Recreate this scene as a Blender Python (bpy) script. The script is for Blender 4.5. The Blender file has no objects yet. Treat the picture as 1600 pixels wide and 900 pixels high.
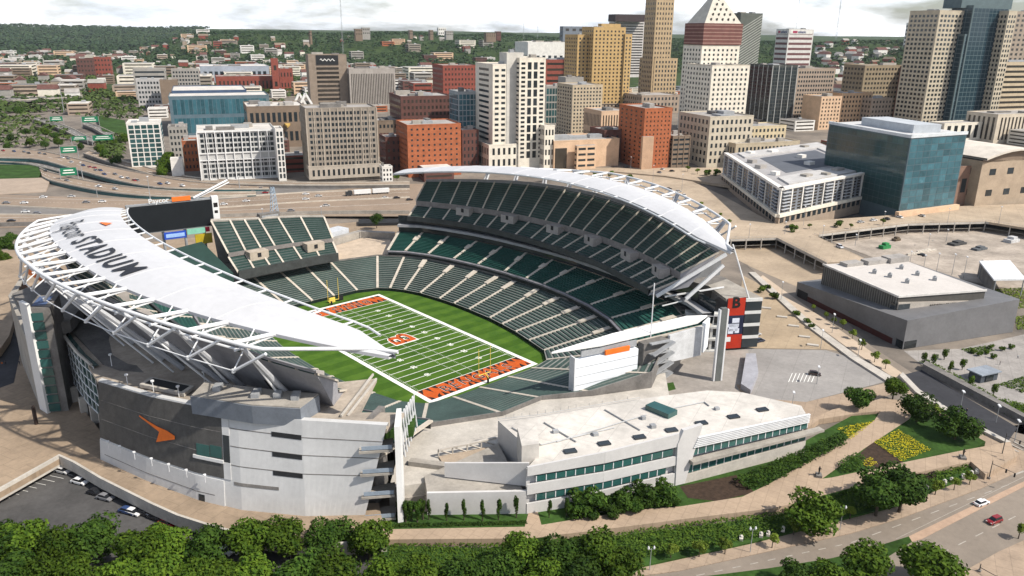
import bpy, bmesh, math, random
from mathutils import Vector, Matrix
random.seed(7)
SC = bpy.context.scene
COL = SC.collection
R = math.radians
# ------------------------------------------------------------------ camera
CAM_LOC = Vector((-171.6246, -257.2599, 123.6297))
YAW, PITCH, ROLL, FPX = 0.7409, 0.3168, 0.0115, 1214.1163
FW = Vector((math.sin(YAW)*math.cos(PITCH), math.cos(YAW)*math.cos(PITCH), -math.sin(PITCH)))
_r0 = Vector((math.cos(YAW), -math.sin(YAW), 0)); _u0 = _r0.cross(FW)
RT = _r0*math.cos(ROLL) + _u0*math.sin(ROLL)
UP = -_r0*math.sin(ROLL) + _u0*math.cos(ROLL)
cd = bpy.data.cameras.new('camera'); cam = bpy.data.objects.new('camera', cd); COL.objects.link(cam)
cd.sensor_width = 36; cd.lens = 36*FPX/1600; cd.clip_start = 1; cd.clip_end = 60000
M = Matrix((RT, UP, -FW)).transposed().to_4x4(); M.translation = CAM_LOC
cam.matrix_world = M
SC.camera = cam
# ------------------------------------------------------------------ light
SUN_AZ = Vector((0.40, -0.917, 0)).normalized()      # horizontal direction towards the sun
SUN_EL = R(47)
w = bpy.data.worlds.new('World'); SC.world = w; w.use_nodes = True
nt = w.node_tree; nt.nodes.clear()
def nn(nt, t, **kw):
    n = nt.nodes.new(t)
    for k, v in kw.items():
        if k.startswith('i_'): n.inputs[k[2:].replace('_', ' ')].default_value = v
        else: setattr(n, k, v)
    return n
out = nn(nt, 'ShaderNodeOutputWorld'); bg = nn(nt, 'ShaderNodeBackground')
sky = nn(nt, 'ShaderNodeTexSky', sky_type='NISHITA', sun_disc=False)
sky.sun_elevation = SUN_EL
sky.sun_rotation = math.atan2(SUN_AZ.x, SUN_AZ.y)
sky.air_density = 1.0; sky.dust_density = 1.5; sky.altitude = 250
tc = nn(nt, 'ShaderNodeTexCoord'); sep = nn(nt, 'ShaderNodeSeparateXYZ')
nt.links.new(tc.outputs['Generated'], sep.inputs[0])
# cloud layer: direction projected on a plane overhead
dv = nn(nt, 'ShaderNodeVectorMath', operation='MULTIPLY'); dv.inputs[1].default_value = (1, 1, 4.2)
nt.links.new(tc.outputs['Generated'], dv.inputs[0])
nz = nn(nt, 'ShaderNodeTexNoise', i_Scale=4.6, i_Detail=9.0, i_Roughness=0.6, i_Distortion=0.15)
nt.links.new(dv.outputs[0], nz.inputs['Vector'])
cr = nn(nt, 'ShaderNodeValToRGB')
cr.color_ramp.elements[0].position = 0.36; cr.color_ramp.elements[1].position = 0.55
nt.links.new(nz.outputs['Fac'], cr.inputs[0])
nz2 = nn(nt, 'ShaderNodeTexNoise', i_Scale=9.0, i_Detail=8.0, i_Roughness=0.6)
nt.links.new(dv.outputs[0], nz2.inputs['Vector'])
cc = nn(nt, 'ShaderNodeValToRGB')
cc.color_ramp.elements[0].position = 0.36; cc.color_ramp.elements[0].color = (9.8, 10.5, 11.7, 1)
cc.color_ramp.elements[1].position = 0.62; cc.color_ramp.elements[1].color = (13.2, 13.3, 13.4, 1)
nt.links.new(nz2.outputs['Fac'], cc.inputs[0])
mixc = nn(nt, 'ShaderNodeMixRGB')
nt.links.new(cr.outputs[0], mixc.inputs[0]); nt.links.new(sky.outputs[0], mixc.inputs[1]); nt.links.new(cc.outputs[0], mixc.inputs[2])
el = nn(nt, 'ShaderNodeMapRange'); el.inputs[1].default_value = 0.10; el.inputs[2].default_value = 0.42; el.inputs[3].default_value = 1.0; el.inputs[4].default_value = 0.22
nt.links.new(sep.outputs['Z'], el.inputs[0])
mu_ = nn(nt, 'ShaderNodeMath', operation='MULTIPLY'); nt.links.new(cr.outputs[0], mu_.inputs[0]); nt.links.new(el.outputs[0], mu_.inputs[1]); nt.links.new(mu_.outputs[0], mixc.inputs[0])
nt.links.new(mixc.outputs[0], bg.inputs[0]); bg.inputs[1].default_value = 0.088
nt.links.new(bg.outputs[0], out.inputs[0])
sd = bpy.data.lights.new('sun', 'SUN'); sun = bpy.data.objects.new('sun', sd); COL.objects.link(sun)
sd.energy = 4.3; sd.angle = R(0.9); sd.color = (1.0, 0.93, 0.83)
sdir = Vector((SUN_AZ.x*math.cos(SUN_EL), SUN_AZ.y*math.cos(SUN_EL), math.sin(SUN_EL)))
sun.rotation_euler = sdir.to_track_quat('Z', 'Y').to_euler(); sun.location = (0, 0, 500)
vs = SC.view_settings; vs.view_transform = 'Standard'; vs.look = 'None'; vs.exposure = 0.48; vs.gamma = 1.0
vs.use_curve_mapping = False
SC.cycles.use_denoising = True
SC.cycles.max_bounces = 5; SC.cycles.diffuse_bounces = 3; SC.cycles.glossy_bounces = 2; SC.cycles.transmission_bounces = 2
# ------------------------------------------------------------------ helpers
def ray(u, v): return FW + RT*((u-800)/FPX) - UP*((v-450)/FPX)
def G(u, v, z=0.0):                       # point of the plane at height z seen at photo pixel (u, v)
    d = ray(u, v); return CAM_LOC + d*((z-CAM_LOC.z)/d.z)
def G2(u, v, z=0.0):
    p = G(u, v, z); return (p.x, p.y)
def proj(p):
    d = Vector(p)-CAM_LOC; z = d.dot(FW); return 800+FPX*d.dot(RT)/z, 450-FPX*d.dot(UP)/z
def over(u, v, b):                        # point above ground point b at pixel (u, v): returns its height
    d = ray(u, v); h = Vector((d.x, d.y)); bb = Vector((b[0]-CAM_LOC.x, b[1]-CAM_LOC.y))
    return CAM_LOC.z + d.z*(bb.dot(h)/h.dot(h))
def mpx(p): return 1600*0+FPX/((Vector(p)-CAM_LOC).dot(FW))     # photo pixels per metre at p

MATS = {}
def mat(name, col, rough=0.8, var=0.12, scale=0.25, spec=0.3, metal=0.0, col2=None, scale2=None, rnd=0.0, bump=0.0, grunge=True, joints=0.0):
    """plain surface with two scales of noise in its own colour; rnd = per-object change"""
    if name in MATS: return MATS[name]
    m = bpy.data.materials.new(name); m.use_nodes = True; MATS[name] = m
    t = m.node_tree; b = t.nodes['Principled BSDF']
    b.inputs['Roughness'].default_value = rough; b.inputs['Metallic'].default_value = metal
    b.inputs['Specular IOR Level'].default_value = spec
    geo = nn(t, 'ShaderNodeNewGeometry')
    n1 = nn(t, 'ShaderNodeTexNoise', i_Scale=scale, i_Detail=6.0, i_Roughness=0.65)
    t.links.new(geo.outputs['Position'], n1.inputs['Vector'])
    rp = nn(t, 'ShaderNodeValToRGB')
    lo = [max(0, c*(1-var*1.3)) for c in col]; hi = [min(1, c*(1+var)) for c in col]
    if col2: hi = list(col2); lo = list(col)
    rp.color_ramp.elements[0].position = 0.34; rp.color_ramp.elements[0].color = (*lo, 1)
    rp.color_ramp.elements[1].position = 0.66; rp.color_ramp.elements[1].color = (*hi, 1)
    t.links.new(n1.outputs['Fac'], rp.inputs[0])
    last = rp.outputs[0]
    if grunge:
        n2 = nn(t, 'ShaderNodeTexNoise', i_Scale=scale2 or scale*7, i_Detail=3.0, i_Roughness=0.6)
        t.links.new(geo.outputs['Position'], n2.inputs['Vector'])
        mr = nn(t, 'ShaderNodeMapRange'); mr.inputs[1].default_value = 0.3; mr.inputs[2].default_value = 0.7
        mr.inputs[3].default_value = 1-var*0.8; mr.inputs[4].default_value = 1+var*0.5
        t.links.new(n2.outputs['Fac'], mr.inputs[0])
        ml = nn(t, 'ShaderNodeMixRGB', blend_type='MULTIPLY'); ml.inputs[0].default_value = 1
        t.links.new(last, ml.inputs[1]); t.links.new(mr.outputs[0], ml.inputs[2]); last = ml.outputs[0]
    if joints:
        br = nn(t, 'ShaderNodeTexBrick', i_Scale=1.0); br.offset = 0.5
        br.inputs['Brick Width'].default_value = joints; br.inputs['Row Height'].default_value = joints; br.inputs['Mortar Size'].default_value = .1; br.inputs['Bias'].default_value = 0
        br.inputs['Color1'].default_value = (1, 1, 1, 1); br.inputs['Color2'].default_value = (.95, .95, .955, 1); br.inputs['Mortar'].default_value = (.8, .8, .8, 1)
        mpn = nn(t, 'ShaderNodeMapping'); mpn.inputs['Rotation'].default_value = (0, 0, R(-21)); t.links.new(geo.outputs['Position'], mpn.inputs[0]); t.links.new(mpn.outputs[0], br.inputs['Vector'])
        mj = nn(t, 'ShaderNodeMixRGB', blend_type='MULTIPLY'); mj.inputs[0].default_value = 1; t.links.new(last, mj.inputs[1]); t.links.new(br.outputs['Color'], mj.inputs[2]); last = mj.outputs[0]
    if rnd:
        oi = nn(t, 'ShaderNodeObjectInfo'); mr = nn(t, 'ShaderNodeMapRange')
        mr.inputs[3].default_value = 1-rnd; mr.inputs[4].default_value = 1+rnd
        t.links.new(oi.outputs['Random'], mr.inputs[0])
        ml = nn(t, 'ShaderNodeMixRGB', blend_type='MULTIPLY'); ml.inputs[0].default_value = 1
        t.links.new(last, ml.inputs[1]); t.links.new(mr.outputs[0], ml.inputs[2]); last = ml.outputs[0]
    t.links.new(last, b.inputs['Base Color'])
    if bump:
        bp = nn(t, 'ShaderNodeBump'); bp.inputs['Strength'].default_value = bump
        t.links.new(n1.outputs['Fac'], bp.inputs['Height']); t.links.new(bp.outputs[0], b.inputs['Normal'])
    return m
def glass(name, col, rough=0.08, rnd=0.5, spec=0.6):
    if name in MATS: return MATS[name]
    m = bpy.data.materials.new(name); m.use_nodes = True; MATS[name] = m
    t = m.node_tree; b = t.nodes['Principled BSDF']
    b.inputs['Roughness'].default_value = rough; b.inputs['Specular IOR Level'].default_value = spec
    oi = nn(t, 'ShaderNodeObjectInfo'); rp = nn(t, 'ShaderNodeValToRGB')
    rp.color_ramp.elements[0].color = (*[c*(1-rnd) for c in col], 1)
    rp.color_ramp.elements[1].color = (*[min(1, c*(1+rnd)) for c in col], 1)
    rp.color_ramp.elements[1].position = 0.78; e3 = rp.color_ramp.elements.new(0.93); e3.color = (*[min(.4, c*2.2+.05) for c in col], 1)
    geo = nn(t, 'ShaderNodeNewGeometry'); n1 = nn(t, 'ShaderNodeTexNoise', i_Scale=0.35, i_Detail=2.0)
    t.links.new(geo.outputs['Position'], n1.inputs['Vector'])
    ad = nn(t, 'ShaderNodeMath', operation='ADD'); t.links.new(oi.outputs['Random'], ad.inputs[0]); t.links.new(n1.outputs['Fac'], ad.inputs[1])
    mr = nn(t, 'ShaderNodeMath', operation='MULTIPLY'); mr.inputs[1].default_value = 0.5
    t.links.new(ad.outputs[0], mr.inputs[0]); t.links.new(mr.outputs[0], rp.inputs[0])
    t.links.new(rp.outputs[0], b.inputs['Base Color'])
    return m

LOC = {}; KIDS = {}
class MB:
    def __init__(s): s.v = []; s.f = []; s.m = []
    def face(s, pts, mi=0):
        n = len(s.v); s.v += [tuple(p) for p in pts]; s.f.append(list(range(n, n+len(pts)))); s.m.append(mi)
    def box(s, c, d, rz=0.0, mi=0, bottom=True):      # c = centre of the base, d = sizes
        ca, sa = math.cos(rz), math.sin(rz); n = len(s.v)
        for z in (0, d[2]):
            for x, y in ((-1, -1), (1, -1), (1, 1), (-1, 1)):
                X, Y = x*d[0]/2, y*d[1]/2
                s.v.append((c[0]+X*ca-Y*sa, c[1]+X*sa+Y*ca, c[2]+z))
        fs = [(4, 5, 6, 7), (0, 1, 5, 4), (1, 2, 6, 5), (2, 3, 7, 6), (3, 0, 4, 7)]
        if bottom: fs.append((3, 2, 1, 0))
        for f in fs: s.f.append([n+i for i in f]); s.m.append(mi)
    def prism(s, poly, z0, z1, mi=0, mtop=None, bottom=True):   # z0/z1 may be lists
        k = len(poly); n = len(s.v)
        ar = sum(poly[i][0]*poly[(i+1) % k][1]-poly[(i+1) % k][0]*poly[i][1] for i in range(k))
        if ar < 0:
            poly = poly[::-1]
            if isinstance(z0, (list, tuple)): z0 = z0[::-1]
            if isinstance(z1, (list, tuple)): z1 = z1[::-1]
        a = z0 if isinstance(z0, (list, tuple)) else [z0]*k
        b = z1 if isinstance(z1, (list, tuple)) else [z1]*k
        s.v += [(p[0], p[1], a[i]) for i, p in enumerate(poly)]; s.v += [(p[0], p[1], b[i]) for i, p in enumerate(poly)]
        for i in range(k):
            j = (i+1) % k; s.f.append([n+i, n+j, n+k+j, n+k+i]); s.m.append(mi)
        s.f.append([n+k+i for i in range(k)]); s.m.append(mi if mtop is None else mtop)
        if bottom: s.f.append([n+i for i in range(k-1, -1, -1)]); s.m.append(mi)
    def tube(s, p, q, r, n=6, r2=None, mi=0, caps=True):
        p = Vector(p); q = Vector(q); d = (q-p)
        if d.length < 1e-6: return
        d.normalize(); a = d.cross(Vector((0, 0, 1)) if abs(d.z) < 0.9 else Vector((1, 0, 0))).normalized(); b = d.cross(a)
        r2 = r if r2 is None else r2; k = len(s.v)
        for c, rr in ((p, r), (q, r2)):
            for i in range(n):
                t = 2*math.pi*i/n; s.v.append(tuple(c+a*(rr*math.cos(t))+b*(rr*math.sin(t))))
        for i in range(n):
            j = (i+1) % n; s.f.append([k+i, k+n+i, k+n+j, k+j]); s.m.append(mi)
        if caps:
            s.f.append([k+i for i in range(n)]); s.m.append(mi); s.f.append([k+n+i for i in range(n-1, -1, -1)]); s.m.append(mi)
    def path(s, pts, r, n=6, mi=0):
        for a, b in zip(pts, pts[1:]): s.tube(a, b, r, n, mi=mi)
    def sweep(s, pts, r, n=8, mi=0):
        P_ = [Vector(p) for p in pts]; rows = []
        for i, p in enumerate(P_):
            d = (P_[min(i+1, len(P_)-1)]-P_[max(i-1, 0)]).normalized(); a = d.cross(Vector((0, 0, 1))).normalized(); b = a.cross(d)
            rows.append([tuple(p+a*(r*math.cos(2*math.pi*k/n))+b*(r*math.sin(2*math.pi*k/n))) for k in range(n)])
        s.grid(rows, mi, True)
    def grid(s, rows, mi=0, close=False):          # rows of points
        n = len(s.v); k = len(rows[0])
        for r in rows: s.v += [tuple(p) for p in r]
        for i in range(len(rows)-1):
            for j in range(k if close else k-1):
                j2 = (j+1) % k
                s.f.append([n+i*k+j, n+i*k+j2, n+(i+1)*k+j2, n+(i+1)*k+j]); s.m.append(mi)
    def bar(s, p, q, w, h, mi=0):                  # rectangular beam, h along world z-ish
        p = Vector(p); q = Vector(q); d = (q-p).normalized()
        a = d.cross(Vector((0, 0, 1)))
        if a.length < 1e-4: a = Vector((1, 0, 0))
        a.normalize(); b = a.cross(d).normalized(); n = len(s.v)
        for c in (p, q):
            for x, y in ((-1, -1), (1, -1), (1, 1), (-1, 1)): s.v.append(tuple(c+a*(x*w/2)+b*(y*h/2)))
        for f in ((0, 1, 5, 4), (1, 2, 6, 5), (2, 3, 7, 6), (3, 0, 4, 7), (3, 2, 1, 0), (4, 5, 6, 7)):
            s.f.append([n+i for i in f]); s.m.append(mi)
    def build(s, name, mats, parent=None, smooth=False, loc=None):
        if not isinstance(mats, (list, tuple)): mats = [mats]
        if loc is None:
            if parent is not None: loc = LOC[parent.name]
            elif s.v:
                xs = [v[0] for v in s.v]; ys = [v[1] for v in s.v]; zs = [v[2] for v in s.v]
                loc = ((min(xs)+max(xs))/2, (min(ys)+max(ys))/2, min(zs))
            else: loc = (0, 0, 0)
        me = bpy.data.meshes.new(name)
        me.from_pydata([(x-loc[0], y-loc[1], z-loc[2]) for x, y, z in s.v], [], s.f)
        for m in mats: me.materials.append(m)
        if len(mats) > 1: me.polygons.foreach_set('material_index', s.m)
        if smooth: me.polygons.foreach_set('use_smooth', [True]*len(me.polygons))
        me.update()
        o = bpy.data.objects.new(name, me); COL.objects.link(o)
        if parent is not None:
            o.parent = parent; KIDS.setdefault(parent.name, []).append(o)
            pl = LOC[parent.name]; o.location = (loc[0]-pl[0], loc[1]-pl[1], loc[2]-pl[2])
        else: o.location = loc
        LOC[o.name] = loc
        return o
def tag(o, label=None, cat=None, group=None, kind=None):
    if label: o['label'] = label
    if cat: o['category'] = cat
    if group: o['group'] = group
    if kind: o['kind'] = kind
    return o
def empty(name, loc, label=None, cat=None, group=None, rz=0.0):
    o = bpy.data.objects.new(name, None); COL.objects.link(o); o.location = loc; o.rotation_euler = (0, 0, rz)
    o.empty_display_size = 0.5
    LOC[o.name] = tuple(loc)
    return tag(o, label, cat, group)
def lcl(name, loc=(0, 0, 0)):              # remember a local frame
    LOC[name] = loc
def dup(o, parent=None):                   # a thing, its parts and their sub-parts
    c = o.copy(); COL.objects.link(c)
    if parent is not None: c.parent = parent
    for ch in KIDS.get(o.name, ()): dup(ch, c)
    return c
USED = set()
def place(proto, loc, rz=0.0, label=None, group=None, sc=None):
    if proto.name not in USED:
        o = proto; USED.add(proto.name)
    else:
        o = dup(proto)
    o.location = loc; o.rotation_euler = (0, 0, rz)
    if sc: o.scale = sc if isinstance(sc, (tuple, list)) else (sc, sc, sc)
    if label: o['label'] = label
    if group: o['group'] = group
    return o
def lerp(a, b, t): return tuple(a[i]+(b[i]-a[i])*t for i in range(len(a)))
def along(pl, t):                          # polyline at index parameter t
    i = max(0, min(len(pl)-2, int(math.floor(t)))); return lerp(pl[i], pl[i+1], t-i)
def smooth_pl(pl, k=6):                    # Catmull-Rom through pl
    o = []
    for i in range(len(pl)-1):
        p0 = pl[max(0, i-1)]; p1 = pl[i]; p2 = pl[i+1]; p3 = pl[min(len(pl)-1, i+2)]
        for j in range(k):
            t = j/k
            o.append(tuple(0.5*(2*p1[c]+(p2[c]-p0[c])*t+(2*p0[c]-5*p1[c]+4*p2[c]-p3[c])*t*t+(3*p1[c]-p0[c]-3*p2[c]+p3[c])*t**3) for c in range(len(p1))))
    o.append(tuple(pl[-1])); return o
def text_geo(body, size=1.0, shear=0.0, spacing=1.0, bold=0.0):
    cu = bpy.data.curves.new('lettering', 'FONT'); cu.body = body; cu.size = size; cu.shear = shear
    cu.space_character = spacing; cu.offset = bold; cu.align_x = 'LEFT'; cu.resolution_u = 3
    o = bpy.data.objects.new('lettering', cu); COL.objects.link(o)
    dg = bpy.context.evaluated_depsgraph_get(); dg.update()
    me = o.evaluated_get(dg).to_mesh()
    vs_ = [tuple(v.co) for v in me.vertices]; fs_ = [list(p.vertices) for p in me.polygons]
    o.evaluated_get(dg).to_mesh_clear(); COL.objects.unlink(o); bpy.data.objects.remove(o); bpy.data.curves.remove(cu)
    return vs_, fs_
def put_text(mb, body, fn, size=1.0, shear=0.0, spacing=1.0, bold=0.0, mi=0, center=False):
    v, f = text_geo(body, size, shear, spacing, bold)
    w_ = max(p[0] for p in v) if v else 0
    n = len(mb.v)
    for p in v: mb.v.append(tuple(fn(p[0]-(w_/2 if center else 0), p[1])))
    for q in f: mb.f.append([n+i for i in q]); mb.m.append(mi)
    return w_
# ------------------------------------------------------------------ shared materials
CONC = mat('concrete', (0.33, 0.305, 0.27), 0.85, 0.16, 0.15)
CONC_L = mat('pale_concrete', (0.45, 0.42, 0.375), 0.85, 0.12, 0.2)
CONC_D = mat('dark_concrete', (0.17, 0.16, 0.15), 0.9, 0.2, 0.2)
TANC = mat('tan_paving', (0.30, 0.228, 0.16), 0.9, 0.16, 0.06, scale2=0.6, joints=6.0)
WHITE = mat('white_paint', (0.68, 0.68, 0.67), 0.5, 0.05, 0.1)
STEEL = mat('white_steel', (0.66, 0.67, 0.68), 0.45, 0.06, 0.3)
GREYST = mat('grey_steel', (0.30, 0.31, 0.32), 0.5, 0.12, 0.3)
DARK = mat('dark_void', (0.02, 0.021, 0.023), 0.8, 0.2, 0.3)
BLACK = mat('black_paint', (0.015, 0.015, 0.017), 0.5, 0.1, 0.3)
ASPH = mat('asphalt', (0.075, 0.073, 0.072), 0.92, 0.18, 0.08, scale2=0.9)
ASPH_L = mat('worn_asphalt', (0.27, 0.225, 0.18), 0.92, 0.14, 0.03, scale2=0.5)
GRASS = mat('lawn', (0.035, 0.075, 0.016), 0.95, 0.3, 0.12, spec=0.1)
ORANGE = mat('orange_paint', (0.75, 0.16, 0.02), 0.6, 0.06, 0.5)
LEAD = mat('roof_grey', (0.33, 0.31, 0.29), 0.9, 0.15, 0.1)
# ================================================================== STADIUM
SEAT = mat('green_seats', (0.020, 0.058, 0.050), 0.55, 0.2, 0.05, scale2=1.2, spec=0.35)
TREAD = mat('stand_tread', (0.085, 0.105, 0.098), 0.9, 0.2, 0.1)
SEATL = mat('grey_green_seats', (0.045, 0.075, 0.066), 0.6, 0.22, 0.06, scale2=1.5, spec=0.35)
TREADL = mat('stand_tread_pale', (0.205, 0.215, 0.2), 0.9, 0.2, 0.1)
SEATC = mat('club_seats', (0.010, 0.060, 0.048), 0.55, 0.15, 0.06, spec=0.35)
AISLE = mat('aisle_concrete', (0.50, 0.45, 0.38), 0.9, 0.12, 0.4)
ROOFW = mat('white_membrane', (0.51, 0.515, 0.53), 0.55, 0.04, 0.05, scale2=0.4)
PANELG = mat('grey_metal_panel', (0.53, 0.53, 0.525), 0.5, 0.06, 0.12)
BRONZE = mat('bronze_mesh', (0.075, 0.072, 0.068), 0.55, 0.16, 0.5)
TEAL = glass('green_glass', (0.02, 0.07, 0.065), 0.12, 0.5)
DGLASS = glass('dark_glass', (0.02, 0.026, 0.03), 0.1, 0.6)
MURAL = mat('mural_grey', (0.27, 0.27, 0.29), 0.6, 0.1, 0.3)

stadium = empty('stadium', (0, 0, 0), 'large open football stadium with green stands and two white crescent roofs', 'stadium')
def P(mb, name, m, parent=None, label=None, smooth=False):
    o = mb.build(name, m, parent or stadium, smooth)
    if label: o['label'] = label
    return o
# --- field -----------------------------------------------------------------
YD = 0.9144; HW = 53.333/2*YD; HL = 50*YD
def turf_mat():
    m = bpy.data.materials.new('striped_turf'); m.use_nodes = True; t = m.node_tree; b = t.nodes['Principled BSDF']
    b.inputs['Roughness'].default_value = 0.9; b.inputs['Specular IOR Level'].default_value = 0.15
    geo = nn(t, 'ShaderNodeNewGeometry'); sp = nn(t, 'ShaderNodeSeparateXYZ'); t.links.new(geo.outputs['Position'], sp.inputs[0])
    a = nn(t, 'ShaderNodeMath', operation='MULTIPLY'); a.inputs[1].default_value = math.pi/(5*YD); t.links.new(sp.outputs['Y'], a.inputs[0])
    s_ = nn(t, 'ShaderNodeMath', operation='SINE'); t.links.new(a.outputs[0], s_.inputs[0])
    g = nn(t, 'ShaderNodeMath', operation='GREATER_THAN'); g.inputs[1].default_value = 0; t.links.new(s_.outputs[0], g.inputs[0])
    n1 = nn(t, 'ShaderNodeTexNoise', i_Scale=0.12, i_Detail=8.0, i_Roughness=0.7); t.links.new(geo.outputs['Position'], n1.inputs['Vector'])
    c1 = nn(t, 'ShaderNodeValToRGB'); c1.color_ramp.elements[0].position = 0.3; c1.color_ramp.elements[1].position = 0.72
    c1.color_ramp.elements[0].color = (0.036, 0.092, 0.010, 1); c1.color_ramp.elements[1].color = (0.085, 0.160, 0.018, 1)
    t.links.new(n1.outputs['Fac'], c1.inputs[0])
    ml = nn(t, 'ShaderNodeMixRGB', blend_type='MULTIPLY'); ml.inputs[2].default_value = (0.74, 0.80, 0.7, 1)
    t.links.new(g.outputs[0], ml.inputs[0]); t.links.new(c1.outputs[0], ml.inputs[1]); t.links.new(ml.outputs[0], b.inputs['Base Color'])
    return m
TURF = turf_mat()
LINE = mat('field_white', (0.78, 0.78, 0.74), 0.9, 0.1, 0.4)
EZO = mat('endzone_orange', (0.48, 0.085, 0.010), 0.9, 0.15, 0.4)
EZB = mat('endzone_black', (0.014, 0.013, 0.012), 0.9, 0.2, 0.4)
half_front = [(5.8, 65), (18.8, 65), (28.5, 61.5), (33, 57), (37, 50), (40, 41), (42, 28), (43, 18), (43.2, 7), (43, -8), (42, -17.5), (40.5, -28), (38, -39), (35, -51), (29, -58.5), (19, -60.5), (7, -60.5)]
half_back = [(7, 93.5), (21, 93.5), (46, 88), (55.5, 77), (62, 66), (66.5, 48), (70, 33), (71.5, 18.5), (72.5, 7), (73, -9), (71.5, -24), (69.5, -39), (66.5, -52), (61, -65), (48, -82), (24, -92), (7, -92)]
ringF = half_front+[(-x, y) for x, y in half_front[::-1]]
ringB = half_back[:-3]+[(51, -98), (28, -110), (8, -101)]+[(-x, y) for x, y in half_back[::-1]]
mb = MB(); mb.prism([(x*1.0, y) for x, y in ringF], -0.6, 0.0)
field = mb.build('field', TURF, None, loc=(0, 0, 0)); tag(field, 'striped green football pitch with white yard lines inside the stadium', 'field', kind='structure')
def sheet(mb, x0, y0, x1, y1, z=0.012, mi=0): mb.face([(x0, y0, z), (x1, y0, z), (x1, y1, z), (x0, y1, z)], mi)
mb = MB(); bw = 1.83; L2 = 60*YD
sheet(mb, -HW-bw, -L2-bw, -HW, L2+bw); sheet(mb, HW, -L2-bw, HW+bw, L2+bw); sheet(mb, -HW, -L2-bw, HW, -L2); sheet(mb, -HW, L2, HW, L2+bw)
mb.build('sideline_border', LINE, field)
for k in range(-10, 11):
    mb = MB(); y = k*5*YD; sheet(mb, -HW+0.3, y-0.16, HW-0.3, y+0.16, 0.014); mb.build('yard_line', LINE, field)
mb = MB()
for k in range(-49, 50):
    if k % 5:
        for xx in (-HW+1, -2.82, 2.82, HW-1): sheet(mb, xx-0.35, k*YD-0.07, xx+0.35, k*YD+0.07, 0.014)
mb.build('hash_marks', LINE, field)
for sx in (-1, 1):
    for i, n in enumerate(('10', '20', '30', '40', '50', '40', '30', '20', '10')):
        y = (-40+10*i)*YD; x = sx*(HW-13*YD); mb = MB()
        if sx > 0: fn = lambda a, b: (x-0.75+b*1.0-0.2, y-a, 0.02)
        else: fn = lambda a, b: (x+0.75-b, y+a, 0.02)
        put_text(mb, n, fn, 2.7, bold=0.05, spacing=1.15, center=True); mb.build('yard_number', LINE, field)
for sy in (-1, 1):
    mb = MB(); y0, y1 = sorted((sy*50*YD+sy*0.3, sy*60*YD)); sheet(mb, -HW, y0, HW, y1, 0.016); ez = mb.build('end_zone', EZO, field)
    random.seed(11+sy); mb = MB()
    for k in range(17):                     # tiger stripes from both long edges
        xc = -HW+1.2+k*(2*HW-2.4)/16
        for e in (0, 1):
            if random.random() < 0.12: continue
            yb = y0 if e == 0 else y1; dr = 1 if e == 0 else -1; w_ = random.uniform(1.5, 2.6); ln = random.uniform(2.6, 4.6); sk = random.uniform(-1.3, 1.3)
            xa, xb = max(-HW+.1, xc-w_/2), min(HW-.1, xc+w_/2)
            mb.face([(xa, yb+dr*.05, .022), (xb, yb+dr*.05, .022), (xc+sk*.6+w_*.2, yb+dr*ln*.55, .022), (max(-HW+.1, min(HW-.1, xc+sk*1.4)), yb+dr*ln, .022), (xc+sk*.2-w_*.25, yb+dr*ln*.5, .022)])
    mb.build('tiger_stripes', EZB, field)
    mb = MB()
    fn = (lambda a, b: (a, -L2+2.3+b, 0.034)) if sy < 0 else (lambda a, b: (-a, L2-2.3-b, 0.034))
    put_text(mb, 'BENGALS', fn, 6.6, spacing=1.3, bold=0.07, center=True); mb.build('lettering', LINE, field)
    mb = MB()
    fn = (lambda a, b: (a, -L2+2.3+b, 0.044)) if sy < 0 else (lambda a, b: (-a, L2-2.3-b, 0.044))
    put_text(mb, 'BENGALS', fn, 6.6, spacing=1.3, bold=0.0, center=True); mb.build('lettering', EZB, field)
# midfield emblem: striped letter B with white rim, read from the left stand
mb = MB(); k_ = 9.2
fnB = lambda s, dz: (lambda a, b: ((6.2-b*1.0)*s-0.0, (a-0.2)*s*1.25, dz))
put_text(mb, 'B', lambda a, b: (5.2-b, (a)*1.35, 0.03), 14.5, bold=0.75, center=True); em = mb.build('midfield_emblem', LINE, field)
mb = MB(); put_text(mb, 'B', lambda a, b: (5.2-b, a*1.35, 0.045), 14.5, bold=0.32, center=True); mb.build('emblem_letter', EZO, em)
mb = MB()
for i, (x, y, l) in enumerate([(-3.6, 0.5, 4.5), (-1.8, -1.5, 4), (1.3, 1.5, 4.2), (3.0, -0.8, 4.5), (0.2, -3.6, 2.6), (-2.9, 4.2, 2.2), (2.6, 4.4, 2.4)]):
    mb.face([(x-.25, y-l/2, .06), (x+.5, y-l*.1, .06), (x+.2, y+l/2, .06), (x-.45, y+l*.1, .06)])
mb.build('emblem_stripes', EZB, em)
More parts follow.
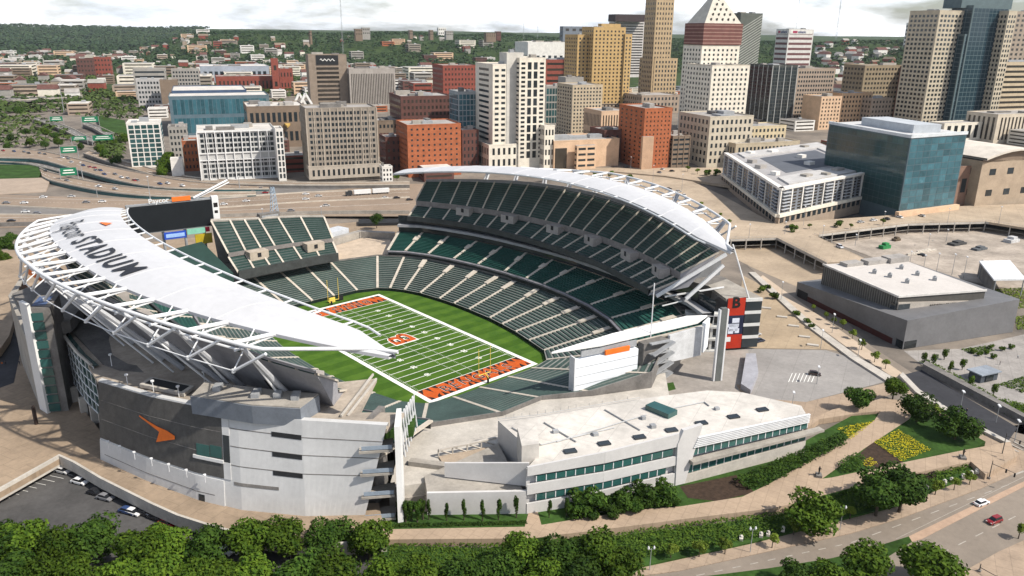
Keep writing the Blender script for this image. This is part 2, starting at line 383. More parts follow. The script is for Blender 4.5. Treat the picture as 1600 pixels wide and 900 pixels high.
# --- seating tiers -----------------------------------------------------------
def tier(parent, F, B, zf, zb, n, seatm, treadm, closed=False, gap=0.75, sub=2, name='seating_section', aisle=True, portal=None, seath=0.5):
    N = len(F); zF = zf if isinstance(zf, list) else [zf]*N; zB = zb if isinstance(zb, list) else [zb]*N
    segs = N if closed else N-1
    for i in range(segs):
        j = (i+1) % N; mb = MB()
        def pt(s, t, dz):
            a = lerp(F[i], F[j], s); b = lerp(B[i], B[j], s); p = lerp(a, b, t)
            za = zF[i]+(zF[j]-zF[i])*s; zbb = zB[i]+(zB[j]-zB[i])*s
            return (p[0], p[1], za+(zbb-za)*dz)
        Lf = math.dist(F[i], F[j]); Lb = math.dist(B[i], B[j])
        S = [k/sub for k in range(sub+1)]
        def ss(k, t):
            g = gap/max(2.0, Lf+(Lb-Lf)*t); return g+(1-2*g)*S[k]
        rows = []; mis = []
        for r in range(n):
            t0 = r/n; t1 = (r+1)/n; tm = t0+(t1-t0)*0.42; z0 = r/n
            for (t, up) in ((t0, 0), (tm, 0), (tm, seath), (t1, seath)):
                row = []
                for k in range(sub+1):
                    p = pt(ss(k, t), t, z0); row.append((p[0], p[1], p[2]+up))
                rows.append(row); mis.append(0 if up == 0 and t == t0 else 1)
        nv = len(mb.v); kk = sub+1
        for rw in rows: mb.v += rw
        for a in range(len(rows)-1):
            for b in range(sub):
                mb.f.append([nv+a*kk+b, nv+a*kk+b+1, nv+(a+1)*kk+b+1, nv+(a+1)*kk+b]); mb.m.append(0 if a % 4 == 0 or a % 4 == 3 else 1)
        P(mb, name, [treadm, seatm], parent)
    if aisle:
        for i in range(N if closed else N):
            a = Vector((*F[i], zF[i]+0.32)); b = Vector((*B[i], zB[i]+0.3)); d = (b-a); h = Vector((d.y, -d.x, 0)).normalized()*gap
            mb = MB(); ns = 1
            mb.face([a-h, a+h, b+h, b-h]); mb.face([a-h-Vector((0, 0, .5)), a+h-Vector((0, 0, .5)), a+h, a-h]); mb.face([a+h, a+h-Vector((0, 0, .6)), b+h-Vector((0, 0, .6)), b+h]); mb.face([b-h, b-h-Vector((0, 0, .6)), a-h-Vector((0, 0, .6)), a-h]); ns = 0
            for k in range(ns):
                p = a+d*(k/ns); q = a+d*((k+1)/ns); q0 = Vector((q.x, q.y, p.z))
                mb.face([p-h, p+h, q0+h, q0-h]); mb.face([q0-h, q0+h, q+h, q-h])
            P(mb, 'aisle', AISLE, parent)
            if portal:
                t0, t1, wd, pm = portal
                if i in pm:
                    p = a+d*t0; q = a+d*t1; e = h.normalized()*wd; zt = Vector((0, 0, 0.55)); mb = MB()
                    mb.face([p-e+zt, p+e+zt, q+e*1.15+zt, q-e*1.15+zt]); mb.face([p-e, p+e, p+e+zt, p-e+zt]); mb.face([p+e, q+e*1.15, q+e*1.15+zt, p+e+zt]); mb.face([q-e*1.15, p-e, p-e+zt, q-e*1.15+zt])
                    P(mb, 'portal', AISLE, parent)
# lower bowl
mb = MB(); rr = [[(x, y, 0.0) for x, y in ringF], [(x, y, 1.45) for x, y in ringF], [(x*1.004, y*1.004, 1.45) for x, y in ringF]]
mb.grid(rr, close=True)
lower = P(mb, 'lower_bowl', mat('field_wall', (0.006, 0.016, 0.012), 0.6, 0.2, 0.3))
nR = len(ringF); zbk = [9.0]*len(ringB); zbk[14:17] = [13.6, 13.6, 9.6]
mb = MB(); mb.grid([[(x*1.004, y*1.004, 1) for x, y in ringB], [(x*1.004, y*1.004, zbk[i]+.9) for i, (x, y) in enumerate(ringB)], [(x, y, zbk[i]+.9) for i, (x, y) in enumerate(ringB)], [(x, y, 8) for x, y in ringB]], close=True); P(mb, 'rear_wall', CONC_D, lower)
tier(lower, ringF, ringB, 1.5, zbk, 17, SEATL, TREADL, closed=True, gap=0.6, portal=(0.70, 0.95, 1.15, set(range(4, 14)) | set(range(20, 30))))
# club decks, upper decks, both sides
clubF = [(50.5, 84.5), (57, 77.5), (63, 65), (67.5, 49), (70.5, 33), (72.5, 15), (73, 0), (73, -12), (71.5, -28), (68, -46), (62, -63), (54.5, -76), (47.5, -86)]
clubB = [(67, 98), (76, 88), (82, 72), (87, 54), (90, 37), (91.5, 20), (92.5, 2), (92.5, -14), (90.5, -34), (88, -54), (85, -74), (82, -89), (76, -101)]
lip = [(68.5, -77), (72, -68), (78, -52), (82.5, -38), (86, -18), (87.5, -1), (88, 14), (87, 36), (84.5, 54), (79, 74), (69.5, 92.5)]
rim = [(88, -94, 42.5), (94, -81, 43.5), (101, -63, 45), (107, -47, 46.3), (112.5, -26, 47.3), (115, -4, 48), (115, 16, 48), (111.5, 40, 47.5), (105, 60, 46.5), (97, 80, 45), (88, 100, 43)]
lip = smooth_pl(lip, 2); rim = smooth_pl(rim, 2)
roof_in = lambda y: (93-18.5*(min(abs(y), 92)/92)**2.1-max(0, abs(y)-92)*.06 if y < 0 else 93-20.8*(y/105)**1.8, 57.3-9.0*(y/107)**2)
roof_out = lambda y: (116.5-40*abs(y/107)**2.25 if y < 0 else 116.5-25*abs(y/107)**2.4, 56.6-8.0*(y/107)**2)
ring_t = lambda y: (128.5-(28*(abs(y)/90)**1.9 if y < 0 else 18.5*(y/90)**2.0), 57.0-(7.0*(y/100)**2 if y < 0 else .076*y))
def side(sx):
    mx = lambda pts: [(sx*p[0], *p[1:]) for p in pts]
    F, B = mx(clubF), mx(clubB)
    mb = MB()                                 # club level fascia wall and floor edge
    rr = [[(x*0.995, y*0.995, 9.3) for x, y in F], [(x*0.99, y*0.99, 12.35) for x, y in F], [(x, y, 12.35) for x, y in F]]
    mb.grid(rr)
    club = P(mb, 'club_deck', [mat('club_fascia', (0.035, 0.04, 0.04), 0.5, 0.3, 0.3)])
    tier(club, F, B, 12.3, 17.2, 14, SEATC, mat('club_tread', (0.035, 0.105, 0.085), 0.9, 0.15, 0.3), gap=0.7, portal=(0.52, 0.72, 1.3, set(range(1, 12))))
    mb = MB(); rr = [[(x*0.985, y*0.985, 11.2) for x, y in F], [(x*0.981, y*0.981, 12.1) for x, y in F]]
    mb.grid(rr); mb.grid([[(x*0.981, y*0.981, 12.1) for x, y in F], [(x*0.99, y*0.99, 12.4) for x, y in F]])
    P(mb, 'fascia_rail', mat('rail_grey', (0.23, 0.22, 0.24), 0.5, 0.2, 0.4), club)
    # suites under the upper deck: glass wall, slab fronts
    mb = MB(); mb.grid([[(x*1.005, y*1.005, 17.2) for x, y in B], [(x*1.01, y*1.01, 26.5) for x, y in B]])
    suites = P(mb, 'suite_wall', DGLASS)
    sb = [lerp(p, q, 0.12) for p, q in zip(B, F)]
    mb = MB(); mb.grid([[(x*1.02, y*1.02, 20.6) for x, y in B], [(*p, 20.6) for p in sb], [(*p, 21.9) for p in sb], [(x*1.0, y*1.0, 21.9) for x, y in B]])
    P(mb, 'suite_balcony', mat('balcony_grey', (0.33, 0.33, 0.34), 0.6, 0.12, 0.2), suites)
    L, Rm = mx(lip), mx(rim); N = len(L)
    mid = [lerp(Rm[i], (*L[i], 26.0), 0.56) for i in range(N)]
    mf = [(p[0], p[1]) for p in mid]
    mb = MB()                                  # structure: fascia, walk, rear wall, soffit
    inn = [lerp((*L[i], 26), Rm[i], -0.035) for i in range(N)]
    mb.grid([[(p[0], p[1], 24.4) for p in inn], [(p[0], p[1], 26.9) for p in inn], [(*L[i], 26.9) for i in range(N)], [(*L[i], 26.0) for i in range(N)]], mi=1)
    base = [lerp(Rm[i], (*L[i], 26.0), 0.42) for i in range(N)]
    mb.grid([[(p[0], p[1], 24.4) for p in inn], [(p[0], p[1], 28.0) for p in base], [(p[0]*1.004, p[1]*1.004, p[2]+1.1) for p in Rm], [(p[0]*0.999, p[1]*0.999, p[2]+1.1) for p in Rm], [(p[0]*0.999, p[1]*0.999, p[2]) for p in Rm]])
    for a_, b_ in (((69, -79.5, 24.6), (89.5, -96.5, 42)), ((77, -88, 24), (89, -96, 37.5))):
        if sx < 0: break
        m3 = MB(); m3.bar((sx*a_[0], a_[1], a_[2]), (sx*b_[0], b_[1], b_[2]), .9, 1.3); P(m3, 'raker_beam', STEEL)
    for e in (0, N-1):
        mb.face([(inn[e][0], inn[e][1], 24.4), (*L[e], 26.0), (mid[e][0], mid[e][1], 31.2), (mid[e][0], mid[e][1], 34), Rm[e], (base[e][0], base[e][1], 28)])
    mb.grid([[(p[0], p[1], 31.0) for p in mid], [(p[0], p[1], 34.0) for p in mid]], mi=2)
    deck = P(mb, 'upper_deck', [MURAL, mat('deck_fascia', (0.05, 0.055, 0.055), 0.5, 0.2, 0.3), mat('walkway_wall', (0.22, 0.20, 0.19), 0.85, 0.15, 0.3)])
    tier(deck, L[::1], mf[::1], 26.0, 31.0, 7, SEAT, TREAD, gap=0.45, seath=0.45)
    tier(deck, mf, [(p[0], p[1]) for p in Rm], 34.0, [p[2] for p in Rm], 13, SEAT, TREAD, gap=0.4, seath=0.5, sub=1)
    for i in range(2, N-1, 3):                 # portals in the cross walk
        p = Vector(mid[i]); q = Vector((*L[i], 26.0)); d = (q-p); d.z = 0; d.normalize(); e = Vector((-d.y, d.x, 0)); ang = math.atan2(d.y, d.x)
        mb = MB(); c = p+d*2.0
        mb.box((c.x, c.y, 29.4), (4.6, 8.4, 4.0), ang)
        pt_ = P(mb, 'portal', mat('portal_concrete', (0.36, 0.33, 0.31), 0.85, 0.12, 0.3), deck)
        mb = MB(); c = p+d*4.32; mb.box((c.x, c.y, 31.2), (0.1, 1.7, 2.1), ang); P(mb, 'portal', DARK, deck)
    if sx < 0:                                 # big dark letter on the rear wall of the deck
        i = min(range(N-1), key=lambda q: abs(proj((base[q][0], base[q][1], 28))[0]-425)); p = Vector((base[i][0], base[i][1], 28.6)); tq = Vector((Rm[i][0], Rm[i][1], Rm[i][2]+1)); up3 = (tq-p).normalized(); rt3 = (Vector((base[i-1][0], base[i-1][1], 28.6))-p).normalized(); nn3 = rt3.cross(up3); nn3 = nn3 if nn3.dot(CAM_LOC-p) > 0 else -nn3
        mb = MB(); put_text(mb, 'F', lambda a, b: tuple(p+rt3*a+up3*b+nn3*.35), 7.5, bold=.35); P(mb, 'lettering', BLACK, deck)
    # ---- roof
    ys = [-108+216*k/44 for k in range(45)]
    rin = [(sx*roof_in(y)[0], y, roof_in(y)[1]) for y in ys]
    rout = [(sx*max(roof_out(y)[0], roof_in(y)[0]+0.6), y+(0), roof_out(y)[1]) for y in ys]
    mb = MB(); rows = []
    for k in range(9):
        t = k/8; rows.append([(a[0]+(b[0]-a[0])*t, a[1], a[2]+(b[2]-a[2])*t+1.5*math.sin(math.pi*t)*min(1, abs(b[0]-a[0])/12)) for a, b in zip(rin, rout)])
    mb.grid(rows); low = [[(p[0], p[1], p[2]-0.9) for p in rw] for rw in (rows[0], rows[4], rows[8])]
    mb.grid(low); mb.grid([rows[0], low[0]]); mb.grid([rows[8], low[2]])
    roof = P(mb, 'roof', ROOFW, smooth=False)
    mb = MB()                                  # seams of the membrane
    for k in range(4, 42, 4):
        mb.path([(r[k][0], r[k][1], r[k][2]+0.03) for r in rows], 0.10, 4)
    P(mb, 'roof_seams', mat('seam_grey', (0.55, 0.55, 0.56), 0.6, 0.05, 0.2), roof)
    # inner edge catwalk: rail and stubs
    mb = MB(); rl = [(p[0]-sx*2.6, p[1], p[2]+0.1) for p in rin]; mb.sweep(rl[2:-2], 0.33, 6)
    for k in range(4, 42, 2): mb.tube(rl[k], (rin[k][0]+sx*.4, rin[k][1], rin[k][2]-0.2), 0.28, 5)
    P(mb, 'edge_truss', STEEL, roof)
    ys2 = [-104+ (104+98)*k/60 for k in range(61)]
    rg = [(sx*ring_t(y)[0] if y > -90 else sx*(ring_t(-90)[0]+(73.5-ring_t(-90)[0])*(-90-y)/16), y, ring_t(y)[1]) for y in ys2]
    rg = [p for p in rg]+[(sx*99, 104, 48.6), (sx*84, 109.5, 47.8), (sx*73, 109, 47.5)]
    mb = MB(); mb.sweep([(sx*73.5, -109, 49.2)]+rg, 0.52, 8); ring = P(mb, 'ring_tube', STEEL, roof, smooth=True)
    rl2 = [(p[0]-sx*1.2, p[1], p[2]-2.2) for p in rg[6:-4]]
    mb = MB(); mb.sweep(rl2, 0.3, 6); P(mb, 'lower_ring_tube', STEEL, roof)
    nodes = []
    for y in [-84, -72, -60, -48, -36, -24, -12, 0, 12, 24, 36, 48, 60, 72, 84]:
        a = Vector((sx*roof_out(y)[0], y, roof_out(y)[1])); r_ = Vector((sx*ring_t(y)[0], y*1.0, ring_t(y)[1]))
        o_ = (r_-a); o_.z = 0; o_.normalize()
        nd = r_+o_*.7+Vector((0, 0, -7.2)); yq = y-9; rq = Vector((sx*ring_t(yq)[0] if yq > -90 else sx*100, yq, ring_t(yq)[1]))
        mb = MB(); mb.tube(a, r_, 0.55, 7); mb.tube(a-o_*3, r_-Vector((0, 0, 2.2)), 0.28, 5)
        if y < 30: nodes.append(nd); mb.tube(rq, nd, 0.42, 6); mb.tube(nd-Vector((0, 0, .45)), nd+Vector((0, 0, .45)), 0.5, 7)
        P(mb, 'roof_strut', STEEL, roof)
        if y > 30: continue
        mb = MB(); mb.tube(Vector((sx*roof_out(y+5)[0], y+5, roof_out(y+5)[1])), nd, 0.2, 5); P(mb, 'tie_rod', STEEL, roof)
    mb = MB(); mb.path(nodes, 0.16, 5); P(mb, 'lower_chord', STEEL, roof)
    for y in [-86, -68, -50, -32, -14, 4, 22, 40, 58, 76]:
        r_ = Vector((sx*ring_t(y)[0], y, ring_t(y)[1]-0.6)); yb = y-7 if y > -60 else y+6
        i = min(range(N), key=lambda q: abs(Rm[q][1]-yb)); b = Vector((base[i][0], base[i][1], 28.0)) + Vector((sx*1.5, 0, 0))
        for dy in (-2.2, 2.2):
            mb = MB(); mb.tube(r_+Vector((0, dy*.25, 0)), b+Vector((0, dy, 0)), 0.55, 7, 0.85); P(mb, 'roof_leg', mat('leg_grey', (0.42, 0.43, 0.45), 0.5, 0.08, 0.3), roof)
        a = Vector((sx*(ring_t(y)[0]-3), y-4, ring_t(y)[1]-2))
        mb = MB(); mb.tube(r_, Vector((b.x*1.03, b.y-3, 28)), 0.3, 6); P(mb, 'roof_post', STEEL, roof)
    return roof, rows
side(1)
roofL, rowsL = side(-1)
# lettering on the left roof
def on_roof(a, b):
    # a along -y (reading direction), b from outer towards inner edge
    y = 58.5-a; t = 0.86-b/23.0*1.0
    xi, zi = roof_in(y); xo, zo = roof_out(y); w_ = xo-xi; t = max(0, min(1, t))
    return (-(xi+w_*t), y, zi+(zo-zi)*t+1.5*math.sin(math.pi*t)+0.42)
def stack_letters(mb, body, y0, size, fn0, spacing, bold=0.0):
    return put_text(mb, body, lambda a, b: fn0(a+y0, b), size, 0, spacing, bold)
LETT = mat('dark_lettering', (0.02, 0.022, 0.028), 0.6, 0.05, 0.3)
mb = MB(); wl = stack_letters(mb, 'Paycor', 0, 11.0, on_roof, 1.12, 0.02); mb2 = mb
wl2 = stack_letters(mb, 'STADIUM', wl+4, 10.2, on_roof, 1.2, 0.2)
P(mb, 'lettering', LETT, roofL)
mb = MB(); mb.face([on_roof(*p) for p in [(13, 11.6), (17, 15.4), (22, 12.8), (17, 12.0)]]); P(mb, 'emblem', ORANGE, roofL)
# --- end zone deck at the far end -------------------------------------------
F = [(19.5, 83), (10, 84.2), (0.5, 84.6), (-9, 84.8), (-16, 85), (-24, 85), (-32, 85)]
Bk = [(24.5, 104), (14, 109.5), (3.5, 113.5), (-6, 115.5), (-13, 117), (-20, 118), (-29, 119)]
zB = [30.8, 31.4, 31.8, 32.2, 32.6, 33.2, 34]
midE = [lerp(F[i], Bk[i], 0.36) for i in range(7)]
mb = MB()
mb.grid([[(x, y-0.6, 12.5) for x, y in F], [(x, y-0.6, 16.8) for x, y in F], [(x, y, 16.8) for x, y in F], [(x, y, 16) for x, y in F]], mi=1)
mb.grid([[(x, y-0.6, 12.5) for x, y in F], [(x, y-4, 12.5) for x, y in Bk], [(x, y+.5, zB[i]+1) for i, (x, y) in enumerate(Bk)], [(x, y, zB[i]) for i, (x, y) in enumerate(Bk)]])
mb.grid([[(*midE[i], 20.5) for i in range(7)], [(*midE[i], 22.6) for i in range(7)]], mi=2)
mb.face([(19, 83, 12.5), (19, 83.5, 16), (*midE[0], 20.5), (*midE[0], 22.6), (*Bk[0], zB[0]), (24, 100, 12.5)])
ezd = P(mb, 'end_zone_deck', [CONC, mat('deck_fascia', (0.05, 0.055, 0.055)), mat('walkway_wall', (0.22, 0.2, 0.19))])
SEATE = mat('far_end_seats', (0.024, 0.058, 0.050), 0.55, 0.2, 0.05, scale2=1.2, spec=0.35)
tier(ezd, F, midE, 16.0, 20.5, 6, SEATE, TREAD, gap=0.45)
tier(ezd, midE, Bk, 22.6, zB, 11, SEATE, TREAD, gap=0.45)
for i, (pu, pv) in ((1, (490, 384)), (3, (402, 397))):
    x, y = G2(pu, pv, 20.5); x += 3.5; y += 2.6; mb = MB(); mb.box((x-3.5, y-2.6, 18.2), (9.5, 5.0, 4.2)); P(mb, 'portal', mat('portal_tan', (0.42, 0.36, 0.29), 0.85, 0.12, 0.3), ezd)
    mb = MB(); mb.box((x-3.5, y-5.14, 19.6), (1.9, .1, 2.1)); P(mb, 'portal', DARK, ezd)
mb = MB(); mb.box((0, 117, 31.5), (11, 3.2, 3.0)); P(mb, 'camera_platform', CONC_D, ezd)
mb = MB(); mb.box((0, 115.3, 32.6), (9, .2, 1.0)); P(mb, 'platform_window', mat('window_grey', (.3, .31, .32)), ezd)
# concourse walls behind the far corner gap
mb = MB(); mb.prism([(19, 92), (21, 95), (46, 90.5), (52, 86), (64, 99), (70, 112), (60, 126), (30, 118)], 5.0, 9.4); P(mb, 'corner_terrace', mat('terrace_tan', (0.47, 0.38, 0.29), 0.9, 0.12, 0.2))
mb = MB(); mb.prism([(30, 119), (60, 127), (73, 111), (75, 114), (61, 131), (29, 122.5)], 5, 13.0); P(mb, 'terrace_wall', CONC)
mb = MB(); mb.prism([(36, 128), (56, 133.5), (54, 142), (34, 137)], 5, 14.5); P(mb, 'service_block', mat('pale_panel', (.5, .52, .55)))
mb = MB(); mb.prism([(21.5, 97), (27, 96.2), (31, 108), (25, 110)], 9.4, 13.5); P(mb, 'service_block', CONC_L)
# --- north scoreboard ---------------------------------------------------------
sb_ = empty('scoreboard', (-46, 124, 9), 'wide black video scoreboard behind the far end-zone stand', 'scoreboard')
mb = MB(); A = Vector((-64, 127, 0)); Bv = Vector((-27, 121.5, 0)); ax = (Bv-A).normalized(); nrm = Vector((ax.y, -ax.x, 0))
def onb(a, b, dz=0.0): p = A+ax*a+nrm*dz; return (p.x, p.y, b)
def slab(mb, a0, a1, z0, z1, d0, d1, mi=0):
    q = [onb(a0, 0, d0), onb(a1, 0, d0), onb(a1, 0, d1), onb(a0, 0, d1)]; mb.prism([(p[0], p[1]) for p in q], z0, z1, mi)
LB = (Bv-A).length
slab(mb, -.8, LB+.8, 30.8, 44.8, -3, -0.3); mb.build('frame', mat('frame_grey', (.25, .26, .27)), sb_)
mb = MB(); slab(mb, 0, LB, 31.4, 44.2, -0.3, 0.05); mb.build('screen', mat('screen_black', (.012, .014, .017), .35, .1, .3), sb_)
mb = MB(); slab(mb, LB+.3, LB+3.4, 32.0, 45.6, -2.5, 0.4); mb.build('side_banner', WHITE, sb_)
mb = MB(); slab(mb, LB+.8, LB+2.8, 40.2, 42.4, 0.4, 0.46); slab(mb, LB+1, LB+2.6, 37.2, 38.6, .4, .46); mb.build('banner_emblem', EZB, sb_)
mb = MB(); put_text(mb, 'Paycor', lambda a, b: onb(a+9, b+45.0, 0), 3.3, bold=.06); mb.build('lettering', STEEL, sb_)
mb = MB(); slab(mb, 19.5, 28, 44.9, 47.0, -.6, 0.1); mb.build('lettering', ORANGE, sb_)
mb = MB(); mb.tube(onb(29.5, 45.6, -1), onb(48, 51.5, -8), .5, 6); mb.tube(onb(29.5, 44.4, -2), onb(49, 50.2, -9), .3, 6); mb.build('boom', STEEL, sb_)
for a in (4, 14, 24, 33):
    mb = MB(); p = onb(a, 0, -1.8); mb.tube((p[0], p[1], 6), (p[0], p[1], 31), .7, 8); mb.build('post', GREYST, sb_)
for nm, a0, a1, z0, z1, m in (('ad_board', 14, 24, 26.8, 30.2, mat('blue_board', (.02, .07, .42), .5)), ('ad_board', 24.6, 33, 28, 30.6, mat('pale_green_board', (.22, .5, .38), .5)), ('ad_board', 28, 36, 22.5, 27.5, mat('yellow_board', (.42, .32, .02), .5)), ('ad_board', 33.4, 35.2, 28.4, 30.6, mat('red_board', (.5, .02, .06), .5))):
    mb = MB(); slab(mb, a0, a1, z0, z1, -.5, .3); mb.build(nm, m, sb_)
mb = MB(); slab(mb, 14.8, 23.3, 27.6, 29.4, .3, .36); mb.build('ad_panel', mat('white_blue', (.3, .45, .75), .5), sb_)
# seats / structure under the scoreboard (stand corner)
mb = MB(); mb.prism([(-34, 86), (-52, 84), (-66, 98), (-70, 116), (-34, 121)], 9, [16, 14, 17, 22, 24]); P(mb, 'corner_stand', mat('corner_green', (.02, .05, .042), .8))
# --- terrace and west facade --------------------------------------------------
top = [(-118.5, 40, 27), (-120, 12, 27), (-120, -8, 27.5), (-122.5, -30.5, 29), (-115.5, -52, 30), (-108.7, -65, 30), (-102, -77, 30.2), (-92, -92.5, 30.5), (-78, -109.5, 31)]
bot = [(-122, 40), (-124, 12), (-123, -8), (-126, -33), (-117, -61), (-107, -83), (-95.5, -97), (-84, -106.5), (-80, -109)]
bot = [(-126, -33), (-120, -53), (-113, -72), (-106.5, -84), (-95.5, -97), (-84, -106)]
tops = top[3:]
mb = MB()
terr = [(p[0], p[1]) for p in top]+[(-69, -104), (-77, -95), (-62, -80), (-73, -74), (-85, -55), (-94, -40), (-98, -10), (-99, 20), (-96, 40)]
zt = [p[2]-1.0 for p in top]+[29.3, 28.6, 28.6, 28.4, 28.2, 28, 28, 27.5, 27]
mb.prism(terr, [z-1.2 for z in zt], zt)
terrace = P(mb, 'roof_terrace', mat('terrace_deck', (0.40, 0.345, 0.285), 0.9, 0.2, 0.08, scale2=0.7))
def fpt(s, z):                     # s in 0..5 along the facade, z height
    b = along(bot, s); t = along(tops, s); k = (z-4)/(t[2]-4); return (b[0]+(t[0]-b[0])*k, b[1]+(t[1]-b[1])*k, z)
def fz(s, k): t = along(tops, s); return 4+(t[2]-4)*k
mb = MB(); S = [i/12*1.0 for i in range(0, 61)]
def fpk(s, k, off=0.0):
    z = fz(s, k); p = fpt(s, z); b = along(bot, s)
    return (p[0]-off*0.75, p[1]-off*0.66, z)
mb.grid([[fpk(s, k) for s in S] for k in [0, .25, .5, .75, 1]])
mb.grid([[fpk(s, 1) for s in S], [(fpk(s, 1)[0]+1.2, fpk(s, 1)[1]+1.0, fpk(s, 1)[2]) for s in S], [(fpk(s, 1)[0]+1.2, fpk(s, 1)[1]+1.0, fpk(s, 1)[2]-2) for s in S]], mi=0)
facade = P(mb, 'facade', [PANELG])
def fstrip(name, m, s0, s1, k0, k1, off, parent=facade, skew0=0, skew1=0, n=None):
    mb = MB(); n = n or max(2, int((s1-s0)*12)); a = [s0+(s1-s0)*i/n for i in range(n+1)]; c = [s0+skew0+(s1+skew1-s0-skew0)*i/n for i in range(n+1)]
    mb.grid([[fpk(s, k0, 0.0) for s in a], [fpk(s, k0, off) for s in a], [fpk(s, k1, off) for s in c], [fpk(s, k1, 0.0) for s in c]])
    mb.face([fpk(a[0], k0, 0), fpk(c[0], k1, 0), fpk(c[0], k1, off), fpk(a[0], k0, off)]); mb.face([fpk(a[-1], k0, off), fpk(c[-1], k1, off), fpk(c[-1], k1, 0), fpk(a[-1], k0, 0)])
    return P(mb, name, m, parent)
fstrip('mesh_screen', BRONZE, 0.0, 2.62, .34, .985, .2)
fstrip('base_wall', PANELG, 0.0, 2.62, 0, .32, .25, n=24)
for k in (.48, .66, .83): fstrip('panel_joint', CONC_D, 2.8, 5.0, k, k+.008, .06)
fstrip('panel_joint', CONC_D, 0.1, 2.4, .16, .166, .3)
for k in (.56, .78): fstrip('panel_joint', CONC_D, 0.05, 2.6, k, k+.005, .24)
fstrip('window', TEAL, 2.02, 2.32, .52, .63, .3); fstrip('window', TEAL, 2.34, 2.60, .53, .64, .3)
fstrip('window_sill', PANELG, 1.95, 2.64, .49, .518, .6)
fstrip('window', DGLASS, 2.64, 2.78, .5, .97, .15)
fstrip('window_band', PANELG, 2.63, 2.79, .76, .97, .2); fstrip('window_band', PANELG, 2.63, 2.79, .34, .5, .2)
for k in (.83, .64, .46): fstrip('slot_window', DARK, 3.52, 3.98, k-.02, k+.025, .1)
fstrip('vent_strip', CONC_D, 2.85, 3.6, .30, .33, .1)
fstrip('door', DGLASS, 2.02, 2.16, .02, .14, .32)
# orange dart emblem on the screen
mb = MB(); pl = [(0.86, .90), (1.02, .735), (1.06, .60), (1.38, .635), (1.43, .70), (1.18, .745)]

def fnear(u, v):
    best = None
    for i in range(0, 120):
        for j in range(20, 60):
            s, k = i/48, j/60; q = proj(fpk(s, k, .62)); d = (q[0]-u)**2+(q[1]-v)**2
            if best is None or d < best[0]: best = (d, s, k)
    return best[1:]
up_ = [(217, 649), (231, 658), (245.5, 667), (260, 674), (273, 680.5)]; lo_ = [(217.5, 650), (234, 664), (248, 676), (243, 690), (272, 687.5)]
mb.grid([[fpk(*fnear(*q), .5) for q in up_[:3]], [fpk(*fnear(*q), .5) for q in lo_[:3]]]); mb.face([fpk(*fnear(*q), .5) for q in (up_[2], up_[3], up_[4], lo_[4], lo_[3], lo_[2])]); P(mb, 'emblem', ORANGE, facade)
for s in (.25, .5, .8, 1.15, 1.5, 1.85, 2.25):
    p = Vector(fpk(s, .33, 1.6)); mb = MB(); mb.tube(p+Vector((0, 0, -1)), p+Vector((0, 0, 1.1)), .09, 5); mb.tube(p+Vector((0, 0, 1.1)), p+Vector((0, 0, 1.4)), .42, 8); P(mb, 'facade_lamp', STEEL, facade)
# open stair end and fin at the right end of the facade
e0, e1 = fpk(5, 0), fpk(5, 1)
for k, z in enumerate((4.2, 11, 17.5, 24)):
    mb = MB(); mb.prism([(-82, -103), (-84.5, -106.5), (-77.5, -111), (-74, -106)], z, z+.6); P(mb, 'stair_landing', CONC, facade)
    mb = MB(); mb.bar((-83.8, -106.6, z+1.4), (-77.6, -110.8, z+1.4), .12, 1.1); P(mb, 'landing_rail', mat('rail_blue_grey', (.25, .3, .36)), facade)
mb = MB(); mb.prism([(-79, -101), (-78, -102.5), (-71, -98), (-72, -96.5)], 4, 29.5); P(mb, 'stair_back_wall', CONC_D, facade)
mb = MB(); mb.prism([(-77.6, -112.2), (-76.3, -112.8), (-70.5, -105), (-71.6, -104.4)], 4, 31.5); P(mb, 'end_fin', WHITE, facade)
for a in range(7):
    t = a/6; x = -70.4+9*t; y = -104+7*t; mb = MB(); mb.tube((x, y, 29), (x+1.5, y+.5, 16+3*t), .22, 5); mb.tube((x+1.2, y+1, 29), (x-.2, y-.3, 16+3*t), .16, 5); P(mb, 'lattice_brace', STEEL, facade)
mb = MB(); mb.prism([(-73, -99), (-65, -102), (-59, -95), (-67, -92)], 20, 23); P(mb, 'green_roof', GRASS, terrace)
for p, q_ in ((tuple(G(533, 650, 29.6)), tuple(G(583, 585, 29.6))), (tuple(G(543, 650, 29.0)), tuple(G(588, 592, 29.0)))):
    mb = MB(); mb.bar(p, q_, .45, .6); P(mb, 'raker_beam', CONC_L, terrace)
# rooftop plant room on the terrace
mb = MB(); pr = [(-110, -67), (-100.5, -82.5), (-92, -92), (-84.5, -88), (-93, -77), (-104, -61)]; mb.prism(pr, 28.5, 33.4)
plant = P(mb, 'plant_room', [mat('blue_grey_panel', (.17, .19, .22), .5, .1, .3)], terrace)
mb = MB(); pr2 = [(x*.985-1.3, y*.985-1) for x, y in pr]; mb.prism(pr2, 33.4, 33.7); P(mb, 'plant_roof', CONC, plant)
for x, y, a in ((-103, -68, 3), (-97, -78, 4), (-93, -82, 2.5), (-90, -86, 3.4)):
    mb = MB(); mb.box((x, y, 33.7), (a, 2, 1.2), .9); P(mb, 'roof_fan', GREYST, plant)
mb = MB(); mb.prism([(-115, -42), (-108, -56), (-104, -53), (-111, -39)], 28.6, 29.6); P(mb, 'light_well', CONC_L, terrace)
mb = MB(); mb.prism([(-113.8, -42.5), (-108, -54.3), (-105, -52.3), (-110.8, -40.5)], 29.6, 29.63); P(mb, 'light_well', DARK, terrace)
for x, y in ((-117, -38), (-113, -47), (-109, -55), (-105, -61), (-116, -20), (-100, -50)):
    mb = MB(); mb.tube((x, y, 28), (x, y, 31.5), .12, 6); mb.tube((x, y, 31.5), (x, y, 31.9), .5, 8); P(mb, 'terrace_lamp', STEEL, terrace)
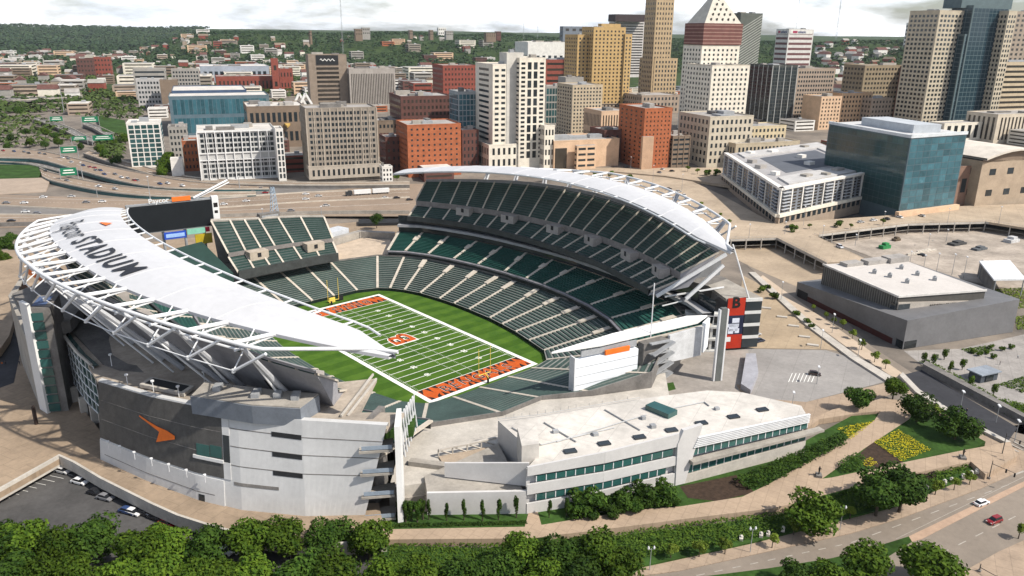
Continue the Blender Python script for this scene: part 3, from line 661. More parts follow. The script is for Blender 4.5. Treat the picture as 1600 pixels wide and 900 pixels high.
# glass curtain wall left of the screen
gt = [(-118.5, 36), (-119.3, 24), (-120, 10), (-120.5, -4), (-120, -16)]
mb = MB(); mb.grid([[(x, y, 11) for x, y in gt], [(x, y, 27.6) for x, y in gt], [(x+1.5, y, 27.6) for x, y in gt]])
curt = P(mb, 'glass_wall', TEAL)
for z in (11, 14.4, 17.8, 21.2, 24.6, 27.5):
    mb = MB(); mb.path([(x-.15, y, z) for x, y in gt], .17, 4); P(mb, 'mullion', STEEL, curt)
for i in range(13):
    x, y, _ = (*along(gt, i/3), 0)[:3]; mb = MB(); mb.tube((x-.1, y, 11), (x-.1, y, 27.5), .1, 4); P(mb, 'mullion', STEEL, curt)
mb = MB(); mb.path([(x-.6, y, 28.3) for x, y in gt], .5, 5); P(mb, 'parapet', CONC_L, curt)
for x, y in ((-119.5, -14), (-120, -6), (-121, 2), (-121, 12), (-121, 24)):
    mb = MB(); mb.box((x, y, 5), (2, 1.3, 6.2)); P(mb, 'column', CONC_L)
mb = MB(); mb.prism([(-116, 40), (-117, -14), (-113, -30), (-105, -30), (-105, 40)], 5, 27); P(mb, 'inner_core', CONC_D)
# corner stair tower with white fin
mb = MB(); mb.prism([(-130, 9), (-124.5, 6), (-119, 18), (-124.5, 21)], 5.5, 41.5); tw = P(mb, 'stair_tower', CONC_D)
mb = MB(); mb.prism([(-131.2, 13.5), (-130.2, 8), (-129.2, 8.4), (-130, 14)], 5.5, 43); P(mb, 'tower_fin', WHITE, tw)
for k in range(11):
    mb = MB(); mb.prism([(-130.1, 8.6), (-126.6, 6.7), (-126.5, 6.9), (-130, 8.8)], 6.5+k*3.1, 9.0+k*3.1); P(mb, 'window', TEAL, tw)
mb = MB(); mb.prism([(-128.5, 11), (-125, 9), (-121, 17), (-124.5, 19)], 41.5, 41.6); P(mb, 'tower_roof', mat('blue_roof', (.07, .11, .22), .6), tw)
mb = MB(); mb.prism([(-131, 14), (-127, 60), (-118, 84), (-117, 82), (-125, 59), (-129, 14)], 5.5, [30, 32, 32, 32, 32, 30]); P(mb, 'rear_wall', CONC)
mb = MB(); oa, ob_ = G2(42, 424, 31), G2(72, 441, 31); mb.prism([oa, ob_, (ob_[0]+.8, ob_[1]+.5), (oa[0]+.8, oa[1]+.5)], 30, 34.5); P(mb, 'orange_sign', ORANGE)
mb = MB(); mb.prism([(-128, 12), (-126, 58), (-110, 70), (-104, 40), (-118, 15)], 29, 33); P(mb, 'rear_block', CONC_D)
# --- goal posts ---------------------------------------------------------------
YEL = mat('goal_yellow', (.72, .55, .1), .5)
def goalpost(label):
    g = empty('goal_post', (0, 0, 0), label, 'goal post', 'goal posts behind the two end zones')
    mb = MB(); mb.tube((0, -2, 0), (0, -2, 2.2), .19, 8); mb.tube((0, -2, 2.2), (0, -.6, 3.05), .19, 8); mb.tube((0, -.6, 3.05), (0, 0, 3.05), .19, 8); mb.build('gooseneck', YEL, g)
    mb = MB(); mb.tube((-2.82, 0, 3.05), (2.82, 0, 3.05), .15, 8); mb.build('crossbar', YEL, g)
    for s in (-1, 1):
        mb = MB(); mb.tube((s*2.82, 0, 3.05), (s*2.82, 0, 13.5), .12, 6); mb.build('upright', YEL, g)
    mb = MB(); mb.tube((0, -2, 0), (0, -2, 1.9), .42, 10); mb.build('post_pad', BLACK, g)
    return g
g = goalpost('yellow goal post standing at the near orange end zone'); g.location = (0, -L2-.2, 0)
g2 = dup(g); g2.location = (0, L2+.2, 0); g2.rotation_euler = (0, 0, math.pi); g2['label'] = 'yellow goal post standing at the far end zone below the stand'
# bench boards behind far goal
for x, m, l in ((2.2, YEL, 'yellow board on the turf behind the far goal post'), (6.6, BLACK, 'black square board beside the far goal post')):
    mb = MB(); mb.box((x, 60.5, 0), (3.2, .5, 2.4)); mb.box((x, 60.2, .5), (2.0, .16, 1.4), 0); tag(mb.build('field_board', m), l, 'board')
# ================================================================== GROUND
E1 = Vector((math.cos(R(-21)), math.sin(R(-21)), 0)); E2 = Vector((-E1.y, E1.x, 0))   # city grid: along the streets
def sstep(a, b, x): t = max(0, min(1, (x-a)/(b-a))); return t*t*(3-2*t)
def city_s(x, y): return x*E2.x+y*E2.y
RISE = [(-1200, 900), (-300, 690), (-250, 625), (-176, 545), (-120, 428), (-99, 388), (-77, 336), (3, 318), (160, 316), (400, 292), (900, 270)]
def interp(tab, u):
    for (a, b), (c, d) in zip(tab, tab[1:]):
        if u <= c: return b+(d-b)*max(0, (u-a))/(c-a)
    return tab[-1][1]
def GH(x, y):
    s = city_s(x, y)
    if abs(x) < 62 and -86 < y < 86: return -3.0
    e = x*E1.x+y*E1.y; th = interp(RISE, e)
    h = 1.9+4.0*sstep(120, 150, s)+1.95*sstep(200, 226, s)+2.15*sstep(th, th+14, s)
    return h
def px_of_dir(x, y):
    a = math.atan2(x-CAM_LOC.x, y-CAM_LOC.y)-YAW
    a = (a+math.pi) % (2*math.pi)-math.pi
    return 805+1278*math.tan(max(-1.35, min(1.35, a)))
def vnoise(x, y):
    return (math.sin(x*1.7+1.3)*math.cos(y*2.1+.4)+.5*math.sin(x*4.1+y*2.9+2)+.3*math.sin(x*7.7-y*6.1)+.2*math.cos(x*13.1+y*11.7))/2
SKY_N = [(-2000, 40), (160, 76), (210, 76), (240, 66), (280, 58), (330, 56), (440, 55), (520, 57), (580, 55), (640, 54), (720, 57), (790, 55), (860, 60), (900, 60), (1000, 60), (1060, 60), (1110, 60), (1200, 62), (1260, 64), (1330, 60), (1420, 58), (1480, 60), (1600, 60), (4000, 60)]
def hill_h(x, y):
    dx, dy = x-CAM_LOC.x, y-CAM_LOC.y; r = math.hypot(dx, dy); u = px_of_dir(x, y)
    h = GH(x, y)
    f = 1 if dx*FW.x+dy*FW.y > 0 else 0.4
    n = vnoise(x/900, y/900)
    r0 = 2450+260*n-(500 if u > 1000 else 0)*sstep(980, 1100, u); r1 = r0+1500
    top = 123.6-(interp(SKY_N, u)-52)*(r1+100)/1278.0
    amp = sstep(170, 330, u)
    near = max(0, top-14)*amp*sstep(r0, r1, r)*(1-0.25*sstep(r1, r1+2500, r))*(1+0.07*vnoise(x/300, y/260)*(1-sstep(r1-200, r1, r)))
    top2 = 123.6+3.0*(9000)/1278.0
    far = (top2-14)*sstep(5000, 8600, r+500*vnoise(x/1500, y/1400))*(0.92+0.08*vnoise(x/700, y/800))
    return h + max(near, far)*f
def ground_mat():
    m = bpy.data.materials.new('city_ground'); m.use_nodes = True; t = m.node_tree; b = t.nodes['Principled BSDF']
    b.inputs['Roughness'].default_value = 0.95; b.inputs['Specular IOR Level'].default_value = 0.1
    geo = nn(t, 'ShaderNodeNewGeometry'); L = t.links.new
    ln = nn(t, 'ShaderNodeVectorMath', operation='LENGTH'); L(geo.outputs['Position'], ln.inputs[0])
    n1 = nn(t, 'ShaderNodeTexNoise', i_Scale=0.006, i_Detail=8.0, i_Roughness=0.7); L(geo.outputs['Position'], n1.inputs['Vector'])
    n2 = nn(t, 'ShaderNodeTexNoise', i_Scale=0.03, i_Detail=8.0, i_Roughness=0.7); L(geo.outputs['Position'], n2.inputs['Vector'])
    c1 = nn(t, 'ShaderNodeValToRGB'); e = c1.color_ramp.elements
    e[0].position = .3; e[0].color = (.10, .09, .08, 1); e[1].position = .7; e[1].color = (.27, .23, .19, 1)
    L(n2.outputs['Fac'], c1.inputs[0])
    c2 = nn(t, 'ShaderNodeValToRGB'); e = c2.color_ramp.elements
    e[0].position = .38; e[0].color = (.02, .038, .013, 1); e[1].position = .6; e[1].color = (.05, .078, .024, 1)
    L(n2.outputs['Fac'], c2.inputs[0])
    far = nn(t, 'ShaderNodeMapRange'); far.inputs[1].default_value = 700; far.inputs[2].default_value = 2300; far.inputs[3].default_value = -.3; far.inputs[4].default_value = .5
    L(ln.outputs['Value'], far.inputs[0])
    ad = nn(t, 'ShaderNodeMath', operation='ADD'); L(n1.outputs['Fac'], ad.inputs[0]); L(far.outputs[0], ad.inputs[1])
    st = nn(t, 'ShaderNodeMapRange'); st.inputs[1].default_value = .5; st.inputs[2].default_value = .58; L(ad.outputs[0], st.inputs[0])
    mx_ = nn(t, 'ShaderNodeMixRGB'); L(st.outputs[0], mx_.inputs[0]); L(c1.outputs[0], mx_.inputs[1]); L(c2.outputs[0], mx_.inputs[2])
    L(mx_.outputs[0], b.inputs['Base Color']); return m
def polar(name, radii, naz, hf, m, label):
    mb = MB(); rows = []
    for r in radii:
        rows.append([(r*math.cos(2*math.pi*k/naz), r*math.sin(2*math.pi*k/naz), 0) for k in range(naz)])
    rows = [[(x, y, hf(x, y)) for x, y, _ in rw] for rw in rows]
    mb.grid(rows, close=True)
    o = mb.build(name, m, None, loc=(0, 0, 0), smooth=False); tag(o, label, name, kind='structure'); return o
rad = [0.5]+[8*i for i in range(1, 60)]+[480*1.035**i for i in range(1, 92)]
ground = polar('ground', rad, 360, hill_h, ground_mat(), 'flat city basin ground rising to wooded hills far behind the towers')
def prism_px(name, m, pts, z0, z1, label=None, cat=None, kind='structure', parent=None):
    mb = MB(); mb.prism([G2(u, v, z1) for u, v in pts], z0, z1)
    o = mb.build(name, m, parent)
    if parent is None: tag(o, label, cat or name.replace('_', ' '), kind=kind)
    return o
def sheet_px(name, m, pts, z, label=None, cat=None, parent=None, kind='structure'):
    mb = MB(); mb.face([(*G2(u, v, z), z) for u, v in pts])
    me_ok = mb
    a = sum(p[0]*q[1]-q[0]*p[1] for p, q in zip(mb.v, mb.v[1:]+mb.v[:1]))
    if a < 0: mb.f[0] = mb.f[0][::-1]
    o = mb.build(name, m, parent)
    if parent is None: tag(o, label, cat or name.replace('_', ' '), kind=kind)
    return o
# --- plaza deck round the stadium ---------------------------------------------
deck_px = [(-60, 803), (96, 715), (118, 725), (160, 750), (200, 770), (240, 790), (280, 808), (330, 824), (390, 840), (450, 850), (520, 853), (604, 846)]
inner = [(-78, -104), (-95, -90), (-110, -60), (-121, -20), (-120, 60), (-113, 112)]
left = [(42, 505), (33, 545), (22, 598), (0, 606), (-60, 612)]
poly = [G2(u, v, 6) for u, v in deck_px]+inner+[G2(u, v, 6) for u, v in left]
mb = MB(); mb.prism(poly, 4.3, 6.0)
o = mb.build('plaza', TANC); tag(o, 'tan paved plaza deck curving round the foot of the grey facade', 'plaza', kind='structure')
mb = MB(); ed = [G(u, v, 6) for u, v in deck_px]
ctr = Vector((-60, 0, 0))
for a, b in zip(ed, ed[1:]):
    d = (b-a).normalized(); nrm_ = Vector((d.y, -d.x, 0)); nrm_ = nrm_ if nrm_.dot(a-ctr) > 0 else -nrm_
    q = [a+nrm_*.02, b+nrm_*.02, b+nrm_*.7, a+nrm_*.7]; mb.prism([(p.x, p.y) for p in q], 3.6, 7.0)
o = mb.build('parapet_wall', CONC_L); tag(o, 'long pale concrete parapet along the outer edge of the plaza deck', 'parapet')
poly = [G2(u, v, 6) for u, v in [(-80, 585), (0, 545), (14, 525), (27, 480), (30, 440)]]+[(-118, 105), (-104, 140), (-60, 150), (60, 150), (85, 122), (125, 60), (190, 100), (120, 165), (20, 195), (-70, 215), (-130, 265), (-260, 260)]
mb = MB(); mb.prism(poly, 3.0, 6.0); o = mb.build('plaza', TANC); tag(o, 'tan plaza behind the far corner of the stadium beside the freeway', 'plaza', kind='structure')
sheet_px('road', mat('dark_road', (.05, .05, .055), .9, .2, .1), [(-60, 640), (20, 602), (34, 545), (20, 515), (-60, 580)], 2.2, 'dark curved service road dropping below the plaza at the left edge')
LOT = sheet_px('parking_lot', ASPH, [(-200, 960), (-200, 780), (0, 740), (100, 720), (300, 800), (480, 850), (640, 850), (640, 960)], 1.96, 'dark asphalt parking lot under the edge of the plaza deck')
mb = MB()
for k in range(9):
    p = G(-20+14*k, 778-5*k, 2.0); d = Vector((.5, -.85, 0)); e = Vector((.85, .5, 0))*.06
    mb.face([(p-e)[:], (p+e)[:], (p+e+d*5)[:], (p-e+d*5)[:]])
mb.build('bay_marking', LINE, LOT)
# south concourse between the near stand and the white-roofed building
mb = MB(); mb.prism([(-64, -108), (-74, -103), (-64, -92), (-48, -78), (-24, -90), (-8, -90), (8, -99), (28, -106), (44, -104), (20, -125), (-38, -108), (-50, -118)], 1, 8.4)
o = mb.build('concourse', CONC_L); tag(o, 'pale concrete concourse behind the near end-zone seats', 'concourse', kind='structure')
mb = MB(); mb.prism([(-72, -104), (-64, -108), (-50, -118), (-46, -125), (-62, -109.5), (-70, -106)], 1, 5); tag(mb.build('concourse', CONC), 'lower concrete walkway beside the white end fin', 'concourse', kind='structure')
# --- near white-roofed building -------------------------------------------------
hq = empty('training_building', (0, -130, 2), 'long white low building with flat pale roof and green strip windows', 'building')
ROOFP = mat('pale_roof', (0.56, 0.53, 0.485), 0.85, 0.13, 0.07, scale2=0.5, joints=9.0)
WP = mat('white_panel', (0.54, 0.53, 0.52), 0.55, 0.05, 0.2)
b0, b1, b2, b3, b4 = G(668, 808, 3), G(822, 806, 3), G(940, 787, 3), G(1053, 757, 4), G(1256, 694, 6.5)
ZR = 16.6
back = [G(u, v, ZR) for u, v in [(1252, 634), (1160, 613), (1105, 610), (1000, 623), (900, 640), (840, 650), (778, 657)]]
fr = [b1, b2, b3]
fp = [Vector(p) for p in (b1, lerp(b1, b2, .5), b2, lerp(b2, b3, .5), b3)]
mb = MB(); poly = [(p.x+.5, p.y+.8) for p in fp]+[(b4.x, b4.y+.8)]+[(p.x, p.y) for p in back]+[G2(840, 713, ZR)]
mb.prism(poly, 2.0, ZR, 0, 1); body = mb.build('body', [WP, ROOFP], hq)
def wallseg(name, m, a, b, za0, za1, zb0, zb1, off, par=body, th=.4):
    a = Vector(a); b = Vector(b); d = (b-a); d.z = 0; d.normalize(); n = Vector((d.y, -d.x, 0)); mb = MB()
    p = [a+n*off, b+n*off, b+n*(off-th), a+n*(off-th)]
    mb.prism([(q.x, q.y) for q in p], [za0, zb0, zb0, za0], [za1, zb1, zb1, za1])
    if name == 'window_band':
        L_ = (b-a).length; nm_ = int(L_/2.6)
        for k in range(nm_+1): f = k/nm_; q = a+(b-a)*f+n*(off+.04); mb.box((q.x, q.y, za0+(zb0-za0)*f), (.22, .12, (za1-za0)+(zb1-zb0-za1+za0)*f), math.atan2(d.y, d.x), 1)
        m = [m, STEEL]
    return mb.build(name, m, par)
def front(name, m, t0, t1, z0a, z1a, z0b, z1b, off, th=.4):
    pl = fp; k0, k1 = t0*4, t1*4; ks = [k0]+[k for k in range(1, 4) if k0 < k < k1]+[k1]; mb = MB()
    pts = [Vector(along([tuple(p) for p in pl], k)) for k in ks]
    for i in range(len(ks)-1):
        a, b = pts[i], pts[i+1]; d = (b-a); d.z = 0; d.normalize(); n = Vector((d.y, -d.x, 0))
        f0 = (ks[i]-k0)/(k1-k0); f1 = (ks[i+1]-k0)/(k1-k0); zz = lambda q, w: q+(w-q)
        q = [a+n*off, b+n*off, b+n*(off-th), a+n*(off-th)]
        A0, A1, B0, B1 = z0a+(z0b-z0a)*f0, z1a+(z1b-z1a)*f0, z0a+(z0b-z0a)*f1, z1a+(z1b-z1a)*f1
        mb.prism([(p.x, p.y) for p in q], [A0, B0, B0, A0], [A1, B1, B1, A1])
        if name == 'window_band':
            L_ = (b-a).length; nm_ = max(1, int(L_/2.6))
            for k in range(nm_): f = k/nm_; qq = a+(b-a)*f+n*(off+.04); mb.box((qq.x, qq.y, A0+(B0-A0)*f), (.22, .12, (A1-A0)+(B1-B0-A1+A0)*f), math.atan2(d.y, d.x), 1)
    return mb.build(name, [m, STEEL] if name == 'window_band' else m, body)
front('parapet', WP, 0, 1, 15.2, 17.8, 16.2, 20.2, .5, .6)
front('window_band', TEAL, .06, .97, 13.0, 14.6, 13.6, 15.4, .12)
front('spandrel', WP, 0, 1, 9.6, 12.6, 10.4, 13.2, .45, .5)
front('window_band', TEAL, .06, .93, 7.4, 9.2, 8.2, 10.0, .12)
front('base_wall', WP, 0, 1, 2, 6.9, 3, 7.9, .45, .5)
# slanted fin and the glazed right wing
mb = MB(); d = (b4-b3); d.z = 0; d.normalize(); n = Vector((d.y, -d.x, 0))
q = [b3+n*.7+Vector((0, 0, 0)), b3+d*3.2+n*.7, b3+d*7.5+n*.7+Vector((0, 0, 17.5)), b3+d*1.2+n*.7+Vector((0, 0, 17.0)), b3-d*.4+n*.7+Vector((0, 0, 13))]
q = [Vector((p.x, p.y, p.z)) for p in q]; mb.face(q); mb.face([p-n*1.2 for p in q][::-1])
for a, b in zip(q, q[1:]+q[:1]): mb.face([a, a-n*1.2, b-n*1.2, b])
mb.build('fin', WP, body)
wallseg('window_band', TEAL, b3+d*3, b4, 6.8, 10.2, 8.2, 10.6, .25)
for k in range(6): wallseg('louvre', STEEL, b3+d*(5+.25*k), b4, 14.9+.55*k, 15.15+.55*k, 14.3+.5*k, 14.5+.5*k, 1.0, th=.7)
wallseg('window_band', TEAL, b3+d*4.4, b4, 12.2, 14.9, 12.0, 14.3, .25)
wallseg('terrace_slab', CONC, b3+d*4, b4+d*5, 10.4, 11.4, 10.8, 11.5, 2.4, th=2.3)
wallseg('base_wall', CONC_L, b3+d*2, b4, 2, 6.4, 4, 8.0, .6, th=.6)
# left wing with stepped terrace wall
wallseg('wing_wall', WP, b0, b1, 2, 10.4, 2, 10.6, .3, th=.8)
wallseg('wing_parapet', WP, G(690, 752, 10.5), b1, 10.0, 14.2, 10.0, 17, -3.0, th=.6)
mb = MB(); mb.prism([(b0.x+.5, b0.y+.5), (b1.x, b1.y+.6), (b1.x+4, b1.y+9), G2(778, 700, 8), (b0.x+5, b0.y+8)], 2, 9.6); mb.build('wing_terrace', CONC, body)
for i, (u, v, wd, dp, h) in enumerate([(891, 706, 3.4, 2, .5), (944, 694, 3.4, 2, .5), (999, 684, 3.4, 2, .5), (1049, 673, 3.4, 2, .5), (1096, 662, 3.4, 2, .5), (1146, 652, 3.4, 2, .5), (1191, 641, 3.4, 2, .5), (1020, 668, 1.5, 1.5, 1), (930, 680, 1.5, 1.5, .8), (868, 676, 1.6, 1.2, .9), (1120, 640, 1.4, 1.2, .8), (1005, 655, 1.2, 1.2, 1)]):
    p = G(u, v, ZR); mb = MB(); mb.box((p.x, p.y, ZR), (wd, dp, h), R(-25)); mb.build('skylight' if i < 7 else 'roof_vent', DGLASS if i < 7 else GREYST, body)
p = [G2(u, v, ZR) for u, v in [(1008, 640), (1022, 634), (1058, 648), (1044, 655)]]; mb = MB(); mb.prism(p, ZR, ZR+1.6); mb.build('glass_roof', TEAL, body)
p = [G2(u, v, ZR) for u, v in [(808, 690), (838, 687), (842, 716), (815, 720)]]; mb = MB(); mb.prism(p, 12, ZR+4.4); mb.build('lift_house', ROOFP, body)
for pts in ([(800, 668), (845, 695), (960, 668)], [(945, 640), (1000, 672)], [(870, 690), (1010, 648)], [(1040, 640), (1100, 628), (1108, 634)], [(850, 660), (900, 690)]):
    mb = MB(); mb.path([G(u, v, ZR+.25) for u, v in pts], .22, 4); mb.build('roof_pipe', GREYST, body)
mb = MB(); mb.path([G(u, v, ZR+1.0) for u, v in [(778, 655), (840, 648), (900, 638), (1000, 621)]], .1, 4)
for k in range(15):
    p = Vector(along([tuple(G(u, v, ZR)) for u, v in [(778, 655), (840, 648), (900, 638), (1000, 621)]], k/5)); mb.tube(p, p+Vector((0, 0, 1.1)), .08, 4)
mb.build('roof_rail', GREYST, body)
# trussed sunken court on the concourse
mb = MB(); q = [G2(u, v, 9) for u, v in [(685, 712), (775, 695), (790, 724), (700, 735)]]; mb.prism(q, 8.4, 8.8)
court = tag(mb.build('court', mat('court_tan', (.36, .29, .22))), 'sunken tan court framed by a white truss on the concourse', 'court', kind='structure')
mb = MB(); A_ = [G(u, v, 11) for u, v in [(685, 703), (707, 698), (730, 694), (752, 689), (775, 684)]]
for a, b in zip(A_, A_[1:]):
    mb.bar(a, b, .8, .5); mb.tube(a, b-Vector((0, 0, 2.4)), .2, 5); mb.tube(a, a-Vector((0, 0, 2.4)), .25, 5)
mb.build('truss', CONC_L, court)
mb = MB(); mb.bar(G(640, 722, 9), G(800, 742, 9), 2.2, 1.6); mb.build('edge_beam', CONC, court)
# --- south scoreboard backs ------------------------------------------------------
ss = empty('scoreboard', (25, -97, 2), 'white panelled back of the near scoreboard under a thin white blade roof', 'scoreboard')
SWP = mat('white_cladding', (.74, .77, .81), .5, .04, .2)
A = Vector((5.5, -95.5, 0)); B = Vector((30.5, -102, 0)); ax = (B-A).normalized(); nrm = Vector((ax.y, -ax.x, 0)); LB = (B-A).length
mb = MB(); slab(mb, 0, LB, 7.4, 19.6, -2.6, 0); bk = mb.build('back_panel', SWP, ss)
for z in (10.6, 13.8, 17): mb = MB(); slab(mb, 0, LB, z, z+.16, 0, .05); mb.build('panel_joint', GREYST, bk)
mb = MB(); slab(mb, -.5, 0, 7, 21, -3, .3); mb.build('end_trim', STEEL, bk)
mb = MB(); slab(mb, 3, LB, 20.2, 22.4, -1.8, -1.2); mb.build('roof_truss', GREYST, ss)
mb = MB(); slab(mb, 12, 22, 19.7, 21.4, -.6, 0.1); mb.build('orange_sign', ORANGE, ss)
mb = MB(); p0 = Vector((-3, -92.5, 24.6)); tip = [(p0), Vector((16, -97.6, 23.8)), Vector((60, -105.6, 23.4)), Vector((68, -104.3, 23.8)), Vector((60, -100.6, 24.4)), Vector((24, -95.2, 25.0))]
mb.face(tip); mb.face([p-Vector((0, 0, .7)) for p in tip][::-1])
for a, b in zip(tip, tip[1:]+tip[:1]): mb.face([a-Vector((0, 0, .7)), b-Vector((0, 0, .7)), b, a])
mb.build('blade_roof', WHITE, ss)
C0 = Vector((33, -103, 0))
mb = MB(); mb.prism([(45, -104.5), (62, -107), (62, -105.8), (45, -103.5)], [11, 10, 10, 11], 21.5); mb.build('mesh_wall', mat('mesh_grey', (.5, .51, .52)), ss)
mb = MB(); mb.prism([(62.5, -107.5), (69, -105), (69, -104), (62.5, -106)], 11, 22.6); mb.build('end_panel', SWP, ss)
for k in range(4):
    z = 5+k*3.9; mb = MB(); mb.bar((35, -105, z), (44, -107, z+3.6), 2.0, .5); mb.bar((44, -105.5, z+3.6), (35, -103.6, z+3.9), 1.6, .4); mb.build('stair_flight', GREYST, ss)
mb = MB(); mb.prism([(33.5, -102), (44.5, -104.5), (44.5, -101), (34, -99)], 3, 20.5); mb.build('stair_core', CONC_D, ss)
mb = MB(); mb.prism([(29, -105), (39, -107.5), (41, -102), (31, -100)], 2, 8.5); mb.build('base_block', CONC_L, ss)
mb = MB(); slab(mb, 3, LB-2, 3.5, 7.4, -3.5, -2.4); mb.build('support', CONC_D, ss)
tag(ss)
mb = MB(); mb.tube((37.6, -101.5, 22), (37.6, -101.5, 42), .22, 6); tag(mb.build('flag_pole', STEEL), 'tall thin white flagpole rising behind the near scoreboard', 'flagpole')
# --- concrete frame at the right end of the near stand -----------------------------
fr_ = empty('stand_end_block', (82, -98, 2), 'concrete end block of the right stand with open bays and a tall banner', 'stadium block')
CW = mat('frame_white', (.6, .6, .58), .8, .06, .3)
pA, pB, pC = G(1068, 545, 2), G(1128, 548, 2), G(1182, 545, 2)
mb = MB(); bb = [(pA.x, pA.y), (pB.x, pB.y), (pC.x, pC.y), (104, -62), (84, -58), (70, -88)]
mb.prism([(pA.x+1, pA.y+4), (pB.x, pB.y+4), (pC.x-2, pC.y+3), (118, -80), (110, -62), (90, -68), (76, -88)], 2, 17.5); core = mb.build('core', [CONC_D], fr_)
d = (pB-pA); Lx = d.length; d.normalize(); n = Vector((d.y, -d.x, 0))
for k in range(4):
    z = 2+5.2*k; q = pA+d*0; mb = MB(); mb.bar(pA+Vector((0, 0, 5.2*k+.2)), pB+Vector((0, 0, 5.2*k+.2)), 4, .9); mb.build('floor_beam', CW, fr_)
for k in range(4):
    p = pA+d*(Lx*k/3); mb = MB(); mb.box((p.x, p.y, 2), (1, 3, 16.5), math.atan2(d.y, d.x)); mb.build('column', CW, fr_)
dd = (pC-pB).normalized(); n2 = Vector((dd.y, -dd.x, 0)); Lc = (pC-pB).length
def bslab(mb, a0, a1, z0, z1, d0, d1):
    q = [pB+dd*a0+n2*d0, pB+dd*a1+n2*d0, pB+dd*a1+n2*d1, pB+dd*a0+n2*d1]; mb.prism([(p.x, p.y) for p in q], z0, z1)
mb = MB(); bslab(mb, .3, Lc*.52, 3, 24, -.5, .3); bn = mb.build('banner', mat('banner_navy', (.015, .02, .05), .5), fr_)
mb = MB(); bslab(mb, .3, Lc*.52, 17.2, 24.6, .3, .36); mb.build('banner_field', mat('banner_red', (.42, .03, .012), .5), bn)
mb = MB(); bslab(mb, .3, Lc*.52, 3, 9.0, .3, .36); mb.build('banner_field', mat('banner_red', (.42, .03, .012)), bn)
mb = MB(); put_text(mb, 'B', lambda a, b: tuple(pB+dd*(Lc*.26+a)+n2*.42+Vector((0, 0, 18.6+b))), 6.2, bold=.25, center=True); mb.build('banner_emblem', EZB, bn)
mb = MB()
for (a, z, wd, h) in ((.25, 10.5, .26, 3.0), (.2, 12.2, .4, 1.4), (.3, 14.0, .2, 2.0), (.18, 9.4, .15, 2), (.36, 9.6, .12, 2)): bslab(mb, Lc*(a-wd/2), Lc*(a+wd/2), z, z+h, .3, .37)
mb.build('player_figure', mat('banner_white', (.62, .66, .75)), bn)
mb = MB(); bslab(mb, Lc*.07, Lc*.2, 6, 8, .36, .42); mb.build('banner_badge', WHITE, bn)
for k in range(4): mb = MB(); bslab(mb, Lc*.54, Lc, 3+5.3*k, 6.8+5.3*k, -.3, .2); mb.build('window', DGLASS, fr_); mb = MB(); bslab(mb, Lc*.53, Lc, 6.9+5.3*k, 8.2+5.3*k, -.3, .35); mb.build('floor_beam', CW, fr_)
mb = MB(); mb.prism([(pB.x, pB.y+.5), (pC.x, pC.y+.5), (112, -84), (98, -84)], 23, 24.2); mb.build('roof', CONC, fr_)
mb = MB(); mb.prism([(98, -86), (113, -84), (116, -72), (98, -72)], 17.5, 24); mb.build('upper_block', CONC_D, fr_)
mb = MB(); mb.bar((74, -80, 23.5), (99, -91, 25), .4, .6); mb.build('canopy_beam', STEEL, fr_); mb = MB(); mb.bar((70, -82, 21), (84, -86, 22), .35, .4); mb.build('canopy_beam', STEEL, fr_)
mb = MB(); mb.box((110, -72, 24), (14, 9, 6.5), R(-20)); mb.build('plant_box', mat('plant_grey', (.16, .165, .17)), fr_)
mb = MB(); mb.tube((97, -104, 24), (91, -98, 46), .35, 6); mb.build('roof_prop', STEEL, fr_)
# tall light-grey pylon
pm = G(1120, 594, 2); pz = over(1122, 480, pm)
py = empty('pylon', pm, 'tall grey slab pylon with white edges standing south of the right stand', 'pylon')
mb = MB(); mb.box(pm, (2.2, 1.6, pz-2), R(-30)); mb.build('shaft', mat('pylon_grey', (.13, .14, .135), .5), py)
for s in (-1, 1):
    e = Vector((math.cos(R(-30)), math.sin(R(-30)), 0))*1.5*s; mb = MB(); mb.box(pm+e, (.6, 1.4, pz-2.5), R(-30)); mb.build('edge_post', STEEL, py)
# ================================================================== PLANTS
def leafmat(name, c1, c2, scale=0.6, rnd=0.36):
    m = mat(name, c1, 0.7, 0.2, scale, col2=c2, rnd=rnd, spec=0.08, grunge=True)
    b = m.node_tree.nodes['Principled BSDF']
    return m
LEAF = leafmat('leaf_green', (0.021, 0.052, 0.006), (0.082, 0.130, 0.012))
LEAF_D = leafmat('leaf_dark', (0.013, 0.036, 0.006), (0.050, 0.092, 0.012))
LEAF_Y = leafmat('leaf_bright', (0.06, 0.10, 0.013), (0.17, 0.22, 0.03))
COVER = leafmat('ground_cover_green', (0.022, 0.05, 0.007), (0.07, 0.115, 0.013))
BARK = mat('bark', (0.07, 0.055, 0.04), 0.95, 0.25, 1.5)
def leaf_quad(mb, c, n, s, rng):
    a = n.orthogonal().normalized(); b = n.cross(a); t = rng.uniform(0, 6.283); ca, sa = math.cos(t), math.sin(t)
    u = a*ca+b*sa; v = b*ca-a*sa; u *= s*rng.uniform(.7, 1.2); v *= s*rng.uniform(.45, .9)
    mb.face([c-u*.9-v*.2, c+v*-.8, c+u, c+v*.85, c-u*.3+v*.7])
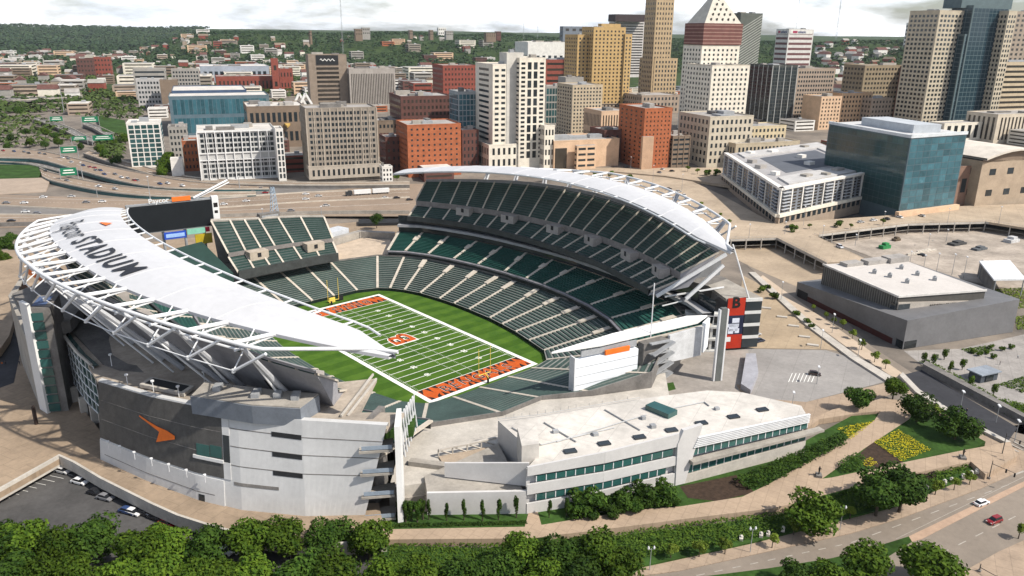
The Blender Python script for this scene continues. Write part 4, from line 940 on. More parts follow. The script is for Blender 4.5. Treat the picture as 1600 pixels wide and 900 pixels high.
def make_tree(name, H, Rc, lobes, nleaf, leafs, m, seed, zc=0.62, flat=0.85, trunk=True, label=None):
    rng = random.Random(seed); o = empty(name, (0, 0, 0), label, 'tree')
    mb = MB(); L = []
    for k in range(lobes):
        t = rng.uniform(0, 6.283); rr = Rc*0.62*math.sqrt(rng.random()); zz = H*zc+rng.uniform(-.42, .42)*Rc*flat*1.2
        if k == 0: rr = 0; zz = H*zc+Rc*.25
        L.append((Vector((rr*math.cos(t), rr*math.sin(t), zz)), Rc*rng.uniform(.32, .55)))
    for k in range(nleaf):
        c, r = L[rng.randrange(lobes)]
        d = Vector((rng.gauss(0, 1), rng.gauss(0, 1), rng.gauss(0, 1)+.25)).normalized()
        p = c+Vector((d.x, d.y, d.z*flat))*r*rng.uniform(.72, 1.08)
        n = (d+Vector((rng.gauss(0, .55), rng.gauss(0, .55), rng.gauss(0, .55)+.25))).normalized()
        leaf_quad(mb, p, n, leafs, rng)
    mb.build('crown', m, o)
    if trunk:
        mb = MB(); top_ = Vector((0, 0, H*.5)); mb.tube((0, 0, -.6), top_, H*.026+.05, 7, H*.016)
        for c, r in L[1:6]: mb.tube(top_*.8, c, H*.011+.02, 5, .03)
        mb.build('trunk', BARK, o)
    return o
BROAD = [make_tree('broad_tree', 10.5, 5.0, 13, 3600, .42, [LEAF, LEAF, LEAF_D, LEAF][i], 100+i) for i in range(4)]
DARKT = [make_tree('dark_tree', 11, 5.4, 14, 3600, .42, LEAF_D, 200+i) for i in range(2)]
YOUNG = [make_tree('young_tree', 5.2, 1.9, 7, 800, .27, LEAF_Y, 300+i, zc=.66) for i in range(3)]
CYP = [make_tree('columnar_tree', 7.0, 1.0, 9, 900, .24, LEAF_D, 400, zc=.5, flat=3.1)]
CONI = [make_tree('pointed_tree', 5.5, 1.5, 8, 700, .26, LEAF, 410, zc=.5, flat=1.7)]
SHRUB = [make_tree('shrub', 4.0, 3.0, 9, 1500, .34, LEAF_D, 420+i, zc=.5, flat=.8, trunk=False) for i in range(2)]
BUSH = [make_tree('bush', 2.4, 1.5, 7, 500, .26, LEAF, 430+i, zc=.5, flat=.8, trunk=False) for i in range(2)]
rngT = random.Random(5)
def plant(protos, u, v, zg, H, label, group=None, base=False, sc=1.0, wide=1.0):
    pr = protos[rngT.randrange(len(protos))]
    if zg is None:
        zg = 9.0
        for _ in range(4): q_ = G(u, v, zg+H*.6); zg = GH(q_.x, q_.y)
    h0 = {'broad_tree': 10.5, 'dark_tree': 11, 'young_tree': 5.2, 'columnar_tree': 7, 'pointed_tree': 5.5, 'shrub': 4, 'bush': 2.4}[pr.name.split('.')[0]]
    s = H/h0; p = G(u, v, zg if base else zg+H*.6)
    o = place(pr, (p.x, p.y, zg), rngT.uniform(0, 6.28), label, group, (s*wide, s*wide, s))
    if pr.name.startswith(('shrub', 'bush')): o['category'] = 'shrub'
    return o
ORD = ['first', 'second', 'third', 'fourth', 'fifth', 'sixth', 'seventh', 'eighth', 'ninth', 'tenth', 'eleventh', 'twelfth', 'thirteenth', 'fourteenth', 'fifteenth', 'sixteenth', 'seventeenth', 'eighteenth', 'nineteenth', 'twentieth', 'twenty-first', 'twenty-second', 'twenty-third', 'twenty-fourth']
rowA = [(5, 852), (45, 842), (95, 850), (150, 838), (210, 858), (262, 850), (318, 855), (385, 838), (452, 838), (516, 835), (576, 840), (815, 858), (885, 868), (932, 862)]
rowB = [(18, 892), (62, 890), (118, 893), (176, 898), (232, 893), (292, 898), (350, 890), (405, 897), (470, 890), (535, 893), (600, 892), (660, 885), (730, 890), (785, 880), (845, 888), (905, 895), (965, 878)]
for i, (u, v) in enumerate(rowA): plant(BROAD if i % 3 else DARKT, u, v, 1.8, rngT.uniform(11, 13), 'leafy green tree, %s from the left in the back line along the bottom edge' % ORD[i], 'trees along the bottom edge', wide=1.12)
for i, (u, v) in enumerate(rowB): plant(BROAD, u, v+8, 1.8, rngT.uniform(10, 12), 'leafy green tree, %s from the left in the front line along the bottom edge' % ORD[i], 'trees along the bottom edge', wide=1.15)
for i, (u, v) in enumerate([(30, 925), (110, 930), (200, 930), (290, 935), (380, 930), (470, 930), (560, 930), (650, 925), (740, 925), (820, 920)]): plant(BROAD, u, v+5, 1.8, rngT.uniform(8.5, 10.5), 'leafy green tree cut off by the bottom edge, %s from the left' % ORD[i], 'trees along the bottom edge', wide=1.2)
for u, v, H, pr, lb in [(1342, 624, 9.5, BROAD, 'round green tree left of the other trees by the path top'), (1398, 607, 9, BROAD, 'round green tree where the parking lot meets the street corner'), (1436, 640, 11.5, DARKT, 'tall dark tree in the middle of the lawn above the flower bed'), (1497, 664, 12.5, DARKT, 'widest dark tree on the lawn right of the yellow flower bed'), (1462, 642, 6, YOUNG, 'pale young tree between the two dark trees on the lawn'),
                        (1412, 765, 11, BROAD, 'broad tree overhanging the sidewalk, right half of the big pair'), (1375, 772, 10.5, BROAD, 'broad tree overhanging the sidewalk, left half of the big pair'), (1278, 800, 10.5, BROAD, 'round tree beside the lamp post halfway along the sidewalk'), (1450, 882, 11, BROAD, 'big round tree on the median at the bottom edge'), (1362, 890, 9, BROAD, 'round tree on the median, left of the biggest one'), (1300, 905, 7, BROAD, 'low tree at the end of the grassy median'), (1245, 902, 6, BROAD, 'small round tree at the tip of the grassy median')]:
    plant(pr, u, v-3, 1.9, H*(1.02 if v < 680 else 1.18), lb, wide=1.08 if v < 680 else 1.3)
for i, (u, v, H) in enumerate([(1049, 858, 5.2), (1094, 853, 5.4), (1134, 851, 4.8), (1208, 842, 4.6), (1242, 819, 5.4), (1330, 798, 4.6), (1464, 758, 5.4), (1493, 753, 4.6), (1517, 745, 4.6), (1595, 826, 5)]): plant(YOUNG, u, v, 2.0, H, 'young light green street tree, %s from the left along the sidewalk' % ORD[i], 'young street trees along the sidewalk')
for i, (u, v) in enumerate([(670, 811), (698, 813), (725, 812), (754, 813), (779, 812), (807, 808), (858, 808), (885, 806)]): plant(CYP, u, v, 4, rngT.uniform(5.4, 7), 'slim columnar tree against the white wall, %s from the left' % ORD[i], 'slim columnar trees along the white wall', base=True, wide=.8)
for i, (u, v) in enumerate([(624, 812), (634, 815), (643, 813), (652, 815), (661, 811)]): plant(CYP, u, v, 4, 6.5, 'dark columnar tree in the clump beside the white fin, %s from the left' % ORD[i], 'clump of columnar trees by the fin', base=True, wide=1.2)
for i, (u, v, H) in enumerate([(905, 784, 6.5), (938, 780, 6.5), (968, 776, 6), (1000, 771, 6.5), (1032, 767, 6.5), (922, 797, 4), (955, 795, 4), (990, 790, 4), (1050, 778, 4)]): plant(SHRUB, u, v, 4, H*.9, 'dense dark shrub under the strip windows, %s counted from the left' % ORD[i], 'shrubs under the strip windows')
def leafmass(name, m, poly, z, h, dens, size, label, seed=1, kind='stuff', cat=None):
    rng = random.Random(seed); mb = MB(); xs = [p[0] for p in poly]; ys = [p[1] for p in poly]
    def ins(x, y):
        c = False
        for (x0, y0), (x1, y1) in zip(poly, poly[1:]+poly[:1]):
            if (y0 > y) != (y1 > y) and x < (x1-x0)*(y-y0)/(y1-y0)+x0: c = not c
        return c
    n = int((max(xs)-min(xs))*(max(ys)-min(ys))*dens)
    for _ in range(n):
        x = rng.uniform(min(xs), max(xs)); y = rng.uniform(min(ys), max(ys))
        if not ins(x, y): continue
        if name == 'flower_bed' and ((x*.82+y*.57)/1.25) % 1 > .66: continue
        hh = h*(.55+.45*vnoise(x/2.3, y/2.1)+.25*rng.random())
        leaf_quad(mb, Vector((x, y, z+hh*rng.uniform(.55, 1))), Vector((rng.gauss(0, .5), rng.gauss(0, .5), 1)).normalized(), size, rng)
    o = mb.build(name, m); tag(o, label, cat or name.replace('_', ' '), kind=kind); return o
PX = lambda pts, z: [G2(u, v, z) for u, v in pts]
# ---- lawns, paths and beds near the white building
prism_px('lawn', GRASS, [(604, 852), (760, 856), (960, 838), (1210, 806), (1300, 780), (1430, 745), (1520, 728), (1520, 742), (1400, 790), (1300, 815), (1180, 846), (1000, 885), (980, 905), (560, 905)], 1.0, 2.6, 'dark mown bank between the foot path and the lower sidewalk')
prism_px('lawn', GRASS, [(600, 800), (820, 798), (1062, 752), (1256, 690), (1330, 650), (1450, 640), (1540, 690), (1500, 712), (1290, 775), (1100, 806), (830, 842), (604, 842)], 1.0, 3.86, 'grass beds round the paths in front of the white building')
PATH = mat('path_tan', (0.37, 0.28, 0.20), 0.9, 0.10, 0.12, scale2=1.0, joints=3.0)
prism_px('path', PATH, [(600, 827), (820, 823), (826, 800), (840, 799), (846, 820), (920, 808), (1000, 796), (1065, 791), (1160, 776), (1202, 756), (1250, 728), (1313, 692), (1366, 657), (1376, 642), (1345, 645), (1280, 655), (1262, 668), (1255, 662), (1300, 640), (1380, 622), (1440, 630), (1420, 655), (1351, 700), (1284, 748), (1300, 746), (1389, 727), (1502, 704), (1578, 690), (1590, 712), (1540, 741), (1517, 721), (1445, 736), (1351, 756), (1210, 794), (1100, 807), (960, 825), (830, 841), (600, 843)], 2.0, 4.0, 'tan foot path winding past the white building to the street corner')
FLOW = mat('flower_yellow', (0.50, 0.42, 0.01), 0.8, 0.25, 0.8, rnd=.0); FADED = mat('faded_marking', (.36, .33, .29), .9, .15, .5)
SOIL = mat('soil', (0.045, 0.028, 0.018), 0.95, 0.3, 0.8)
for pts, lb in (([(1365, 690), (1404, 671), (1455, 702), (1408, 721)], 'large bed of yellow flowers in slanting rows between the paths'), ([(1307, 669), (1366, 657), (1330, 687)], 'narrow wedge bed of yellow flowers at the end of the hedge'), ([(1345, 722), (1360, 714), (1372, 724), (1356, 730)], 'small clump of yellow flowers in dark soil')):
    leafmass('flower_bed', FLOW, PX(pts, 4.2), 3.95, .55, 16, .22, lb, seed=len(lb), kind='thing', cat='flower bed')
sheet_px('soil', SOIL, [(1340, 712), (1364, 690), (1412, 722), (1360, 738)], 3.885, 'dark bare soil beside the yellow flower bed')
sheet_px('soil', SOIL, [(1062, 760), (1150, 742), (1180, 770), (1120, 783), (1075, 778)], 3.885, 'dark bare soil under the right end of the strip windows')
leafmass('hedge', LEAF_D, PX([(1146, 748), (1195, 728), (1256, 702), (1320, 672), (1326, 690), (1260, 725), (1200, 757), (1165, 762)], 5), 3.9, 2.6, 14, .36, 'long dense hedge along the right half of the white building', kind='thing')
leafmass('shrubbery', COVER, PX([(935, 836), (1100, 814), (1210, 801), (1290, 778), (1345, 758), (1400, 745), (1510, 724), (1515, 734), (1460, 754), (1340, 800), (1280, 815), (1180, 840), (1080, 858), (990, 872)], 3), 2.5, 1.3, 9, .36, 'dark low planting on the bank between path and sidewalk')
leafmass('undergrowth', COVER, PX([(610, 848), (760, 850), (930, 836), (985, 872), (960, 905), (600, 905)], 2.6), 2.5, .7, 7, .34, 'dark undergrowth between the path and the bottom trees')
leafmass('bed_shrub', LEAF_D, PX([(1308, 725), (1335, 708), (1352, 716), (1345, 734), (1318, 738)], 4.5), 3.9, 1.9, 16, .3, 'grey-green shrub left of the yellow flowers', kind='thing', cat='shrub')
leafmass('bed_shrub', mat('purple_leaf', (.03, .014, .012), .8, .3, .7), PX([(1430, 742), (1460, 733), (1462, 748), (1440, 752)], 3), 2.6, 1.3, 20, .25, 'dark purple shrub bed beside the lower path', kind='thing', cat='shrub')
leafmass('hedge', LEAF_D, PX([(614, 817), (822, 812), (824, 818), (614, 823)], 4.3), 3.9, .5, 16, .3, 'low dark hedge along the foot of the white wing', kind='thing')
for i, (u, v) in enumerate([(1438, 768), (1448, 764), (1476, 755), (1487, 752), (1505, 746), (1518, 741), (1526, 738), (1189, 838), (1200, 836), (1158, 843), (1223, 829)]):
    p = G(u, v, 2.6); mb = MB(); mb.box((p.x, p.y, 2.5), (1.5, .9, .8), .5); mb.box((p.x+.2, p.y, 3.3), (.8, .5, .35), .9); tag(mb.build('boulder', mat('limestone', (.55, .52, .46), .9, .15, .8)), 'pale stone block in the bank planting, %s in the list from the right-hand lamp' % ORD[i] if False else 'pale stone block lying in the planting beside the sidewalk', 'stone', 'pale stones beside the sidewalk')
# ---- roads at the lower right
ROADM = mat('road_surface', (0.22, 0.185, 0.15), 0.92, 0.10, 0.05, scale2=0.7)
road = sheet_px('road', ROADM, [(900, 915), (1060, 893), (1215, 859), (1330, 834), (1411, 809), (1532, 764), (1600, 733), (1700, 690), (1700, 880), (1500, 960), (900, 960)], 2.01, 'wide tan-grey avenue crossing the lower right corner')
SIDEW = mat('sidewalk_tan', (0.34, 0.26, 0.19), 0.9, 0.12, 0.15, joints=3.5)
prism_px('sidewalk', SIDEW, [(900, 912), (985, 878), (1080, 858), (1180, 840), (1280, 815), (1340, 800), (1460, 754), (1520, 738), (1545, 742), (1600, 705), (1700, 655), (1700, 690), (1600, 733), (1532, 763), (1411, 808), (1330, 833), (1215, 858), (1060, 892)], 1.0, 2.15, 'tan sidewalk between the planted bank and the avenue')
med = prism_px('median', GRASS, [(1040, 908), (1200, 888), (1300, 872), (1362, 856), (1420, 838), (1425, 846), (1330, 905), (1200, 930)], 1.0, 2.16, 'grassy median strip at the bottom of the avenue')
prism_px('median', mat('median_brick', (.40, .28, .20), .9, .1, .3), [(1362, 856), (1420, 838), (1600, 752), (1700, 700), (1700, 706), (1600, 760), (1440, 842), (1425, 846)], 1.0, 2.12, 'narrow brick median dividing the avenue')
prism_px('sidewalk', SIDEW, [(1440, 950), (1500, 896), (1560, 862), (1620, 835), (1700, 800), (1700, 960)], 1.0, 2.13, 'tan sidewalk at the bottom right corner')
mb = MB()
def dash(mb, u0, v0, u1, v1, n, duty=.45, w_=.14, z=2.03):
    a = G(u0, v0, z); b = G(u1, v1, z); d = (b-a); h = Vector((d.y, -d.x, 0)).normalized()*w_
    for k in range(n):
        p = a+d*(k/n); q = a+d*((k+duty)/n); mb.face([p-h, q-h, q+h, p+h])
dash(mb, 1000, 918, 1330, 848, 12); dash(mb, 1330, 848, 1590, 752, 9); dash(mb, 1440, 880, 1600, 800, 6); dash(mb, 1400, 842, 1600, 745, 1, 1, .07, 2.035)
for k in range(6): dash(mb, 1583+4*k, 742-9*k, 1600+6*k, 736-9*k, 1, 1, .35)
for k in range(5): dash(mb, 1560+6*k, 702-3*k, 1580+6*k, 712-3*k, 1, 1, .3, 2.2)
mb.build('lane_marking', FADED, road)
# street running up past the museum
sheet_px('road', ROADM, [(1700, 650), (1602, 700), (1566, 690), (1500, 650), (1432, 610), (1395, 590), (1330, 545), (1270, 500), (1180, 425), (1168, 415), (1195, 412), (1250, 452), (1300, 480), (1360, 540), (1440, 592), (1560, 668), (1640, 690)], 1.975, 'street running up between the plaza and the grey music hall')
prism_px('sidewalk', SIDEW, [(1545, 742), (1500, 700), (1460, 668), (1410, 605), (1380, 595), (1395, 592), (1430, 612), (1500, 652), (1566, 692), (1600, 705)], 1.0, 2.1, 'tan corner sidewalk along the sunken ramp')
prism_px('kerb', CONC_L, [(1170, 425), (1180, 425), (1270, 505), (1345, 560), (1400, 592), (1390, 598), (1330, 560), (1260, 508)], 1.0, 2.7, 'low concrete wall between the tan plaza and the street')
lot2 = sheet_px('parking_lot', mat('lot_grey', (.285, .27, .255), .9, .12, .04, scale2=.6, joints=9.0), [(1170, 545), (1290, 547), (1320, 556), (1385, 596), (1260, 628), (1180, 622), (1160, 600)], 1.985, 'pale grey empty parking lot right of the stadium')
sheet_px('plaza', mat('plaza_tan', (.36, .28, .19), .9, .12, .06, scale2=.5, joints=7.0), [(1160, 430), (1180, 440), (1265, 508), (1320, 550), (1292, 546), (1180, 544), (1150, 540)], 1.99, 'tan plaza between the right stand and the street')
sheet_px('yard', mat('yard_grey', (.28, .255, .23), .9, .15, .1), [(1000, 545), (1170, 545), (1160, 640), (1000, 640)], 1.95, 'grey service yard behind the near scoreboard')
sheet_px('plaza', SIDEW, [(1150, 600), (1260, 628), (1385, 598), (1400, 612), (1340, 640), (1262, 668), (1180, 660)], 1.98, 'tan strip along the near edge of the grey lot')
mb = MB()
for k in range(7): dash(mb, 1238+6*k, 583, 1232+6*k, 597, 1, 1, .12, 2.0)
mb.build('bay_marking', LINE, lot2)
tgrn = prism_px('turf_patch', GRASS, [(1036, 600), (1052, 597), (1056, 608), (1040, 612)], 1.5, 2.0, 'small bright green patch in the service yard')
mb = MB(); q = [G2(u, v, 2.0) for u, v in [(1022, 575), (1062, 545), (1075, 556), (1040, 590)]]; mb.prism(q, 2, 6.5); tag(mb.build('ramp_wall', CONC), 'slanting concrete ramp wall in the service yard', 'ramp')
mb = MB(); q = [G2(u, v, 2.0) for u, v in [(1157, 608), (1165, 560), (1180, 560), (1184, 590), (1172, 618)]]; mb.prism(q, 2, 4.2); tag(mb.build('glass_canopy', mat('canopy_grey', (.33, .33, .36), .4)), 'pale glazed canopy at the left edge of the grey lot', 'canopy')
# big tan lots beyond
sheet_px('lot', mat('dirt_lot', (.36, .285, .205), .95, .14, .04, scale2=.5), [(1145, 385), (1215, 378), (1300, 412), (1285, 440), (1250, 450), (1180, 420), (1150, 405)], 2.0, 'tan open lot below the street bridge')
sheet_px('lot', mat('dirt_lot_b', (.36, .31, .26), .95, .22, .06, scale2=.4), [(1290, 362), (1540, 352), (1700, 380), (1700, 470), (1540, 445), (1380, 408), (1300, 378)], 2.0, 'sunken construction lot behind the grey music hall')
sheet_px('lot', mat('pale_ramp', (.46, .37, .28), .95, .1, .05), [(1180, 438), (1192, 430), (1290, 500), (1420, 590), (1400, 592), (1320, 540)], 1.992, 'pale strip beside the street')
for i, (u, v, H) in enumerate([(1190, 450, 4), (1210, 460, 4), (1245, 488, 3.2), (1262, 500, 3), (1200, 447, 3), (1268, 508, 2.6)]): plant(BUSH, u, v, 1.95, H, 'rounded green shrub along the plaza wall, %s going down the street' % ORD[i], 'shrubs along the plaza wall')
for i, (u, v, H) in enumerate([(1292, 492, 4.4), (1318, 505, 5), (1348, 535, 5.4), (1368, 555, 5), (1304, 500, 4), (1333, 520, 4.6), (1385, 566, 4.6), (1272, 480, 4)]): plant(YOUNG, u, v, 1.95, H, 'small street tree beside the music hall, %s going down the street' % ORD[i], 'street trees beside the music hall', base=False)
for i, (u, v) in enumerate([(1197, 482), (1222, 496), (1240, 510), (1257, 527), (1270, 540)]):
    p = G(u, v, 2); mb = MB(); mb.box((p.x, p.y, 2), (4.5, 1.6, .55), R(-60)); tag(mb.build('bench_slab', CONC_L), 'pale slab bench on the tan plaza, %s going down the slope' % ORD[i], 'bench', 'slab benches on the tan plaza')
# sunken ramp with dark walls beside the park
sheet_px('road', mat('ramp_dark', (.035, .036, .042), .9, .15, .1), [(1414, 585), (1440, 578), (1500, 615), (1590, 668), (1575, 690), (1500, 652), (1430, 606)], 2.02, 'dark sunken ramp between street corner and park')
mb = MB(); q = [G2(u, v, 2) for u, v in [(1440, 578), (1600, 664), (1604, 660), (1445, 573)]]; mb.prism(q, 1, 4.6); tag(mb.build('ramp_wall', CONC_D), 'dark retaining wall on the park side of the sunken ramp', 'wall')
mb = MB(); q = [G2(u, v, 2) for u, v in [(1410, 585), (1436, 612), (1500, 654), (1578, 694), (1574, 697), (1496, 658), (1430, 616), (1405, 590)]]; mb.prism(q, 1, 3.0); tag(mb.build('ramp_wall', CONC_L), 'pale low wall on the street side of the sunken ramp', 'wall')
# park
sheet_px('park', mat('park_paving', (.30, .28, .26), .9, .14, .15, joints=4.0), [(1412, 548), (1500, 545), (1700, 500), (1700, 720), (1600, 664), (1445, 574)], 1.96, 'grey paved park in front of the music hall')
leafmass('shrubbery', LEAF, PX([(1436, 566), (1450, 562), (1520, 600), (1560, 622), (1600, 632), (1660, 660), (1640, 690), (1600, 662), (1500, 608)], 2.5), 2, 1.5, 6, .4, 'bright green planting between ramp wall and park')
for i, pts in enumerate(([(1560, 600), (1640, 575), (1700, 590), (1600, 614)], [(1500, 545), (1540, 540), (1556, 548), (1520, 553)], [(1560, 625), (1700, 640), (1700, 700)])): leafmass('lawn', LEAF, PX(pts, 2.2), 2, .35, 6, .4, 'green lawn panel in the park, %s of three' % ['nearest the kiosk', 'round the hedge by the hall', 'beside the ramp'][i], kind='stuff')
for i, (u, v) in enumerate([(1443, 568), (1458, 570), (1475, 562), (1484, 582), (1503, 578), (1552, 618), (1515, 606), (1582, 490)]): plant(CONI, u, v, 2, 5.2, 'pointed green tree in the park, %s from the left' % ORD[i], 'pointed park trees', base=True)
for i, (u, v) in enumerate([(1520, 552), (1530, 556), (1540, 553), (1552, 560), (1565, 548), (1580, 545), (1548, 545)]): plant(BUSH, u, v, 2, 2.2, 'dark bush in the park beds below the music hall', 'bushes below the music hall', base=True)
k_ = empty('kiosk', G(1535, 592, 2), 'dark flat-roofed kiosk with glass front in the park', 'kiosk')
p = G(1535, 592, 2); mb = MB(); mb.box(p, (9, 5, 3.2), R(-20)); mb.build('body', mat('kiosk_dark', (.06, .07, .085), .4), k_); mb = MB(); mb.box((p.x, p.y, 5.2), (10.5, 6.5, .4), R(-20)); mb.build('roof', mat('kiosk_roof', (.24, .27, .31)), k_)
mb = MB(); mb.box((p.x-1.0, p.y-2.45, 2.3), (4, .3, 2.2), R(-20)); mb.build('glass_front', DGLASS, k_)
# ---- grey music hall -------------------------------------------------------------
mu = empty('music_hall', G(1412, 545, 2), 'grey metal-clad music hall with ribbed upper block and pale flat roof', 'music hall')
GRM = mat('hall_grey', (.155, .155, .16), .5, .10, .12); RIB = mat('hall_rib', (.085, .08, .072), .6, .1, .3)
c0 = G(1410, 546, 2); cl = G(1243, 462, 2); crr = G(1600, 516, 2)
dl = (cl-c0); dl.z = 0; Ll = dl.length; dl.normalize(); dr = (crr-c0); dr.z = 0; dr.normalize()
zc_ = over(1412, 500, c0); zl = over(1243, 440, cl); zr = over(1600, 462, crr)
dr2 = dr; far_ = c0+dr*62
zr = over(proj(far_)[0], 470-(proj(far_)[0]-1560)*.2, far_)
mb = MB(); mb.prism([(c0.x, c0.y), (far_.x, far_.y), (far_.x+dl.x*62, far_.y+dl.y*62), (cl.x+dr.x*14, cl.y+dr.y*14), (cl.x, cl.y)], 2, [zc_, zr, zr-1, zl, zl]); lowv = mb.build('body', [GRM], mu)
mb = MB(); n_l = Vector((-dl.y, dl.x, 0)); n_l = n_l if n_l.dot(CAM_LOC-c0) > 0 else -n_l
def mslab(mb, base, d, n, a0, a1, z0, z1, off, th=.5, z0b=None, z1b=None):
    q = [base+d*a0+n*off, base+d*a1+n*off, base+d*a1+n*(off-th), base+d*a0+n*(off-th)]
    z0b = z0 if z0b is None else z0b; z1b = z1 if z1b is None else z1b
    k = len(mb.v); poly = [(p.x, p.y) for p in q]; mb.prism(poly, [z0, z0b, z0b, z0], [z1, z1b, z1b, z1])
n_r = Vector((dr.y, -dr.x, 0)); n_r = n_r if n_r.dot(CAM_LOC-c0) > 0 else -n_r
mslab(mb, c0, dl, n_l, 6, Ll-2, 2, 4.6, .06, .4); mb.build('red_base_strip', mat('dark_red', (.06, .015, .014), .6), lowv)
mb = MB(); mslab(mb, c0, dl, n_l, Ll-9, Ll-1, 2.3, 6, .08, .4); mb.build('entrance', DARK, lowv)
mb = MB(); mslab(mb, c0, dr, n_r, 0.5, 7, 2.1, 5.4, .08, .4); mslab(mb, c0, dl, n_l, 0.3, 4, 2.1, 5.4, .08, .4); mb.build('corner_glass', DGLASS, lowv)
# upper block
zt_ = 20.0
r0_ = G(1404, 463, zt_); r1_ = G(1287, 413, zt_); r2_ = G(1540, 453, zt_); r3_ = G(1425, 408, zt_)
for it in range(1):
    pass
mb = MB(); mb.prism([(r0_.x, r0_.y), (r2_.x, r2_.y), (r2_.x+r1_.x-r0_.x, r2_.y+r1_.y-r0_.y), (r1_.x, r1_.y)], 8, zt_, 0, 1); upv = mb.build('upper_block', [RIB, mat('hall_roof', (.52, .49, .46), .9, .06, .08)], mu)
dL = (r1_-r0_); LL = dL.length; dL.normalize(); dR = (r2_-r0_); LR = dR.length; dR.normalize()
nL = Vector((-dL.y, dL.x, 0)); nL = nL if nL.dot(CAM_LOC-r0_) > 0 else -nL; nR = Vector((-dR.y, dR.x, 0)); nR = nR if nR.dot(CAM_LOC-r0_) > 0 else -nR
r0g = Vector((r0_.x, r0_.y, 0))
for k in range(34):
    mb = MB(); mslab(mb, r0g, dL, nL, .4+k*(LL-.8)/34, .9+k*(LL-.8)/34, 8, zt_-.1, .35, .4); mb.build('wall_rib', mat('rib_light', (.2, .19, .17)), upv)
mb = MB()
for d_, n_, L_ in ((dL, nL, LL), (dR, nR, LR)): mslab(mb, r0g, d_, n_, -.3, L_+.3, zt_-.5, zt_+.35, .5, .5)
mb.build('coping', mat('coping_grey', (.6, .58, .55)), upv)
mb = MB(); mslab(mb, r0g, dR, nR, .2, LR*.86, zc_-.5, zt_-2.6, .5, .6, z1b=zt_-4.4); mb.build('beige_band', mat('hall_beige', (.42, .38, .33)), upv)
mb = MB(); mslab(mb, r0g, dR, nR, .4, 6, 11.5, 16.5, .62, .6); mslab(mb, r0g, dL, nL, .2, 3, 11.5, 16.5, .6, .6); mb.build('corner_glass', DGLASS, upv)
mb = MB()
for ln, zz in (('ANDREW J BRADY', 14.4), ('MUSIC CENTER', 12.7)):
    put_text(mb, ln, lambda a, b: tuple(r0g+dR*(LR*.36+a)+nR*.66+Vector((0, 0, zz+b))), 1.6, bold=.03)
mb.build('lettering', BLACK, upv)
for u, v in ((1366, 427), (1408, 420), (1433, 430), (1460, 438), (1390, 433), (1417, 442)):
    p = G(u, v, zt_); mb = MB(); mb.box((p.x, p.y, zt_), (2.2, 1.8, 1.6), .3); mb.tube((p.x, p.y, zt_+1.6), (p.x, p.y, zt_+2.2), .5, 8); mb.build('roof_unit', GREYST, upv)
for u, v, a, b, h in ((1330, 414, 10, 5, 1.6), (1365, 411, 12, 5, 2), (1398, 408, 12, 6, 2.6)):
    p = G(u, v, zt_); mb = MB(); mb.box((p.x, p.y, zt_), (a, b, h), R(-20)); mb.build('roof_plant', LEAD, upv)
st = empty('stage_pavilion', G(1568, 470, 2), 'open stage with sloping white roof on the lawn behind the music hall', 'stage')
p = G(1562, 462, 2); mb = MB(); q = [G2(u, v, 11) for u, v in [(1530, 408), (1578, 407), (1603, 436), (1553, 437)]]; mb.prism(q, 10.4, 11.2); mb.build('roof', mat('pav_white', (.7, .72, .74)), st)
for u, v in [(1556, 438), (1600, 437), (1534, 411)]: p = G(u, v, 10.5); mb = MB(); mb.tube((p.x, p.y, 1.5), (p.x, p.y, 10.5), .3, 6); mb.build('post', GREYST, st)
q = [G2(u, v, 8) for u, v in [(1530, 414), (1534, 412), (1556, 440), (1551, 442)]]; mb = MB(); mb.prism(q, 2, 10.4); mb.build('side_wall', CONC_D, st)
leafmass('lawn', LEAF_Y, PX([(1540, 452), (1620, 448), (1640, 480), (1570, 482)], 2.2), 2, .3, 3, .5, 'bright lawn in front of the stage pavilion', kind='stuff')
leafmass('lawn', LEAF_Y, PX([(1585, 495), (1640, 485), (1660, 505), (1590, 515)], 2.2), 2, .3, 3, .5, 'bright lawn patch right of the music hall', kind='stuff')
# ---- raised streets of the riverfront ------------------------------------------------
STREET = mat('street_tan', (.40, .32, .235), .92, .14, .05, scale2=.5, joints=8.0)
sp_ = [(1118, 374), (1214, 371), (1292, 410), (1360, 408), (1272, 367), (1420, 349), (1540, 346), (1700, 372), (1700, 315), (1500, 322), (1380, 337), (1210, 349), (1130, 306), (1040, 264), (960, 256), (890, 270), (1000, 300), (1070, 330)]
street = prism_px('street', STREET, sp_, 7.6, 9.0, 'raised tan street bridging towards the music hall')
def railing(name, pts, z, label, cat='railing', posts=True, h=1.1, under=None):
    o = empty(name, G(*pts[0], z), label, cat)
    P3 = [G(u, v, z) for u, v in pts]
    mb = MB()
    for a, b in zip(P3, P3[1:]):
        mb.tube(a+Vector((0, 0, h)), b+Vector((0, 0, h)), .07, 4); mb.tube(a+Vector((0, 0, h*.5)), b+Vector((0, 0, h*.5)), .05, 4)
        n = max(2, int((b-a).length/2.5))
        for k in range(n+1): p = a+(b-a)*(k/n); mb.tube(p, p+Vector((0, 0, h)), .06, 4)
    mb.build('rail', CONC_L, o)
    if under:
        for a, b in zip(P3, P3[1:]):
            n = max(1, int((b-a).length/under))
            for k in range(n+1):
                p = a+(b-a)*(k/n); mb = MB(); mb.tube((p.x, p.y, 1.5), (p.x, p.y, z-.3), .4, 8); mb.build('pier', CONC_L, o)
            mb = MB(); d = (b-a); mb.bar(a-Vector((0, 0, .8)), b-Vector((0, 0, .8)), .3, 1.4); mb.build('edge_beam', CONC_L, o)
            mb = MB(); mb.bar(a-Vector((0, 0, 4.4)), b-Vector((0, 0, 4.4)), .15, .15); mb.build('cable_rail', CONC_L, o)
    return o
